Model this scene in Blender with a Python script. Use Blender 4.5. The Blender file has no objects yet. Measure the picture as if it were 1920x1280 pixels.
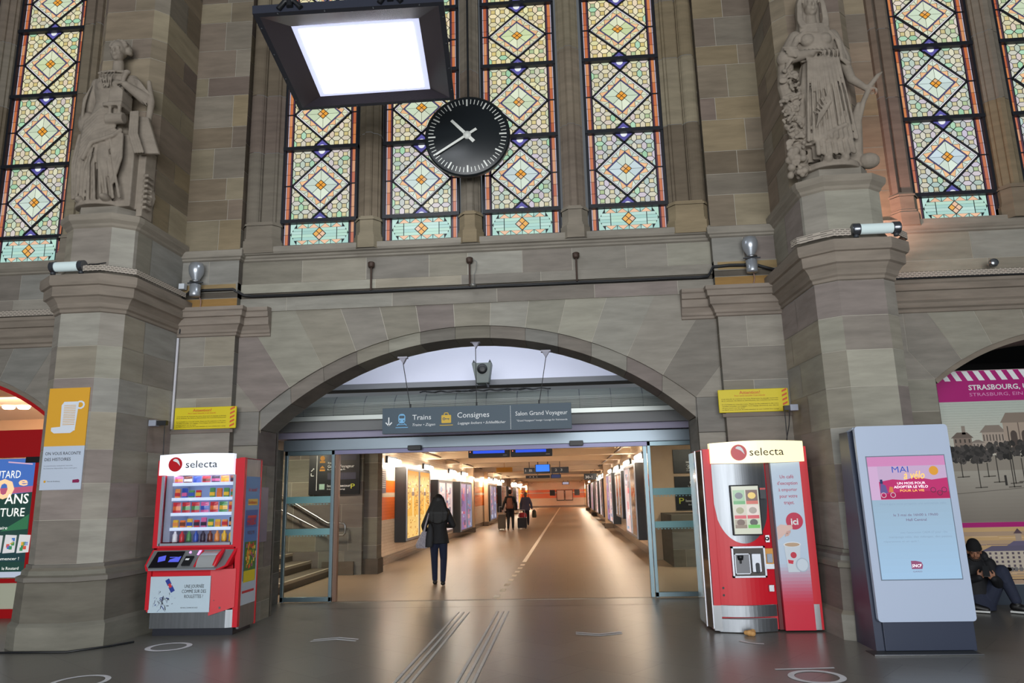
import bpy, math, random
from mathutils import Vector, Matrix
PI=math.pi
sc=bpy.context.scene
COL=sc.collection
# ---------------------------------------------------------------- camera
def _cam():
    y,p,r=math.radians(3.94),math.radians(11.8604),math.radians(-1.3733)
    F=Vector((-math.sin(y)*math.cos(p),math.cos(y)*math.cos(p),math.sin(p)))
    rt=Vector((math.cos(y),math.sin(y),0)); up=rt.cross(F)
    R=rt*math.cos(r)+up*math.sin(r); U=-rt*math.sin(r)+up*math.cos(r)
    c=bpy.data.cameras.new('camera'); o=bpy.data.objects.new('camera',c); COL.objects.link(o)
    M=Matrix((R,U,-F)).transposed().to_4x4(); M.translation=Vector((1.24709,-9.98077,1.62)); o.matrix_world=M
    c.sensor_fit='HORIZONTAL'; c.sensor_width=36; c.lens=1363.3253*36/1920; c.clip_start=.05; c.clip_end=300
    sc.camera=o
_cam()
# ---------------------------------------------------------------- world, daylight, exposure
w=bpy.data.worlds.new('world'); sc.world=w; w.use_nodes=True
w.node_tree.nodes['Background'].inputs[0].default_value=(.86,.93,1,1)
w.node_tree.nodes['Background'].inputs[1].default_value=.13
def area(name,loc,rot,sx,sy,power,col=(1,1,1),spread=180):
    l=bpy.data.lights.new(name,'AREA'); l.shape='RECTANGLE'; l.size=sx; l.size_y=sy; l.energy=power; l.color=col; l.spread=math.radians(spread)
    o=bpy.data.objects.new(name,l); o.location=loc; o.rotation_euler=rot; COL.objects.link(o); return o
# daylight from the glazed entrance facade behind the camera
area('facade_daylight',(1.0,-20,3.4),(math.radians(90),0,0),14,6,2750,(.97,.99,1.0))
area('vestibule_fill',(0,.95,4.5),(math.radians(75),0,math.radians(0)),6.0,.5,46,(.88,.94,1.0))  # unseen area light added to brighten the white wall behind the arch
vs=sc.view_settings; vs.view_transform='Standard'; vs.look='None'; vs.gamma=1; vs.exposure=0.0
try: vs.use_curve_mapping=False
except Exception: pass
# ---------------------------------------------------------------- helpers
def lin(c):
    c=[x/255. for x in c]
    return tuple((x/12.92 if x<=.04045 else ((x+.055)/1.055)**2.4) for x in c)
class MB:
    def __init__(s): s.v=[];s.f=[];s.m=[];s.c=[];s.sm=[]
    def add(s,vs,fs,m=0,col=(1,1,1),sm=False):
        n=len(s.v); s.v+= [tuple(v) for v in vs]
        for f in fs: s.f.append(tuple(i+n for i in f)); s.m.append(m); s.c.append(col); s.sm.append(sm)
    def poly(s,vs,m=0,col=(1,1,1)): s.add(vs,[tuple(range(len(vs)))],m,col)
    def box(s,x0,x1,y0,y1,z0,z1,m=0,col=(1,1,1)):
        v=[(x0,y0,z0),(x1,y0,z0),(x1,y1,z0),(x0,y1,z0),(x0,y0,z1),(x1,y0,z1),(x1,y1,z1),(x0,y1,z1)]
        s.add(v,[(0,3,2,1),(4,5,6,7),(0,1,5,4),(1,2,6,5),(2,3,7,6),(3,0,4,7)],m,col)
    def bbox(s,x0,x1,y0,y1,z0,z1,b=.01,m=0,col=(1,1,1),seg=2):
        # rounded vertical/horizontal box: rounded rectangle outline in XZ extruded along Y with small front bevel
        pts=rrect(x0,x1,z0,z1,b,seg)
        n=len(pts)
        ins=rrect(x0+b*.5,x1-b*.5,z0+b*.5,z1-b*.5,b*.7,seg)
        v=[(x,y0,z) for x,z in ins]+[(x,y0+b*.5,z) for x,z in pts]+[(x,y1,z) for x,z in pts]
        f=[tuple(range(n))]+[(i,n+i,n+(i+1)%n,(i+1)%n) for i in range(n)]+[(n+i,2*n+i,2*n+(i+1)%n,n+(i+1)%n) for i in range(n)]+[tuple(range(3*n-1,2*n-1,-1))]
        s.add(v,f,m,col)
    def obox(s,c,h,R,m=0,col=(1,1,1)):
        c=Vector(c); v=[]
        for dz in(-1,1):
            for dx,dy in((-1,-1),(1,-1),(1,1),(-1,1)): v.append(c+R@Vector((dx*h[0],dy*h[1],dz*h[2])))
        s.add(v,[(0,3,2,1),(4,5,6,7),(0,1,5,4),(1,2,6,5),(2,3,7,6),(3,0,4,7)],m,col)
    def prism(s,pts,d,m=0,col=(1,1,1)):
        # pts: 3d polygon, d: extrusion vector
        n=len(pts); P=[Vector(p) for p in pts]; d=Vector(d)
        nn=Vector()
        for i in range(1,n-1): nn+=(P[i]-P[0]).cross(P[i+1]-P[0])
        if nn.dot(d)<0: P=P[::-1]
        s.add(P+[p+d for p in P],[tuple(range(n-1,-1,-1)),tuple(range(n,2*n))]+[(i,(i+1)%n,n+(i+1)%n,n+i) for i in range(n)],m,col)
    def sweepz(s,outline,profile,m=0,col=(1,1,1),closed=False):
        # outline: list of (x,y) path (open), profile: list of (off,z) offsets outwards (to the left-hand normal)
        n=len(outline); N=[]
        for i in range(n):
            a=Vector(outline[i-1]) if (i>0 or closed) else None; b=Vector(outline[i]); c=Vector(outline[(i+1)%n]) if (i<n-1 or closed) else None
            ns=[]
            if a is not None: d=(b-a).normalized(); ns.append(Vector((d.y,-d.x)))
            if c is not None: d=(c-b).normalized(); ns.append(Vector((d.y,-d.x)))
            if len(ns)==2:
                q=(ns[0]+ns[1]); q=q/ max(.3,(1+ns[0].dot(ns[1])))
            else: q=ns[0]
            N.append(q)
        v=[];f=[];k=len(profile)
        for i in range(n):
            for off,z in profile: v.append((outline[i][0]+N[i].x*off,outline[i][1]+N[i].y*off,z))
        for i in range(n if closed else n-1):
            j=(i+1)%n
            for q in range(k-1): f.append((i*k+q,j*k+q,j*k+q+1,i*k+q+1))
        s.add(v,f,m,col)
        if not closed:
            for i,fl in ((0,0),(n-1,1)):
                idx=[i*k+q for q in range(k)]
                s.add([v[q] for q in idx]+[(outline[i][0],outline[i][1],profile[-1][1]),(outline[i][0],outline[i][1],profile[0][1])],[tuple(range(k+2))],m,col)
    def tube(s,pts,r,seg=8,m=0,col=(1,1,1),caps=True,sm=True):
        P=[Vector(p) for p in pts]; n=len(P)
        rr=r if isinstance(r,(list,tuple)) else [r]*n
        v=[];up=None
        for i in range(n):
            d=(P[min(i+1,n-1)]-P[max(i-1,0)]).normalized()
            if up is None:
                up=Vector((0,0,1)) if abs(d.z)<.9 else Vector((1,0,0))
            a=d.cross(up)
            if a.length<1e-4: a=d.cross(Vector((0,1,0)))
            a.normalize(); b=a.cross(d).normalized(); up=b
            for k in range(seg):
                t=2*PI*k/seg; v.append(P[i]+(a*math.cos(t)+b*math.sin(t))*rr[i])
        f=[]
        for i in range(n-1):
            for k in range(seg): f.append((i*seg+k,(i+1)*seg+k,(i+1)*seg+(k+1)%seg,i*seg+(k+1)%seg))
        s.add(v,f,m,col,sm)
        if caps: s.add(v[:seg],[tuple(range(seg))],m,col); s.add(v[-seg:],[tuple(range(seg-1,-1,-1))],m,col)
    def cyl(s,p0,p1,r0,r1=None,seg=16,m=0,col=(1,1,1)): s.tube([p0,p1],[r0,r0 if r1 is None else r1],seg,m,col)
    def lathe(s,prof,c,axis='z',seg=20,m=0,col=(1,1,1),sm=True):
        v=[];k=len(prof)
        for i in range(seg):
            t=2*PI*i/seg
            for r,h in prof:
                a,b=r*math.cos(t),r*math.sin(t)
                p={'z':(a,b,h),'x':(h,a,b),'y':(b,h,a)}[axis]; v.append((c[0]+p[0],c[1]+p[1],c[2]+p[2]))
        f=[(i*k+q,((i+1)%seg)*k+q,((i+1)%seg)*k+q+1,i*k+q+1) for i in range(seg) for q in range(k-1)]
        s.add(v,f,m,col,sm)
    def ball(s,c,r,seg=12,rings=8,m=0,col=(1,1,1),R=None):
        r=r if isinstance(r,(list,tuple)) else (r,r,r); v=[]
        for j in range(rings+1):
            ph=PI*j/rings
            for i in range(seg):
                t=2*PI*i/seg; q=Vector((r[0]*math.sin(ph)*math.cos(t),r[1]*math.sin(ph)*math.sin(t),r[2]*math.cos(ph)))
                if R: q=R@q
                v.append((c[0]+q.x,c[1]+q.y,c[2]+q.z))
        f=[(j*seg+i,j*seg+(i+1)%seg,(j+1)*seg+(i+1)%seg,(j+1)*seg+i) for j in range(rings) for i in range(seg)]
        f=[((a,d,c_,b)) for a,b,c_,d in f]
        s.add(v,f,m,col,True)
    def disc(s,c,r,n=32,U=(1,0,0),V=(0,0,1),m=0,col=(1,1,1),r0=0,a0=0,a1=2*PI):
        c=Vector(c);U=Vector(U);V=Vector(V)
        if r0<=0 and a1-a0>6.28: s.poly([c+(U*math.cos(2*PI*i/n)+V*math.sin(2*PI*i/n))*r for i in range(n)],m,col)
        else:
            for i in range(n):
                t0=a0+(a1-a0)*i/n;t1=a0+(a1-a0)*(i+1)/n
                s.poly([c+(U*math.cos(t)+V*math.sin(t))*q for t,q in((t0,r0),(t0,r),(t1,r),(t1,r0))],m,col)
    def build(s,name,mats,parent=None,origin=None,smooth=False,bevel=0):
        if not isinstance(mats,(list,tuple)): mats=[mats]
        xs=[v[0] for v in s.v];ys=[v[1] for v in s.v];zs=[v[2] for v in s.v]
        if parent is not None: L=WL[parent.name]
        elif origin: L=Vector(origin)
        else: L=Vector(((min(xs)+max(xs))/2,(min(ys)+max(ys))/2,min(zs)))
        me=bpy.data.meshes.new(name)
        me.from_pydata([(v[0]-L.x,v[1]-L.y,v[2]-L.z) for v in s.v],[],s.f)
        for m_ in mats: me.materials.append(m_)
        me.polygons.foreach_set('material_index',s.m)
        me.polygons.foreach_set('use_smooth',[bool(a or smooth) for a in s.sm])
        ca=me.color_attributes.new('Col','FLOAT_COLOR','CORNER'); buf=[]
        for p in me.polygons:
            c=s.c[p.index]; buf+= [c[0],c[1],c[2],1.0]*p.loop_total
        ca.data.foreach_set('color',buf)
        me.update()
        o=bpy.data.objects.new(name,me); COL.objects.link(o)
        if parent is not None: o.parent=parent
        else: o.location=L
        WL[o.name]=L
        if bevel:
            b=o.modifiers.new('bevel','BEVEL'); b.width=bevel; b.segments=2; b.limit_method='ANGLE'; b.angle_limit=math.radians(50)
        return o
WL={}
def rrect(x0,x1,z0,z1,b,seg=3):
    p=[]
    for cx,cz,a in((x1-b,z0+b,-PI/2),(x1-b,z1-b,0),(x0+b,z1-b,PI/2),(x0+b,z0+b,PI)):
        for i in range(seg+1): t=a+PI/2*i/seg; p.append((cx+b*math.cos(t),cz+b*math.sin(t)))
    return p
def tag(o,label,cat,group=None):
    o['label']=label; o['category']=cat
    if group: o['group']=group
    return o
def thing(name,label,cat,loc,group=None):
    o=bpy.data.objects.new(name,None); o.empty_display_size=.1; o.location=loc; COL.objects.link(o); WL[o.name]=Vector(loc)
    return tag(o,label,cat,group)
def struct(o): o['kind']='structure'; return o
def sroot(name,loc):
    o=bpy.data.objects.new(name,None); o.empty_display_size=.1; o.location=loc; COL.objects.link(o); WL[o.name]=Vector(loc); o['kind']='structure'; return o
def copy_tree(o,loc=None,parent=None,name=None):
    c=o.copy(); COL.objects.link(c); c.parent=parent
    if loc is not None: c.location=loc
    WL[c.name]=Vector(c.location) if parent is None else WL[parent.name]
    for ch in list(o.children): copy_tree(ch,None,c)
    return c
MATS={}
def mat(name,col,rough=.6,metal=0,emit=None,es=1,attr=False,noise=0,nscale=(6,6,6),bump=0,spec=.5,alpha=1,trans=0):
    if name in MATS: return MATS[name]
    m=bpy.data.materials.new(name); m.use_nodes=True; nt=m.node_tree; N=nt.nodes; Lk=nt.links; b=N['Principled BSDF']
    if max(col)>1.0: col=lin(col)
    b.inputs['Base Color'].default_value=(*col[:3],1); b.inputs['Roughness'].default_value=rough; b.inputs['Metallic'].default_value=metal
    b.inputs['Specular IOR Level'].default_value=spec
    if trans: b.inputs['Transmission Weight'].default_value=trans; b.inputs['IOR'].default_value=1.45
    if alpha<1: b.inputs['Alpha'].default_value=alpha
    src=None
    if attr:
        a=N.new('ShaderNodeAttribute'); a.attribute_name='Col'; src=a.outputs['Color']
    if noise or bump:
        g=N.new('ShaderNodeNewGeometry'); mp=N.new('ShaderNodeMapping'); mp.inputs['Scale'].default_value=nscale
        Lk.new(g.outputs['Position'],mp.inputs['Vector']); nz=N.new('ShaderNodeTexNoise'); nz.inputs['Scale'].default_value=1; nz.inputs['Detail'].default_value=5; nz.inputs['Roughness'].default_value=.6
        Lk.new(mp.outputs[0],nz.inputs['Vector'])
        if noise:
            r=N.new('ShaderNodeMapRange'); r.inputs['From Min'].default_value=.3;r.inputs['From Max'].default_value=.7;r.inputs['To Min'].default_value=1-noise;r.inputs['To Max'].default_value=1+noise
            Lk.new(nz.outputs['Fac'],r.inputs['Value'])
            x=N.new('ShaderNodeVectorMath'); x.operation='SCALE'
            if src: Lk.new(src,x.inputs[0])
            else: x.inputs[0].default_value=col[:3]
            Lk.new(r.outputs[0],x.inputs['Scale']); src=x.outputs[0]
        if bump:
            bp=N.new('ShaderNodeBump'); bp.inputs['Strength'].default_value=bump; bp.inputs['Distance'].default_value=.01; Lk.new(nz.outputs['Fac'],bp.inputs['Height']); Lk.new(bp.outputs[0],b.inputs['Normal'])
    if src: Lk.new(src,b.inputs['Base Color'])
    if emit is not None:
        if emit=='attr': Lk.new(src,b.inputs['Emission Color']); b.inputs['Base Color'].default_value=(0,0,0,1)
        else:
            e=emit if max(emit)<=1 else lin(emit); b.inputs['Emission Color'].default_value=(*e,1)
        b.inputs['Emission Strength'].default_value=es
        if emit=='attr':
            for l in list(b.inputs['Base Color'].links): Lk.remove(l)
            b.inputs['Base Color'].default_value=(.02,.02,.02,1)
    MATS[name]=m; return m
_dg=None
def text(name,s,origin,U,V,width,height,m,parent,align='L',bold=0,slant=0,z=0.0,col=(1,1,1)):
    """flat lettering laid in the plane U,V with its baseline at origin; scaled to width x cap height"""
    cu=bpy.data.curves.new('tmp','FONT'); cu.body=s; cu.size=1; cu.offset=0 if ('M' in s or 'm' in s) else bold; cu.resolution_u=2; cu.shear=slant; cu.space_line=1
    ob=bpy.data.objects.new('tmp',cu); COL.objects.link(ob)
    me=bpy.data.meshes.new_from_object(ob.evaluated_get(bpy.context.evaluated_depsgraph_get()))
    bpy.data.objects.remove(ob); bpy.data.curves.remove(cu)
    xs=[v.co.x for v in me.vertices]
    if not xs: return None
    x0,x1=min(xs),max(xs); sx=(width/(x1-x0)) if width else height/.73; sy=height/.73 if height else sx
    if not width: width=(x1-x0)*sx
    U=Vector(U).normalized();V=Vector(V).normalized();O=Vector(origin)+U.cross(V)*.0015
    if align=='C': O=O-U*width/2
    if align=='R': O=O-U*width
    mb=MB(); mb.add([O+U*((v.co.x-x0)*sx)+V*(v.co.y*sy) for v in me.vertices],[tuple(p.vertices) for p in me.polygons],0,col)
    bpy.data.meshes.remove(me)
    return mb.build(name,m,parent)
def bake(o,keep=None):
    """apply modifiers into the mesh"""
    dg=bpy.context.evaluated_depsgraph_get(); me=bpy.data.meshes.new_from_object(o.evaluated_get(dg))
    mats=[m for m in o.data.materials]
    old=o.data; o.modifiers.clear(); o.data=me; me.name=old.name
    if len(me.materials)==0:
        for m in mats: me.materials.append(m)
    bpy.data.meshes.remove(old)
    for p in me.polygons: p.use_smooth=True
    return o
def remesh(o,vox,smooth=4,sub=0):
    r=o.modifiers.new('r','REMESH'); r.mode='VOXEL'; r.voxel_size=vox; r.use_smooth_shade=True
    if smooth: s=o.modifiers.new('s','SMOOTH'); s.factor=.5; s.iterations=smooth
    return bake(o)
def rnd(a,b): return random.uniform(a,b)
# ---------------------------------------------------------------- shared materials
STONE=mat('sandstone',(.3,.28,.25),.85,attr=True,noise=.17,nscale=(1.6,1.6,9),bump=.25,spec=.2)
DSTONE=mat('sandstone_plain',(.25,.23,.2),.85,attr=True,noise=.1,nscale=(5,5,5),bump=.2,spec=.2)
MORTAR=mat('mortar',(186,180,168),.9,spec=.1)
STAT=mat('statue_stone',(146,136,124),.85,noise=.16,nscale=(5,5,7),bump=.3,spec=.2)
BLK=mat('black_metal',(22,24,28),.45); IRON=mat('window_iron',(16,20,30),.5); STEEL=mat('steel',(165,168,172),.3,1.0); CHROME=mat('brushed_chrome',(132,136,141),.42,1.0,noise=.12,nscale=(30,30,1))
WHITE=mat('white_paint',(205,212,222),.45); RED=mat('machine_red',(206,20,40),.42,spec=.5); DKGREY=mat('dark_grey',(52,56,62),.5); NAVY=mat('navy_grey',(50,58,78),.4)
INK=mat('black_ink',(24,24,28),.7); WINK=mat('white_ink',(235,238,240),.6); WHITEG=mat('white_gloss',(215,222,230),.25)
PAL=[(142,137,128),(134,129,121),(148,145,133),(130,121,116),(139,137,131),(145,138,124),(132,125,117),(137,132,120),(150,147,138)]
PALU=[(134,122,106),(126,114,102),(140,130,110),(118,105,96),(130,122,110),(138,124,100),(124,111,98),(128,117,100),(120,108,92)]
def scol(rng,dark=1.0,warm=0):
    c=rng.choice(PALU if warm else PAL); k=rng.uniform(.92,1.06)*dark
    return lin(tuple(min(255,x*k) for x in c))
# ================================================================ stone work
def ashlar(mb,O,U,V,W,H,rows,seed,lmin=.5,lmax=1.1,gap=.007,mortar=True,dark=1.0,ch=None):
    """coursed blocks on a rectangle: every block one face a little proud of the mortar bed"""
    rng=random.Random(seed); O=Vector(O);U=Vector(U);V=Vector(V);N=U.cross(V)
    if mortar: mb.poly([O-N*.006,O+U*W-N*.006,O+U*W+V*H-N*.006,O+V*H-N*.006],1,(1,1,1))
    z=0
    hs=rows if isinstance(rows,(list,tuple)) else [H/rows]*rows
    if isinstance(rows,(list,tuple)):
        s=sum(hs); hs=[h*H/s for h in hs]
    for i,h in enumerate(hs):
        x=0; 
        if W<=lmax*1.15: cuts=[0,W] if (i%2 or W<.6) else [0,W*rng.uniform(.4,.6),W]
        else:
            cuts=[0]; x=rng.uniform(lmin*.5,lmax)
            while x<W-lmin*.5: cuts.append(x); x+=rng.uniform(lmin,lmax)
            cuts.append(W)
        for a,b in zip(cuts,cuts[1:]):
            g=gap/2; ga=0 if a==0 else g; gb=0 if b==W else g
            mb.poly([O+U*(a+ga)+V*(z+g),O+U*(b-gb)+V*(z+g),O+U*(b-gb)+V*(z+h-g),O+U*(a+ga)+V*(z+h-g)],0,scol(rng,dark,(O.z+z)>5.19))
        z+=h
X=Vector((1,0,0));Y=Vector((0,1,0));Z=Vector((0,0,1))
def inset(poly,g):
    c=sum((Vector(p) for p in poly),Vector())/len(poly); out=[]
    for p in poly:
        d=Vector(p)-c; out.append(Vector(p)-d*min(.3,g/max(d.length,.01)))
    return out
# ---- central wall, with the segmental arch
def arc_o(x,cz=-.738,R=4.71): return cz+math.sqrt(R*R-x*x)
def arc_i(x,cz=-.6,R=4.40): return cz+math.sqrt(max(0,R*R-x*x))
def central_wall():
    mb=MB(); rng=random.Random(3); cz=-.738
    J=[-3.05,-2.62,-2.15,-1.67,-1.21,-.75,-.25,.25,.75,1.21,1.67,2.15,2.62,3.05]
    ZT=4.30; XS=3.42
    mb.poly([(-XS,.006,0),(-3.05,.006,0),(-3.05,.006,2.85),(-XS,.006,2.85)],1); mb.poly([(3.05,.006,0),(XS,.006,0),(XS,.006,2.85),(3.05,.006,2.85)],1)
    def top(x):
        z=arc_o(x); d=Vector((x,z-cz)).normalized(); t=(ZT-z)/d.y; p=Vector((x,z))+d*t
        if abs(p.x)>XS: t=(XS-abs(x))/abs(d.x); p=Vector((x,z))+d*t
        return p
    for a,b in zip(J,J[1:]):
        n=6; bot=[(a+(b-a)*i/n) for i in range(n+1)]
        pa,pb=top(a),top(b); P=[Vector((x,0,arc_o(x))) for x in bot]+[Vector((pb.x,0,pb.y))]
        if pb.y<ZT-.01 and b>0: 
            if pa.y>=ZT-.01: P.append(Vector((XS,0,ZT)))
        if pa.y<ZT-.01 and a<0:
            if pb.y>=ZT-.01: P.append(Vector((-XS,0,ZT)))
        P.append(Vector((pa.x,0,pa.y)))
        mb.poly([p+Y*.006 for p in P],1)
        # shrink sideways only
        Q=[]; c=sum(P,Vector())/len(P)
        for p in P:
            d=p-c; Q.append(p-Vector((d.x,0,0)).normalized()*.004 if abs(d.x)>1e-4 else p)
        mb.poly(Q,0,scol(rng,1.0))
    for s in(-1,1): # pieces above the springing, beside the last voussoir
        x0=3.05;p=top(3.05)
        P=[(s*3.05,0,2.85),(s*XS,0,2.85),(s*XS,0,p.y),(s*p.x,0,p.y)]
        if s>0: P=P
        else: P=P[::-1]
        mb.poly([Vector(q)+Y*.006 for q in P],1); mb.poly(P,0,scol(rng))
    # moulded ring, recessed 3.5 cm, block by block, and the soffit behind it
    n=14; ys=[.035,.62]; Jr=[x*1.0 for x in J]
    def pt(t): # t 0..1 along arc, returns outer, inner points
        xo=-3.05+6.1*t; return (xo,arc_o(xo)),( -3.03+6.06*t, arc_i(-3.03+6.06*t))
    for a,b in zip(Jr,Jr[1:]):
        c=scol(rng,.92); k=8
        for i in range(k):
            t0=(a+(b-a)*(i+(.03 if i==0 else 0))/k+3.05)/6.1; t1=(a+(b-a)*(i+1-(.03 if i==k-1 else 0))/k+3.05)/6.1
            o0,i0=pt(t0);o1,i1=pt(t1)
            mb.poly([(i0[0],.035,i0[1]),(i1[0],.035,i1[1]),(o1[0],.035,o1[1]),(o0[0],.035,o0[1])],0,c)
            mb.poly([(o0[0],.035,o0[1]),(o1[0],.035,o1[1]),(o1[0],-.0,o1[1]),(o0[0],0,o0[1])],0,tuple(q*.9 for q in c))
            mb.poly([(i0[0],.035,i0[1]),(i0[0],.62,i0[1]),(i1[0],.62,i1[1]),(i1[0],.035,i1[1])],0,tuple(q*.9 for q in c))  # soffit and step edge: shade put into the block colour
    for s in(-1,1):
        # vertical edge of the ring between the two springing levels, and the jambs
        mb.poly([(s*3.05,0,2.55),(s*3.05,0,2.85),(s*3.05,.035,2.85),(s*3.05,.035,2.55)],0,scol(rng,.9))
        mb.poly([(s*3.03,.035,2.55),(s*3.05,.035,2.55),(s*3.05,.035,2.85),(s*3.03,.035,2.62)],0,scol(rng,.9))
        hs=[.26,.46,.5,.48,.46,.5]
        if s<0:
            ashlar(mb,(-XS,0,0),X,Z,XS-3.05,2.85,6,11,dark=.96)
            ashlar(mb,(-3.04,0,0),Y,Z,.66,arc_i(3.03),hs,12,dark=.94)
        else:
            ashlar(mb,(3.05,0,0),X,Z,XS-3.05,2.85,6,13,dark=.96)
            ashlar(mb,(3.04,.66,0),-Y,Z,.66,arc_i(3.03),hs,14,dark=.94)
        mb.box(min(s*3.04,s*3.9),max(s*3.04,s*3.9),.64,.72,0,5,0,scol(rng,.8))
    # wall behind the arch ring (back face) so the opening reads as a wall with thickness
    for i in range(24):
        t0,t1=i/24,(i+1)/24; a=pt(t0)[1];b=pt(t1)[1]
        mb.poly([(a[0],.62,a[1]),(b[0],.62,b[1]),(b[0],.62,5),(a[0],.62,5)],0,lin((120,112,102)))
    # plain string band, groove, band up to the sill
    for z0,z1,y,sd,l in((4.30,4.50,-.02,21,1.4),(4.58,4.72,-.02,22,1.6),(4.72,5.06,0,23,.75)):
        ashlar(mb,(-XS,y,z0),X,Z,2*XS,z1-z0,1,sd,l*.7,l*1.3)
        mb.poly([(-XS,y,z0),(-XS,.02,z0),(XS,.02,z0),(XS,y,z0)],0,scol(rng)); mb.poly([(-XS,y,z1),(XS,y,z1),(XS,.02,z1),(-XS,.02,z1)],0,scol(rng))
    mb.poly([(-XS,.02,4.50),(XS,.02,4.50),(XS,.02,4.58),(-XS,.02,4.58)],0,lin((96,90,82)))
    # sill moulding
    sill=[(.0,5.06),(.03,5.075),(.03,5.10),(.055,5.115),(.06,5.14),(.10,5.15),(.12,5.18),(.12,5.255),(-.12,5.29)]
    mb.sweepz([(-XS,0),(XS,0)],sill,0,lin((140,134,124)))
    mb.poly([(-XS,-.02,5.255),(XS,-.02,5.255),(XS,.3,5.33),(-XS,.3,5.33)],0,lin((120,114,106)))
    struct(mb.build('wall_back',[STONE,MORTAR],origin=(0,0,0)))
central_wall()
# ---- pilasters flanking the arch (lower order, band, cornice, upper order)
CORN=[(0,3.93),(.025,3.94),(.025,3.97),(.045,3.985),(.05,4.02),(.085,4.075),(.11,4.09),(.115,4.19),(.145,4.20),(.15,4.27),(.17,4.285),(.17,4.335),(-.05,4.36)]
def pilaster(s):
    mb=MB(); rng=random.Random(30+s)
    x0,x1=(3.40,4.28) if s>0 else (-4.28,-3.40); yf=-.13
    ashlar(mb,(x0,yf,0),X,Z,x1-x0,2.62,[.3,.45,.45,.5,.45,.47],40+s,dark=.93)
    ashlar(mb,(x0,yf,2.62),X,Z,x1-x0,1.31,[.42,.45,.42],44+s,lmin=2,lmax=2)
    ix=3.40*s # inner side
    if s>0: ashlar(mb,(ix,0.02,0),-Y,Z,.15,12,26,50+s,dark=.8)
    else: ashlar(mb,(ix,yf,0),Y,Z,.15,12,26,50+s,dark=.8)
    # cornice with return along the wall ending in a bracket
    P=[(2.93,0),(3.40,0),(3.40,yf),(4.28,yf)] if s>0 else [(-4.28,yf),(-3.40,yf),(-3.40,0),(-2.93,0)]
    mb.sweepz(P,[(o,z) for o,z in CORN if True],0,lin((138,128,118)))
    # plain frieze above
    ashlar(mb,(x0,yf,4.34),X,Z,x1-x0,.16,1,60+s,2,2); 
    oc=lin((150,118,72))
    mb.box(x0,x1,yf-.0,yf+.13,4.50,4.58,0,lin((92,86,78)))
    mb.poly([(x0,yf-.003,4.36),(x1,yf-.003,4.36),(x1,yf-.003,4.49),(x0,yf-.003,4.49)],0,oc)
    mb.poly([(x0+.05,yf-.024,4.59),(x1-.02,yf-.024,4.59),(x1-.02,yf-.024,4.70),(x0+.05,yf-.024,4.70)],0,lin((146,126,92)))
    mb.box(x0,x1,yf-.02,yf+.1,4.58,4.72,0,scol(rng))
    ashlar(mb,(x0,yf,4.72),X,Z,x1-x0,.34,1,64+s,2,2)
    sill=[(.0,5.06),(.03,5.075),(.03,5.10),(.055,5.115),(.06,5.14),(.06,5.21),(-.01,5.24)]
    P2=[(3.40,0.0),(3.40,yf),(4.28,yf)] if s>0 else [(-4.28,yf),(-3.40,yf),(-3.40,0)]
    mb.sweepz(P2,sill,0,lin((142,136,126)))
    ashlar(mb,(x0,yf,5.21),X,Z,x1-x0,6.8,[.42,.27,.3,.42,.3,.45,.27,.4,.42,.3,.3,.45,.4,.3,.42,.4],70+s,.4,.7)
    struct(mb.build('wall_back',[STONE,MORTAR],origin=((x0+x1)/2,yf,0)))
for s in(-1,1): pilaster(s)
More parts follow.
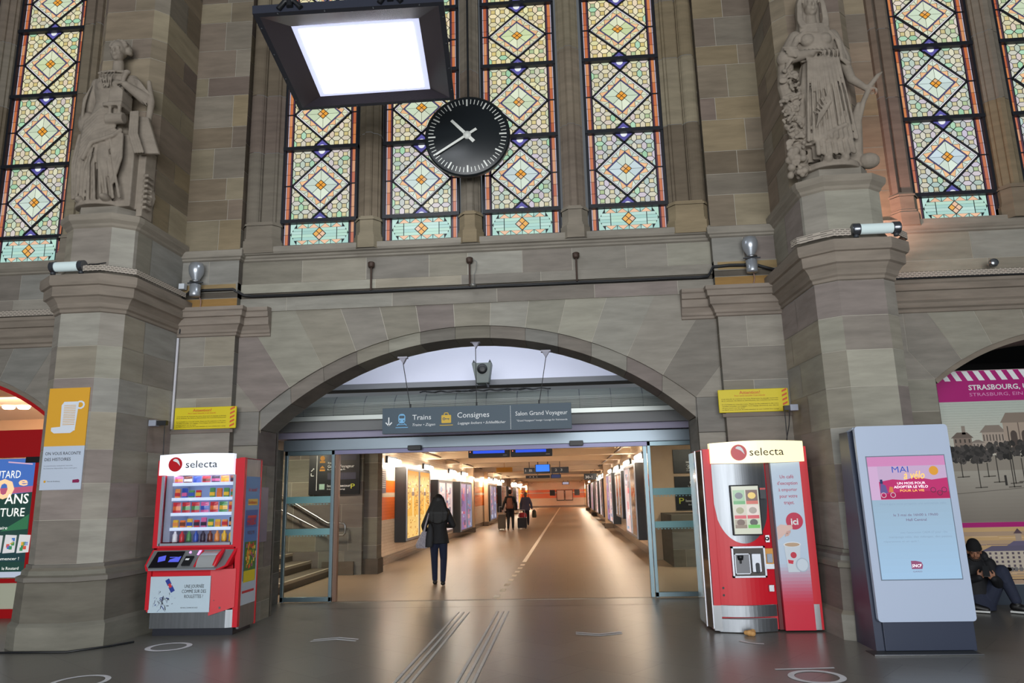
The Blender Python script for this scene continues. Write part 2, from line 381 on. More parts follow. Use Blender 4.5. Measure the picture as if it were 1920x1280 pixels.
# ---- piers with the statue pedestals
PIER_C=[(0,3.985),(.02,3.995),(.02,4.03),(.045,4.05),(.06,4.10),(.105,4.165),(.135,4.18),(.14,4.30),(.17,4.31),(.185,4.345),(.185,4.44),(-.02,4.47)]
def pier(s):
    mb=MB(); rng=random.Random(80+s)
    # plan outline from the wall, along the inner side, chamfer, front, chamfer, outer side
    O=[(4.25,-.13),(4.30,-1.33),(4.52,-1.5),(5.04,-1.5),(5.22,-1.36),(5.22,0)]
    O=[(a*s,b) for a,b in O]
    if s<0: O=O[::-1]
    def wallrun(O,z0,z1,rows,seed,dark=1.07):
        for i,(a,b) in enumerate(zip(O,O[1:])):
            a=Vector((a[0],a[1],z0));b=Vector((b[0],b[1],z0)); d=b-a
            ashlar(mb,a,d.normalized(),Z,d.length,z1-z0,rows,seed+i,.45,.95,dark=dark)
    rows=[.5,.42,.4,.45,.42,.4,.42]
    wallrun(O,.94,3.985,rows,200+s*7)
    # base mouldings and plinth
    base=[(.13,0),(.13,.26),(.10,.30),(.085,.74),(.105,.75),(.105,.80),(.06,.82),(.055,.87),(.02,.90),(.02,.935),(0,.94)]
    for a,b in zip(base,base[1:]): mb.sweepz(O,[a,b],0,scol(rng,.88))
    for i in range(1,4):
        pass
    mb.sweepz(O,PIER_C,0,lin((136,126,115)))
    # pedestal die (set back a little) with base and cap
    D=[(4.25,-.13),(4.27,-1.25),(4.28,-1.30),(4.50,-1.46),(5.02,-1.46),(5.20,-1.33),(5.20,0)]
    D=[(a*s,b) for a,b in D]
    if s<0: D=D[::-1]
    mb.sweepz(D,[(.10,4.44),(.10,4.47),(.04,4.52),(.02,4.56),(0,4.60)],0,lin((140,132,120)))
    wallrun(D,4.60,5.15,1,300+s)
    mb.sweepz(D,[(0,5.13),(.02,5.15),(.03,5.18),(.07,5.22),(.08,5.25),(.08,5.30),(-.03,5.33)],0,lin((142,134,122)))
    # cap floor and small round plinth
    T=[(4.28,-1.30),(4.50,-1.46),(5.02,-1.46),(5.20,-1.33),(5.20,-.3),(4.28,-.3)]
    mb.poly([(a*s,b,5.325) for a,b in T],0,lin((120,114,104)))
    C=[(4.34,-1.22),(4.48,-1.42),(4.98,-1.42),(5.12,-1.25),(5.12,-1.0),(4.34,-1.0)]; C=[(a*s,b) for a,b in C]
    if s<0: C=C[::-1]
    mb.prism([(a,b,5.30) for a,b in C],(0,0,.15),0,lin((138,132,122)))
    # upper shaft behind the statue
    S=[(4.24,-.13),(4.25,-.98),(4.40,-1.12),(5.10,-1.12),(5.22,-1.0),(5.22,0)]; S=[(a*s,b) for a,b in S]
    if s<0: S=S[::-1]
    wallrun(S,5.30,12,[.42,.3,.27,.45,.3,.42,.27,.4,.42,.3,.3,.45,.4,.3,.42,.4],400+s)
    struct(mb.build('wall_'+('left' if s<0 else 'right'),[STONE,MORTAR],origin=(4.75*s,-1.3,0)))
for s in(-1,1): pier(s)
# ---- wing walls beyond the piers
def wing(s):
    mb=MB(); rng=random.Random(90+s); xa,xb=5.15,11.0; cx,cz,R=8.05,.58,3.04
    def F(x,y,z): return Vector((x*s,y,z))
    def P(l,m=0,c=(1,1,1)): mb.poly(l if s>0 else l[::-1],m,c)
    # lower wall beside the opening
    jx=6.20; zt=cz+math.sqrt(R*R-(cx-jx)**2)
    if s>0: ashlar(mb,(xa,0,0),X,Z,jx-xa,zt,7,500,dark=.95)
    else: ashlar(mb,(-jx,0,0),X,Z,jx-xa,zt,7,500,dark=.95)
    ashlar(mb,(jx*s,0,0) if s<0 else (jx*s,.8,0),Y if s<0 else -Y,Z,.8,zt,7,501,dark=.9)
    J=[jx,6.58,7.0,7.5,8.05,8.6,9.1,9.55,9.98]
    def top(x):
        z=cz+math.sqrt(R*R-(x-cx)**2); d=Vector((x-cx,z-cz)).normalized(); t=(3.93-z)/d.y; p=Vector((x,z))+d*t
        return p if p.x>5.9 else Vector((5.9,z+d.y*(5.9-x)/d.x))
    for a,b in zip(J,J[1:]):
        pa,pb=top(a),top(b); n=6; L=[F(a+(b-a)*i/n,0,cz+math.sqrt(R*R-(a+(b-a)*i/n-cx)**2)) for i in range(n+1)]
        L+= [F(pb.x,0,pb.y)]
        if pa.y<3.92: L.append(F(5.9,0,3.93))
        L.append(F(pa.x,0,pa.y))
        P([q+Y*.006 for q in L],1); c=sum(L,Vector())/len(L)
        P([q-Vector((q.x-c.x,0,0)).normalized()*.004 for q in L],0,scol(rng))
    p=top(jx)
    P([F(xa,.004,zt),F(jx,.004,zt),F(5.9,.004,p.y),F(5.9,.004,3.93),F(xa,.004,3.93)],0,scol(rng))
    P([F(9.98,0,cz+.2),F(xb,0,cz+.2),F(xb,0,3.93),F(top(9.98).x,0,3.93)],0,scol(rng))
    # ring + soffit
    for i in range(40):
        a=jx+(9.98-jx)*i/40; b=jx+(9.98-jx)*(i+1)/40
        za=cz+math.sqrt(R*R-(a-cx)**2);zb=cz+math.sqrt(R*R-(b-cx)**2); r2=2.97
        def q(x,z,k): d=Vector((x-cx,z-cz)).normalized(); return (cx+d.x*k,cz+d.y*k)
        a1,b1=q(a,za,r2),q(b,zb,r2)
        P([F(a1[0],.03,a1[1]),F(b1[0],.03,b1[1]),F(b,.03,zb),F(a,.03,za)],0,lin((130,120,108)))
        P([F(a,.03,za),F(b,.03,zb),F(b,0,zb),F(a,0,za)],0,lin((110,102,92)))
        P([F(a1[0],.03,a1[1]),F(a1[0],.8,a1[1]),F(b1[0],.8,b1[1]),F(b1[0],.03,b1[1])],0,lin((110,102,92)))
    # cornice, band, sill
    pth=[(xa,0),(xb,0)] if s>0 else [(-xb,0),(-xa,0)]
    mb.sweepz(pth,[(0,3.90),(.02,3.91),(.02,3.95),(.05,3.97),(.06,4.03),(.09,4.06),(.10,4.18),(.13,4.19),(.14,4.27),(.16,4.29),(.16,4.335),(-.02,4.36)],0,lin((134,124,113)))
    ashlar(mb,(xa if s>0 else -xb,0,4.34),X,Z,xb-xa,.72,[.3,.42],520+s,.9,1.5)
    mb.sweepz(pth,[(.0,5.03),(.03,5.045),(.03,5.07),(.05,5.085),(.08,5.12),(.09,5.15),(.09,5.215),(-.12,5.25)],0,lin((140,133,122)))
    # wall strip between pier and window jamb, upper part
    if s>0: ashlar(mb,(xa,0,5.2),X,Z,5.95-xa,6.8,[.42,.27,.3,.42,.3,.45,.27,.4,.42,.3,.3,.45,.4,.3,.42,.4],530,2,2)
    else: ashlar(mb,(-5.95,0,5.2),X,Z,5.95-xa,6.8,[.42,.27,.3,.42,.3,.45,.27,.4,.42,.3,.3,.45,.4,.3,.42,.4],531,2,2)
    struct(mb.build('wall_'+('left' if s<0 else 'right'),[STONE,MORTAR],origin=(8*s,0,0)))
for s in(-1,1): wing(s)
# ---- window jambs and mullions (profiled, standing on moulded bases)
def profiled(name,prof,z0,z1,base=None):
    """prof: list of (x,y) outline left to right in front"""
    mb=MB(); rng=random.Random(int(prof[0][0]*100)); zz=z0
    xs=[p[0] for p in prof]; xm=(min(xs)+max(xs))/2; bk=.22
    def ring(pr,z): return [(x,y,z) for x,y in pr]
    z=z0+.42
    cuts=[z]
    while z<z1: z+=rng.uniform(.9,1.5); cuts.append(min(z,z1))
    for a,b in zip(cuts,cuts[1:]):
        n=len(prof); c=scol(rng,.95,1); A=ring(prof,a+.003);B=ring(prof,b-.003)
        mb.add(A+B,[(i,i+1,n+i+1,n+i) for i in range(n-1)],0,c)
    x0,x1=min(xs),max(xs); yf=min(p[1] for p in prof)
    def blk(e,za,zb,c):
        mb.add([(x0-e,bk,za),(x0-e,yf+.09,za),(x0-e+.09,yf-e,za),(x1+e-.09,yf-e,za),(x1+e,yf+.09,za),(x1+e,bk,za)]+[(x0-e,bk,zb),(x0-e,yf+.09,zb),(x0-e+.09,yf-e,zb),(x1+e-.09,yf-e,zb),(x1+e,yf+.09,zb),(x1+e,bk,zb)],[(0,1,7,6),(1,2,8,7),(2,3,9,8),(3,4,10,9),(4,5,11,10),(6,7,8,9,10,11)],0,c)
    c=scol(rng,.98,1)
    blk(.045,z0-.06,z0+.13,c); blk(.03,z0+.13,z0+.17,c); blk(.02,z0+.17,z0+.37,c); blk(.035,z0+.37,z0+.40,c); blk(.015,z0+.40,z0+.43,c)
    struct(mb.build(name,[STONE,MORTAR],origin=(xm,0,z0)))
def mull(cx,hw,nar=False):
    p=[(cx-hw,.12),(cx-hw,.0),(cx-hw+.03,-.02),(cx-hw+.03,-.045),(cx-.075,-.075),(cx-.06,-.075),(cx-.06,-.10),(cx-.035,-.125),(cx+.035,-.125),(cx+.06,-.10),(cx+.06,-.075),(cx+.075,-.075),(cx+hw-.03,-.045),(cx+hw-.03,-.02),(cx+hw,0),(cx+hw,.12)]
    profiled('trim_1',p,5.22,11)
for cx,hw in((-1.515,.165),(0.0,.145),(1.515,.165),(-7.60,.17),(7.60,.17)): mull(cx,hw)
def jamb(s,x_in,x_out):
    # from window frame (x_in) outwards to the recess beside the pilaster (x_out)
    w=x_out-x_in
    rel=[(0,.12),(0,.02),(.05,.0),(.06,-.03),(.09,-.04),(.10,-.02),(.11,-.03),(.27*w/.54,-.035),(.275*w/.54,.0),(.29*w/.54,.0),(.30*w/.54,-.035)]
    r=(w-.30*w/.54)/2*.86; cx=x_in+.30*w/.54+r+.01
    P=[(x_in+a,b) for a,b in rel]
    for i in range(9): t=PI-PI*i/8; P.append((cx+r*math.cos(t),-.035-r*.55*math.sin(t)))
    P+= [(x_out-.02,0.02),(x_out,.02),(x_out,.15)]
    P=[(a*s,b) for a,b in P]
    if s<0: P=P[::-1]
    profiled('trim_2',P,5.22,11)
for s in(-1,1): jamb(s,2.87,3.40)
def wjamb(s):
    P=[(5.95,.02),(5.96,-.05),(6.02,-.09),(6.06,-.05),(6.065,.0),(6.08,.0),(6.09,-.05),(6.22,-.05),(6.26,-.02),(6.28,.03),(6.28,.14)]
    P=[(a*s,b) for a,b in P]
    if s<0: P=P[::-1]
    profiled('trim_3',P,5.18,11)
for s in(-1,1): wjamb(s)
# ================================================================ stained glass windows
GLASS=mat('stained_glass',(.5,.5,.5),.35,attr=True,emit='attr',es=1.0); 
def clip(poly,a,b,c):
    """keep a*x+b*z<=c"""
    out=[]
    for i in range(len(poly)):
        p,q=poly[i],poly[(i+1)%len(poly)]; dp=a*p[0]+b*p[1]-c; dq=a*q[0]+b*q[1]-c
        if dp<=0: out.append(p)
        if dp*dq<0: t=dp/(dp-dq); out.append((p[0]+(q[0]-p[0])*t,p[1]+(q[1]-p[1])*t))
    return out
def area2(p): return abs(sum(p[i][0]*p[(i+1)%len(p)][1]-p[(i+1)%len(p)][0]*p[i][1] for i in range(len(p))))/2
def shrink(p,g):
    cx=sum(a for a,_ in p)/len(p);cz=sum(b for _,b in p)/len(p); r=max(math.hypot(a-cx,b-cz) for a,b in p)
    k=max(.3,1-g*1.25/max(r*.72,.001)); return [(cx+(a-cx)*k,cz+(b-cz)*k) for a,b in p]
def mixc(a,b,t): return tuple(a[i]*(1-t)+b[i]*t for i in range(3))
def glass_panel(mb,x0,x1,z0,z1,rng,tone,y=.085):
    """one light: tiled ground, big lozenge, half lozenges at the bars. tone 0 cool/bluish .. 1 warm yellow"""
    G=.0045
    def piece(p,c,g=G):
        if len(p)<3 or area2(p)<2.5e-4: return
        q=shrink(p,g); k=rng.uniform(.88,1.06); c=tuple(min(1,v*k) for v in lin(c))
        mb.poly([(a,y,b) for a,b in q],0,c)
    cx,cz=(x0+x1)/2,(z0+z1)/2; W,H=x1-x0,z1-z0; hw=W/2; hh=.375*H; sh=.125*H; sw=sh*hw/hh
    warm=[(236,220,172),(230,210,176),(226,222,166),(238,226,186)]; cool=[(190,196,196),(196,188,206),(172,196,190),(206,204,190)]; green=[(170,210,180),(160,206,170)]
    def tile(sq):
        if sq: return mixc((204,198,164),(216,194,118),tone) if rng.random()<.8 else (176,196,150)
        c=mixc(rng.choice(cool),rng.choice(warm),min(1,max(0,tone+rng.uniform(-.12,.12))))
        if rng.random()<.09: c=rng.choice(green)
        return c
    a=W/6; n=6; m=int(round(H/a)); b=H/m; s=.235
    ground=[]
    for i in range(-1,n+1):
        for j in range(-1,m+1):
            u,v=x0+(i+.5)*a,z0+(j+.5)*b
            ground.append(([(u-s*a,v-s*b),(u+s*a,v-s*b),(u+s*a,v+s*b),(u-s*a,v+s*b)],True))
            # hexagons to the right and above
            ground.append(([(u+s*a,v-s*b),(u+.5*a,v-.5*b),(u+(1-s)*a,v-s*b),(u+(1-s)*a,v+s*b),(u+.5*a,v+.5*b),(u+s*a,v+s*b)],False))
            ground.append(([(u-s*a,v+s*b),(u+s*a,v+s*b),(u+.5*a,v+.5*b),(u+s*a,v+(1-s)*b),(u-s*a,v+(1-s)*b),(u-.5*a,v+.5*b)],False))
    # the four corner fields between the lozenges: |dx|/hw+|dz|/hh >=1 and outside the half lozenges
    for sx in(-1,1):
        for sz in(-1,1):
            for p,sq in ground:
                q=clip(p,1,0,x1) ; q=clip(q,-1,0,-x0) if q else q; q=clip(q,0,1,z1) if q else q; q=clip(q,0,-1,-z0) if q else q
                if q: q=clip(q,-sx,0,-sx*cx)
                if q: q=clip(q,0,-sz,-sz*cz)
                # outside big lozenge
                e=.018
                if q: q=clip(q,-sx/hw,-sz/hh,-(1+e/hw*1.2)-sx*cx/hw-sz*cz/hh)
                # outside small half lozenge centred on the bar
                zz=z1 if sz>0 else z0
                if q: q=clip(q,-sx/sw,sz/sh,-(1+e/sw*.9)-sx*cx/sw+sz*zz/sh)
                if q: piece(q,tile(sq))
    def loz(k,kk=None): kk=k if kk is None else kk; return [(cx+hw*k,cz),(cx,cz+hh*kk),(cx-hw*k,cz),(cx,cz-hh*kk)]
    # white border of the big lozenge
    def band(k0,k1,c):
        A,B=loz(k0),loz(k1)
        for i in range(4): piece([A[i],A[(i+1)%4],B[(i+1)%4],B[i]],c,.002)
    band(.955,.915,(238,236,244))
    # outer ring of the lozenge: alternate triangles in apricot and pale green
    A,B=loz(.905),loz(.66)
    for i in range(4):
        p,q,r,t=A[i],A[(i+1)%4],B[(i+1)%4],B[i]
        def L(u,v,k): return (u[0]+(v[0]-u[0])*k,u[1]+(v[1]-u[1])*k)
        N=3
        for k in range(N):
            o0,o1=L(p,q,k/N),L(p,q,(k+1)/N); i0,i1=L(t,r,k/N),L(t,r,(k+1)/N); om=L(p,q,(k+.5)/N)
            pale=mixc((206,222,214),(226,222,176),tone)
            piece([o0,om,i0],pale); piece([om,i1,i0],(238,188,140)); piece([om,o1,i1],pale)
    band(.65,.62,(90,84,150))
    C_=loz(.60)
    inner=[mixc((196,214,226),(206,220,160),tone),mixc((210,226,214),(222,226,190),tone)]
    for i in range(4):
        p,q=C_[i],C_[(i+1)%4]; mid=((p[0]+q[0])/2,(p[1]+q[1])/2)
        piece([p,mid,(cx,cz)],inner[i%2]); piece([mid,q,(cx,cz)],inner[(i+1)%2])
    # amber rosette in four parts
    o=.19
    D=[(cx+hw*o,cz),(cx,cz+hh*o),(cx-hw*o,cz),(cx,cz-hh*o)]
    mb.poly([(a_,y-.002,b_) for a_,b_ in [(cx+hw*(o+.02),cz),(cx,cz+hh*(o+.02)),(cx-hw*(o+.02),cz),(cx,cz-hh*(o+.02))]][::-1],1)
    for i in range(4):
        p,q=D[i],D[(i+1)%4]; m1=((p[0]+q[0])/2,(p[1]+q[1])/2); q0=D[i-1]; m0=((p[0]+q0[0])/2,(p[1]+q0[1])/2)
        qq=shrink([p,m1,(cx,cz),m0],.004); cc=lin((232,158,50) if rng.random()<.85 else (226,176,120))
        mb.poly([(a_,y-.004,b_) for a_,b_ in qq],0,cc)
    # half lozenges in blue with a white half disc
    for sz in(-1,1):
        zz=z1 if sz>0 else z0
        T=[(cx-sw*.9,zz),(cx+sw*.9,zz),(cx,zz-sz*sh*.9)]
        piece(T,(88,84,160))
        n_=8; R=sw*.34
        mb.poly([(cx+R*math.cos(PI*i/n_),y-.003,zz-sz*(R*math.sin(PI*i/n_))) for i in range(n_+1)],0,lin((232,236,240)))
def glass_foot(mb,x0,x1,z0,z1,rng,y=.085):
    def piece(p,c,g=.0035):
        q=shrink(p,g); k=rng.uniform(.93,1.05); mb.poly([(a,y,b) for a,b in q],0,tuple(min(1,v*k) for v in lin(c)))
    teal=[(172,212,202),(184,218,210),(164,206,198),(180,218,202)]; W=x1-x0;H=z1-z0;cz=(z0+z1)/2; ap=(236,190,156); n=4
    e=.09*W; rows=[z0,z0+.2*H,z0+.5*H,z1-.2*H,z1]
    piece([(x0,z0),(x0+e*1.2,z0),(x0,cz)],teal[0]); piece([(x0,z1),(x0,cz),(x0+e*1.2,z1)],teal[1]); piece([(x1,z0),(x1,cz),(x1-e*1.2,z0)],teal[2]); piece([(x1,z1),(x1-e*1.2,z1),(x1,cz)],teal[3])
    xa,xb=x0+e*1.2,x1-e*1.2; w=(xb-xa)/n
    for k in range(n):
        a,b=xa+k*w,xa+(k+1)*w; m=(a+b)/2
        for zb,zt,f in((z1-.2*H,z1,1),(z0+.2*H,z0,-1)):
            piece([(a+.04*w,zb),(b-.04*w,zb),(m,zt)],ap)
            piece([(a,zt),(m,zt),(a+.02*w,zb)],rng.choice(teal)); piece([(m,zt),(b,zt),(b-.02*w,zb)],rng.choice(teal))
    cxm=(x0+x1)/2; L=[x0+.03,x0+.2*W,cxm-.01,x1-.2*W,x1-.03]
    for za,zb in((z0+.2*H,z0+.35*H),(z0+.35*H,cz),(cz,z1-.35*H),(z1-.35*H,z1-.2*H)):
        t0=abs((za+zb)/2-cz)/(H/2); sh=e*1.1*t0
        for a,b in((x0+sh,x0+.2*W),(x0+.2*W,cxm),(cxm,x1-.2*W),(x1-.2*W,x1-sh)): piece([(a,za),(b,za),(b,zb),(a,zb)],rng.choice(teal))
    o=.30*H; mb.poly([(cxm+o*1.1,y-.002,cz),(cxm,y-.002,cz+o*1.1),(cxm-o*1.1,y-.002,cz),(cxm,y-.002,cz-o*1.1)][::-1],1)
    D=[(cxm+o,cz),(cxm,cz+o),(cxm-o,cz),(cxm,cz-o)]
    for i in range(4):
        p,q,q0=D[i],D[(i+1)%4],D[i-1]; qq=shrink([p,((p[0]+q[0])/2,(p[1]+q[1])/2),(cxm,cz),((p[0]+q0[0])/2,(p[1]+q0[1])/2)],.004)
        mb.poly([(a_,y-.004,b_) for a_,b_ in qq],0,lin((232,172,84) if rng.random()<.8 else (230,190,160)))
def window(k,x0,x1,zb,bars,seed,tones):
    rng=random.Random(seed); root=sroot('window_%d'%k,((x0+x1)/2,.1,zb))
    f=MB(); top=11.0; y0,y1=.03,.14
    f.box(x0,x0+.035,y0,y1,zb,top);f.box(x1-.035,x1,y0,y1,zb,top);f.box(x0,x1,y0,y1,zb-.015,zb+.02)
    for b in bars: f.box(x0,x1,y0-.02,y1,b-.028,b+.028)
    f.build('window_frame',IRON,root)
    back=MB(); back.poly([(x0,.10,zb),(x1,.10,zb),(x1,.10,top),(x0,.10,top)]); back.build('lead_came',IRON,root)
    g=MB(); gi0,gi1=x0+.135,x1-.135; edges=[zb+.02]+list(bars)+[top]
    for i,(a,b) in enumerate(zip(edges,edges[1:])):
        a+=.028;b-=.028
        if i==0: glass_foot(g,gi0,gi1,a,b,rng)
        else: glass_panel(g,gi0,gi1,a,b,rng,tones[min(i-1,len(tones)-1)])
        # side strips: white line, amber lights, violet line
        n=max(2,int(round((b-a)/.19)))
        for sx in(0,1):
            def xx(u): return x0+u if sx==0 else x1-u
            segs=[(.04,.052,(226,214,232)),(.056,.098,None),(.103,.118,(96,58,84))]
            for u0,u1,c in segs:
                m=n*1
                for q in range(m):
                    z0_=a+(b-a)*q/m+.003; z1_=a+(b-a)*(q+1)/m-.003
                    cc=c
                    if cc is None: cc=rng.choice([(206,112,62),(214,130,74),(190,96,56),(222,150,100)]) if i>1 else rng.choice([(206,120,80),(220,160,122),(196,112,84)])
                    xa,xb=sorted((xx(u0),xx(u1))); g.poly([(xa,.085,z0_),(xb,.085,z0_),(xb,.085,z1_),(xa,.085,z1_)],0,tuple(v*(.85 if c is None else .7) for v in lin(cc)))
        # lozenge bars in iron
    g.build('stained_glass',[GLASS,IRON],root)
    d=MB()
    for i,(a,b) in enumerate(zip(edges[1:],edges[2:])):
        a+=.028;b-=.028; cx,cz=(gi0+gi1)/2,(a+b)/2; hw=(gi1-gi0)/2; hh=.375*(b-a)
        e=[(cx+hw,cz),(cx,cz+hh),(cx-hw,cz),(cx,cz-hh)]
        for q in range(4):
            p,r=Vector((e[q][0],.08,e[q][1])),Vector((e[(q+1)%4][0],.08,e[(q+1)%4][1])); 
            dd=(r-p).normalized(); n_=Vector((dd.z,0,-dd.x))*.011; ext=dd*(hh*.36)
            if q in(0,2): A,B=p,r+ext
            else: A,B=p-ext,r
            d.prism([A-n_,B-n_,B+n_,A+n_],(0,-.012,0))
        d.box(x0+.03,gi0,.07,.09,cz-.008,cz+.008); d.box(gi1,x1-.03,.07,.09,cz-.008,cz+.008)
    d.build('lozenge_bars',IRON,root)
cb=[5.685,6.86,8.045,9.12,10.2]
window(1,-2.87,-1.715,5.285,cb,1,[.30,.62,.85,.9]); window(2,-1.325,-.175,5.285,cb,2,[.2,.55,.85,.9]); window(3,.17,1.32,5.285,cb,3,[.15,.6,.85,.9]); window(4,1.725,2.865,5.285,cb,4,[.1,.5,.9,.95])
wb=[5.61,6.77,7.93,9.03,10.1]
wb2=[5.64,6.83,8.04,9.22,10.3]
window(5,-7.42,-6.28,5.23,wb2,5,[.3,.55,.8,.6]); window(6,6.28,7.42,5.215,wb,6,[.05,.2,.5,.7]); window(7,-8.93,-7.79,5.23,wb2,7,[.3,.6,.9]); window(8,7.79,8.93,5.215,wb,8,[.1,.3,.6])
# ================================================================ floors
def floor_mat(name,base,tile,rot,rough,joint,spec=.5,var=.06,speck=.1):
    m=bpy.data.materials.new(name); m.use_nodes=True; nt=m.node_tree;N=nt.nodes;Lk=nt.links;b=N['Principled BSDF']
    g=N.new('ShaderNodeNewGeometry'); mp=N.new('ShaderNodeMapping'); mp.inputs['Rotation'].default_value=(0,0,math.radians(rot)); Lk.new(g.outputs['Position'],mp.inputs['Vector'])
    br=N.new('ShaderNodeTexBrick'); br.offset=.5; br.inputs['Scale'].default_value=1; br.inputs['Brick Width'].default_value=tile[0]; br.inputs['Row Height'].default_value=tile[1]; br.inputs['Mortar Size'].default_value=.004; br.inputs['Mortar Smooth'].default_value=.1; br.inputs['Bias'].default_value=0
    c=lin(base); br.inputs['Color1'].default_value=(*[x*(1-var) for x in c],1); br.inputs['Color2'].default_value=(*[x*(1+var) for x in c],1); br.inputs['Mortar'].default_value=(*[x*joint for x in c],1)
    Lk.new(mp.outputs[0],br.inputs['Vector'])
    nz=N.new('ShaderNodeTexNoise'); nz.inputs['Scale'].default_value=90; nz.inputs['Detail'].default_value=3; Lk.new(g.outputs['Position'],nz.inputs['Vector'])
    nb=N.new('ShaderNodeTexNoise'); nb.inputs['Scale'].default_value=1.3; nb.inputs['Detail'].default_value=4; Lk.new(g.outputs['Position'],nb.inputs['Vector'])
    r=N.new('ShaderNodeMapRange'); r.inputs['From Min'].default_value=0;r.inputs['From Max'].default_value=1;r.inputs['To Min'].default_value=1-speck*2;r.inputs['To Max'].default_value=1+speck*2; Lk.new(nz.outputs['Fac'],r.inputs['Value'])
    x=N.new('ShaderNodeVectorMath');x.operation='SCALE';Lk.new(br.outputs['Color'],x.inputs[0]);Lk.new(r.outputs[0],x.inputs['Scale'])
    Lk.new(x.outputs[0],b.inputs['Base Color'])
    b.inputs['Roughness'].default_value=rough
    b.inputs['Specular IOR Level'].default_value=spec
    return m
F1=floor_mat('granite_floor',(118,116,110),(.9,.6),38,.30,.62,.55); F2=floor_mat('terrazzo_floor',(152,134,114),(.6,.6),0,.33,.75,.55,.03,.05)
mb=MB(); mb.poly([(-14,-26,0),(14,-26,0),(14,2.02,0),(-14,2.02,0)]); struct(mb.build('floor',F1,origin=(0,0,0)))
mb=MB(); mb.poly([(-9,2.06,0),(9,2.06,0),(9,80,0),(-9,80,0)]); struct(mb.build('floor',F2,origin=(0,30,0)))
mb=MB(); mb.box(-3.4,3.4,2.0,2.08,-.02,.004); struct(mb.build('trim_4',mat('threshold_metal',(112,104,92),.4,.8),origin=(0,2.04,0)))
# ================================================================ vestibule behind the arch
CREAM=mat('cream_paint',(226,206,178),.7,noise=.04,nscale=(.8,.8,.8)); BEAM=mat('beam_paint',(214,192,164),.65,noise=.05,nscale=(1,.3,1))
LAV=mat('white_plaster',(214,216,232),.8)
mb=MB()
mb.poly([(-3.9,2.3,3.48),(3.9,2.3,3.48),(3.9,2.3,5.2),(-3.9,2.3,5.2)])
mb.poly([(-3.9,.7,5.2),(3.9,.7,5.2),(3.9,2.3,5.2),(-3.9,2.3,5.2)])
struct(mb.build('wall_back',LAV,origin=(0,2.3,3.4)))
mb=MB(); mb.box(-3.9,3.9,1.9,2.3,3.40,3.49); struct(mb.build('trim_5',mat('grey_soffit',(120,122,128),.6),origin=(0,2,3.4)))
# side returns of the vestibule
for s in(-1,1):
    mb=MB(); 
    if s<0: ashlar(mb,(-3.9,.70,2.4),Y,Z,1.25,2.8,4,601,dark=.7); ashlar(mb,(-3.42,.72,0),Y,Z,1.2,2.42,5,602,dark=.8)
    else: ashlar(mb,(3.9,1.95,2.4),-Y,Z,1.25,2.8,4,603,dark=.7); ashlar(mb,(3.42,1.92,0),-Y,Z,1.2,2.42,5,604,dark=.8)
    struct(mb.build('wall_'+('left' if s<0 else 'right'),[STONE,MORTAR],origin=(3.5*s,1.3,0)))
# air curtain: long grille housing over the doors
t=thing('air_curtain','long grey louvred air curtain housing above the sliding doors, under the arch','air curtain',(0,1.75,2.87))
mb=MB(); n=8; prof=[(1.55+.30*math.sin(0),0)]
pr=[(1.62,2.93),(1.60,2.99),(1.61,3.06),(1.65,3.14),(1.71,3.21),(1.80,3.27),(2.2,3.28),(2.2,2.93)]
mb.prism([(-3.6,y,z) for y,z in pr],(7.2,0,0)); mb.build('housing',mat('grey_grille',(104,110,106),.55,.2),t)
mb=MB()
for i in range(11):
    z=2.955+.017*i; y=1.598+.02*(max(0,z-3.0)*3)**2
    mb.box(-3.5,3.5,y-.008,y+.004,z,z+.006)
mb.build('louvre',mat('louvre_light',(156,162,158),.5),t)
for i in range(15): mb=MB(); x=-3.5+i*.5; mb.prism([(x,y-.006,z) for y,z in pr[:6]]+[(x,1.9,3.28),(x,1.9,2.93)],(.012,0,0)); mb.build('panel_joint',DKGREY,t)
mb=MB(); mb.box(-3.6,3.6,1.56,1.70,2.86,2.93); mb.build('bottom_rail',mat('pale_metal',(196,202,198),.4,.3),t)
mb=MB(); mb.box(-3.6,3.6,1.70,2.2,2.70,2.93); struct(mb.build('trim_6',mat('under_grey',(126,128,130),.6),origin=(0,1.95,2.7)))
mb=MB(); mb.box(-3.6,3.6,1.85,2.25,2.60,2.70); struct(mb.build('trim_7',mat('lavender_board',(164,160,186),.6),origin=(0,2.0,2.6)))
# black cable clutter on top of the housing, piece of junk
t=tag((lambda m:m.build('cable_bundle',BLK))(
    (lambda m:([m.tube([(x,1.74+.03*math.sin(x*9),3.295+.012*math.sin(x*23)) for x in [(-1.1+.05*i) for i in range(44)]],.012,6),m.tube([(x,1.79,3.30+.01*math.sin(x*31)) for x in [(-1.0+.05*i) for i in range(36)]],.012,6)],m)[1])(MB())),'black cables lying along the top of the louvred air curtain','cable')
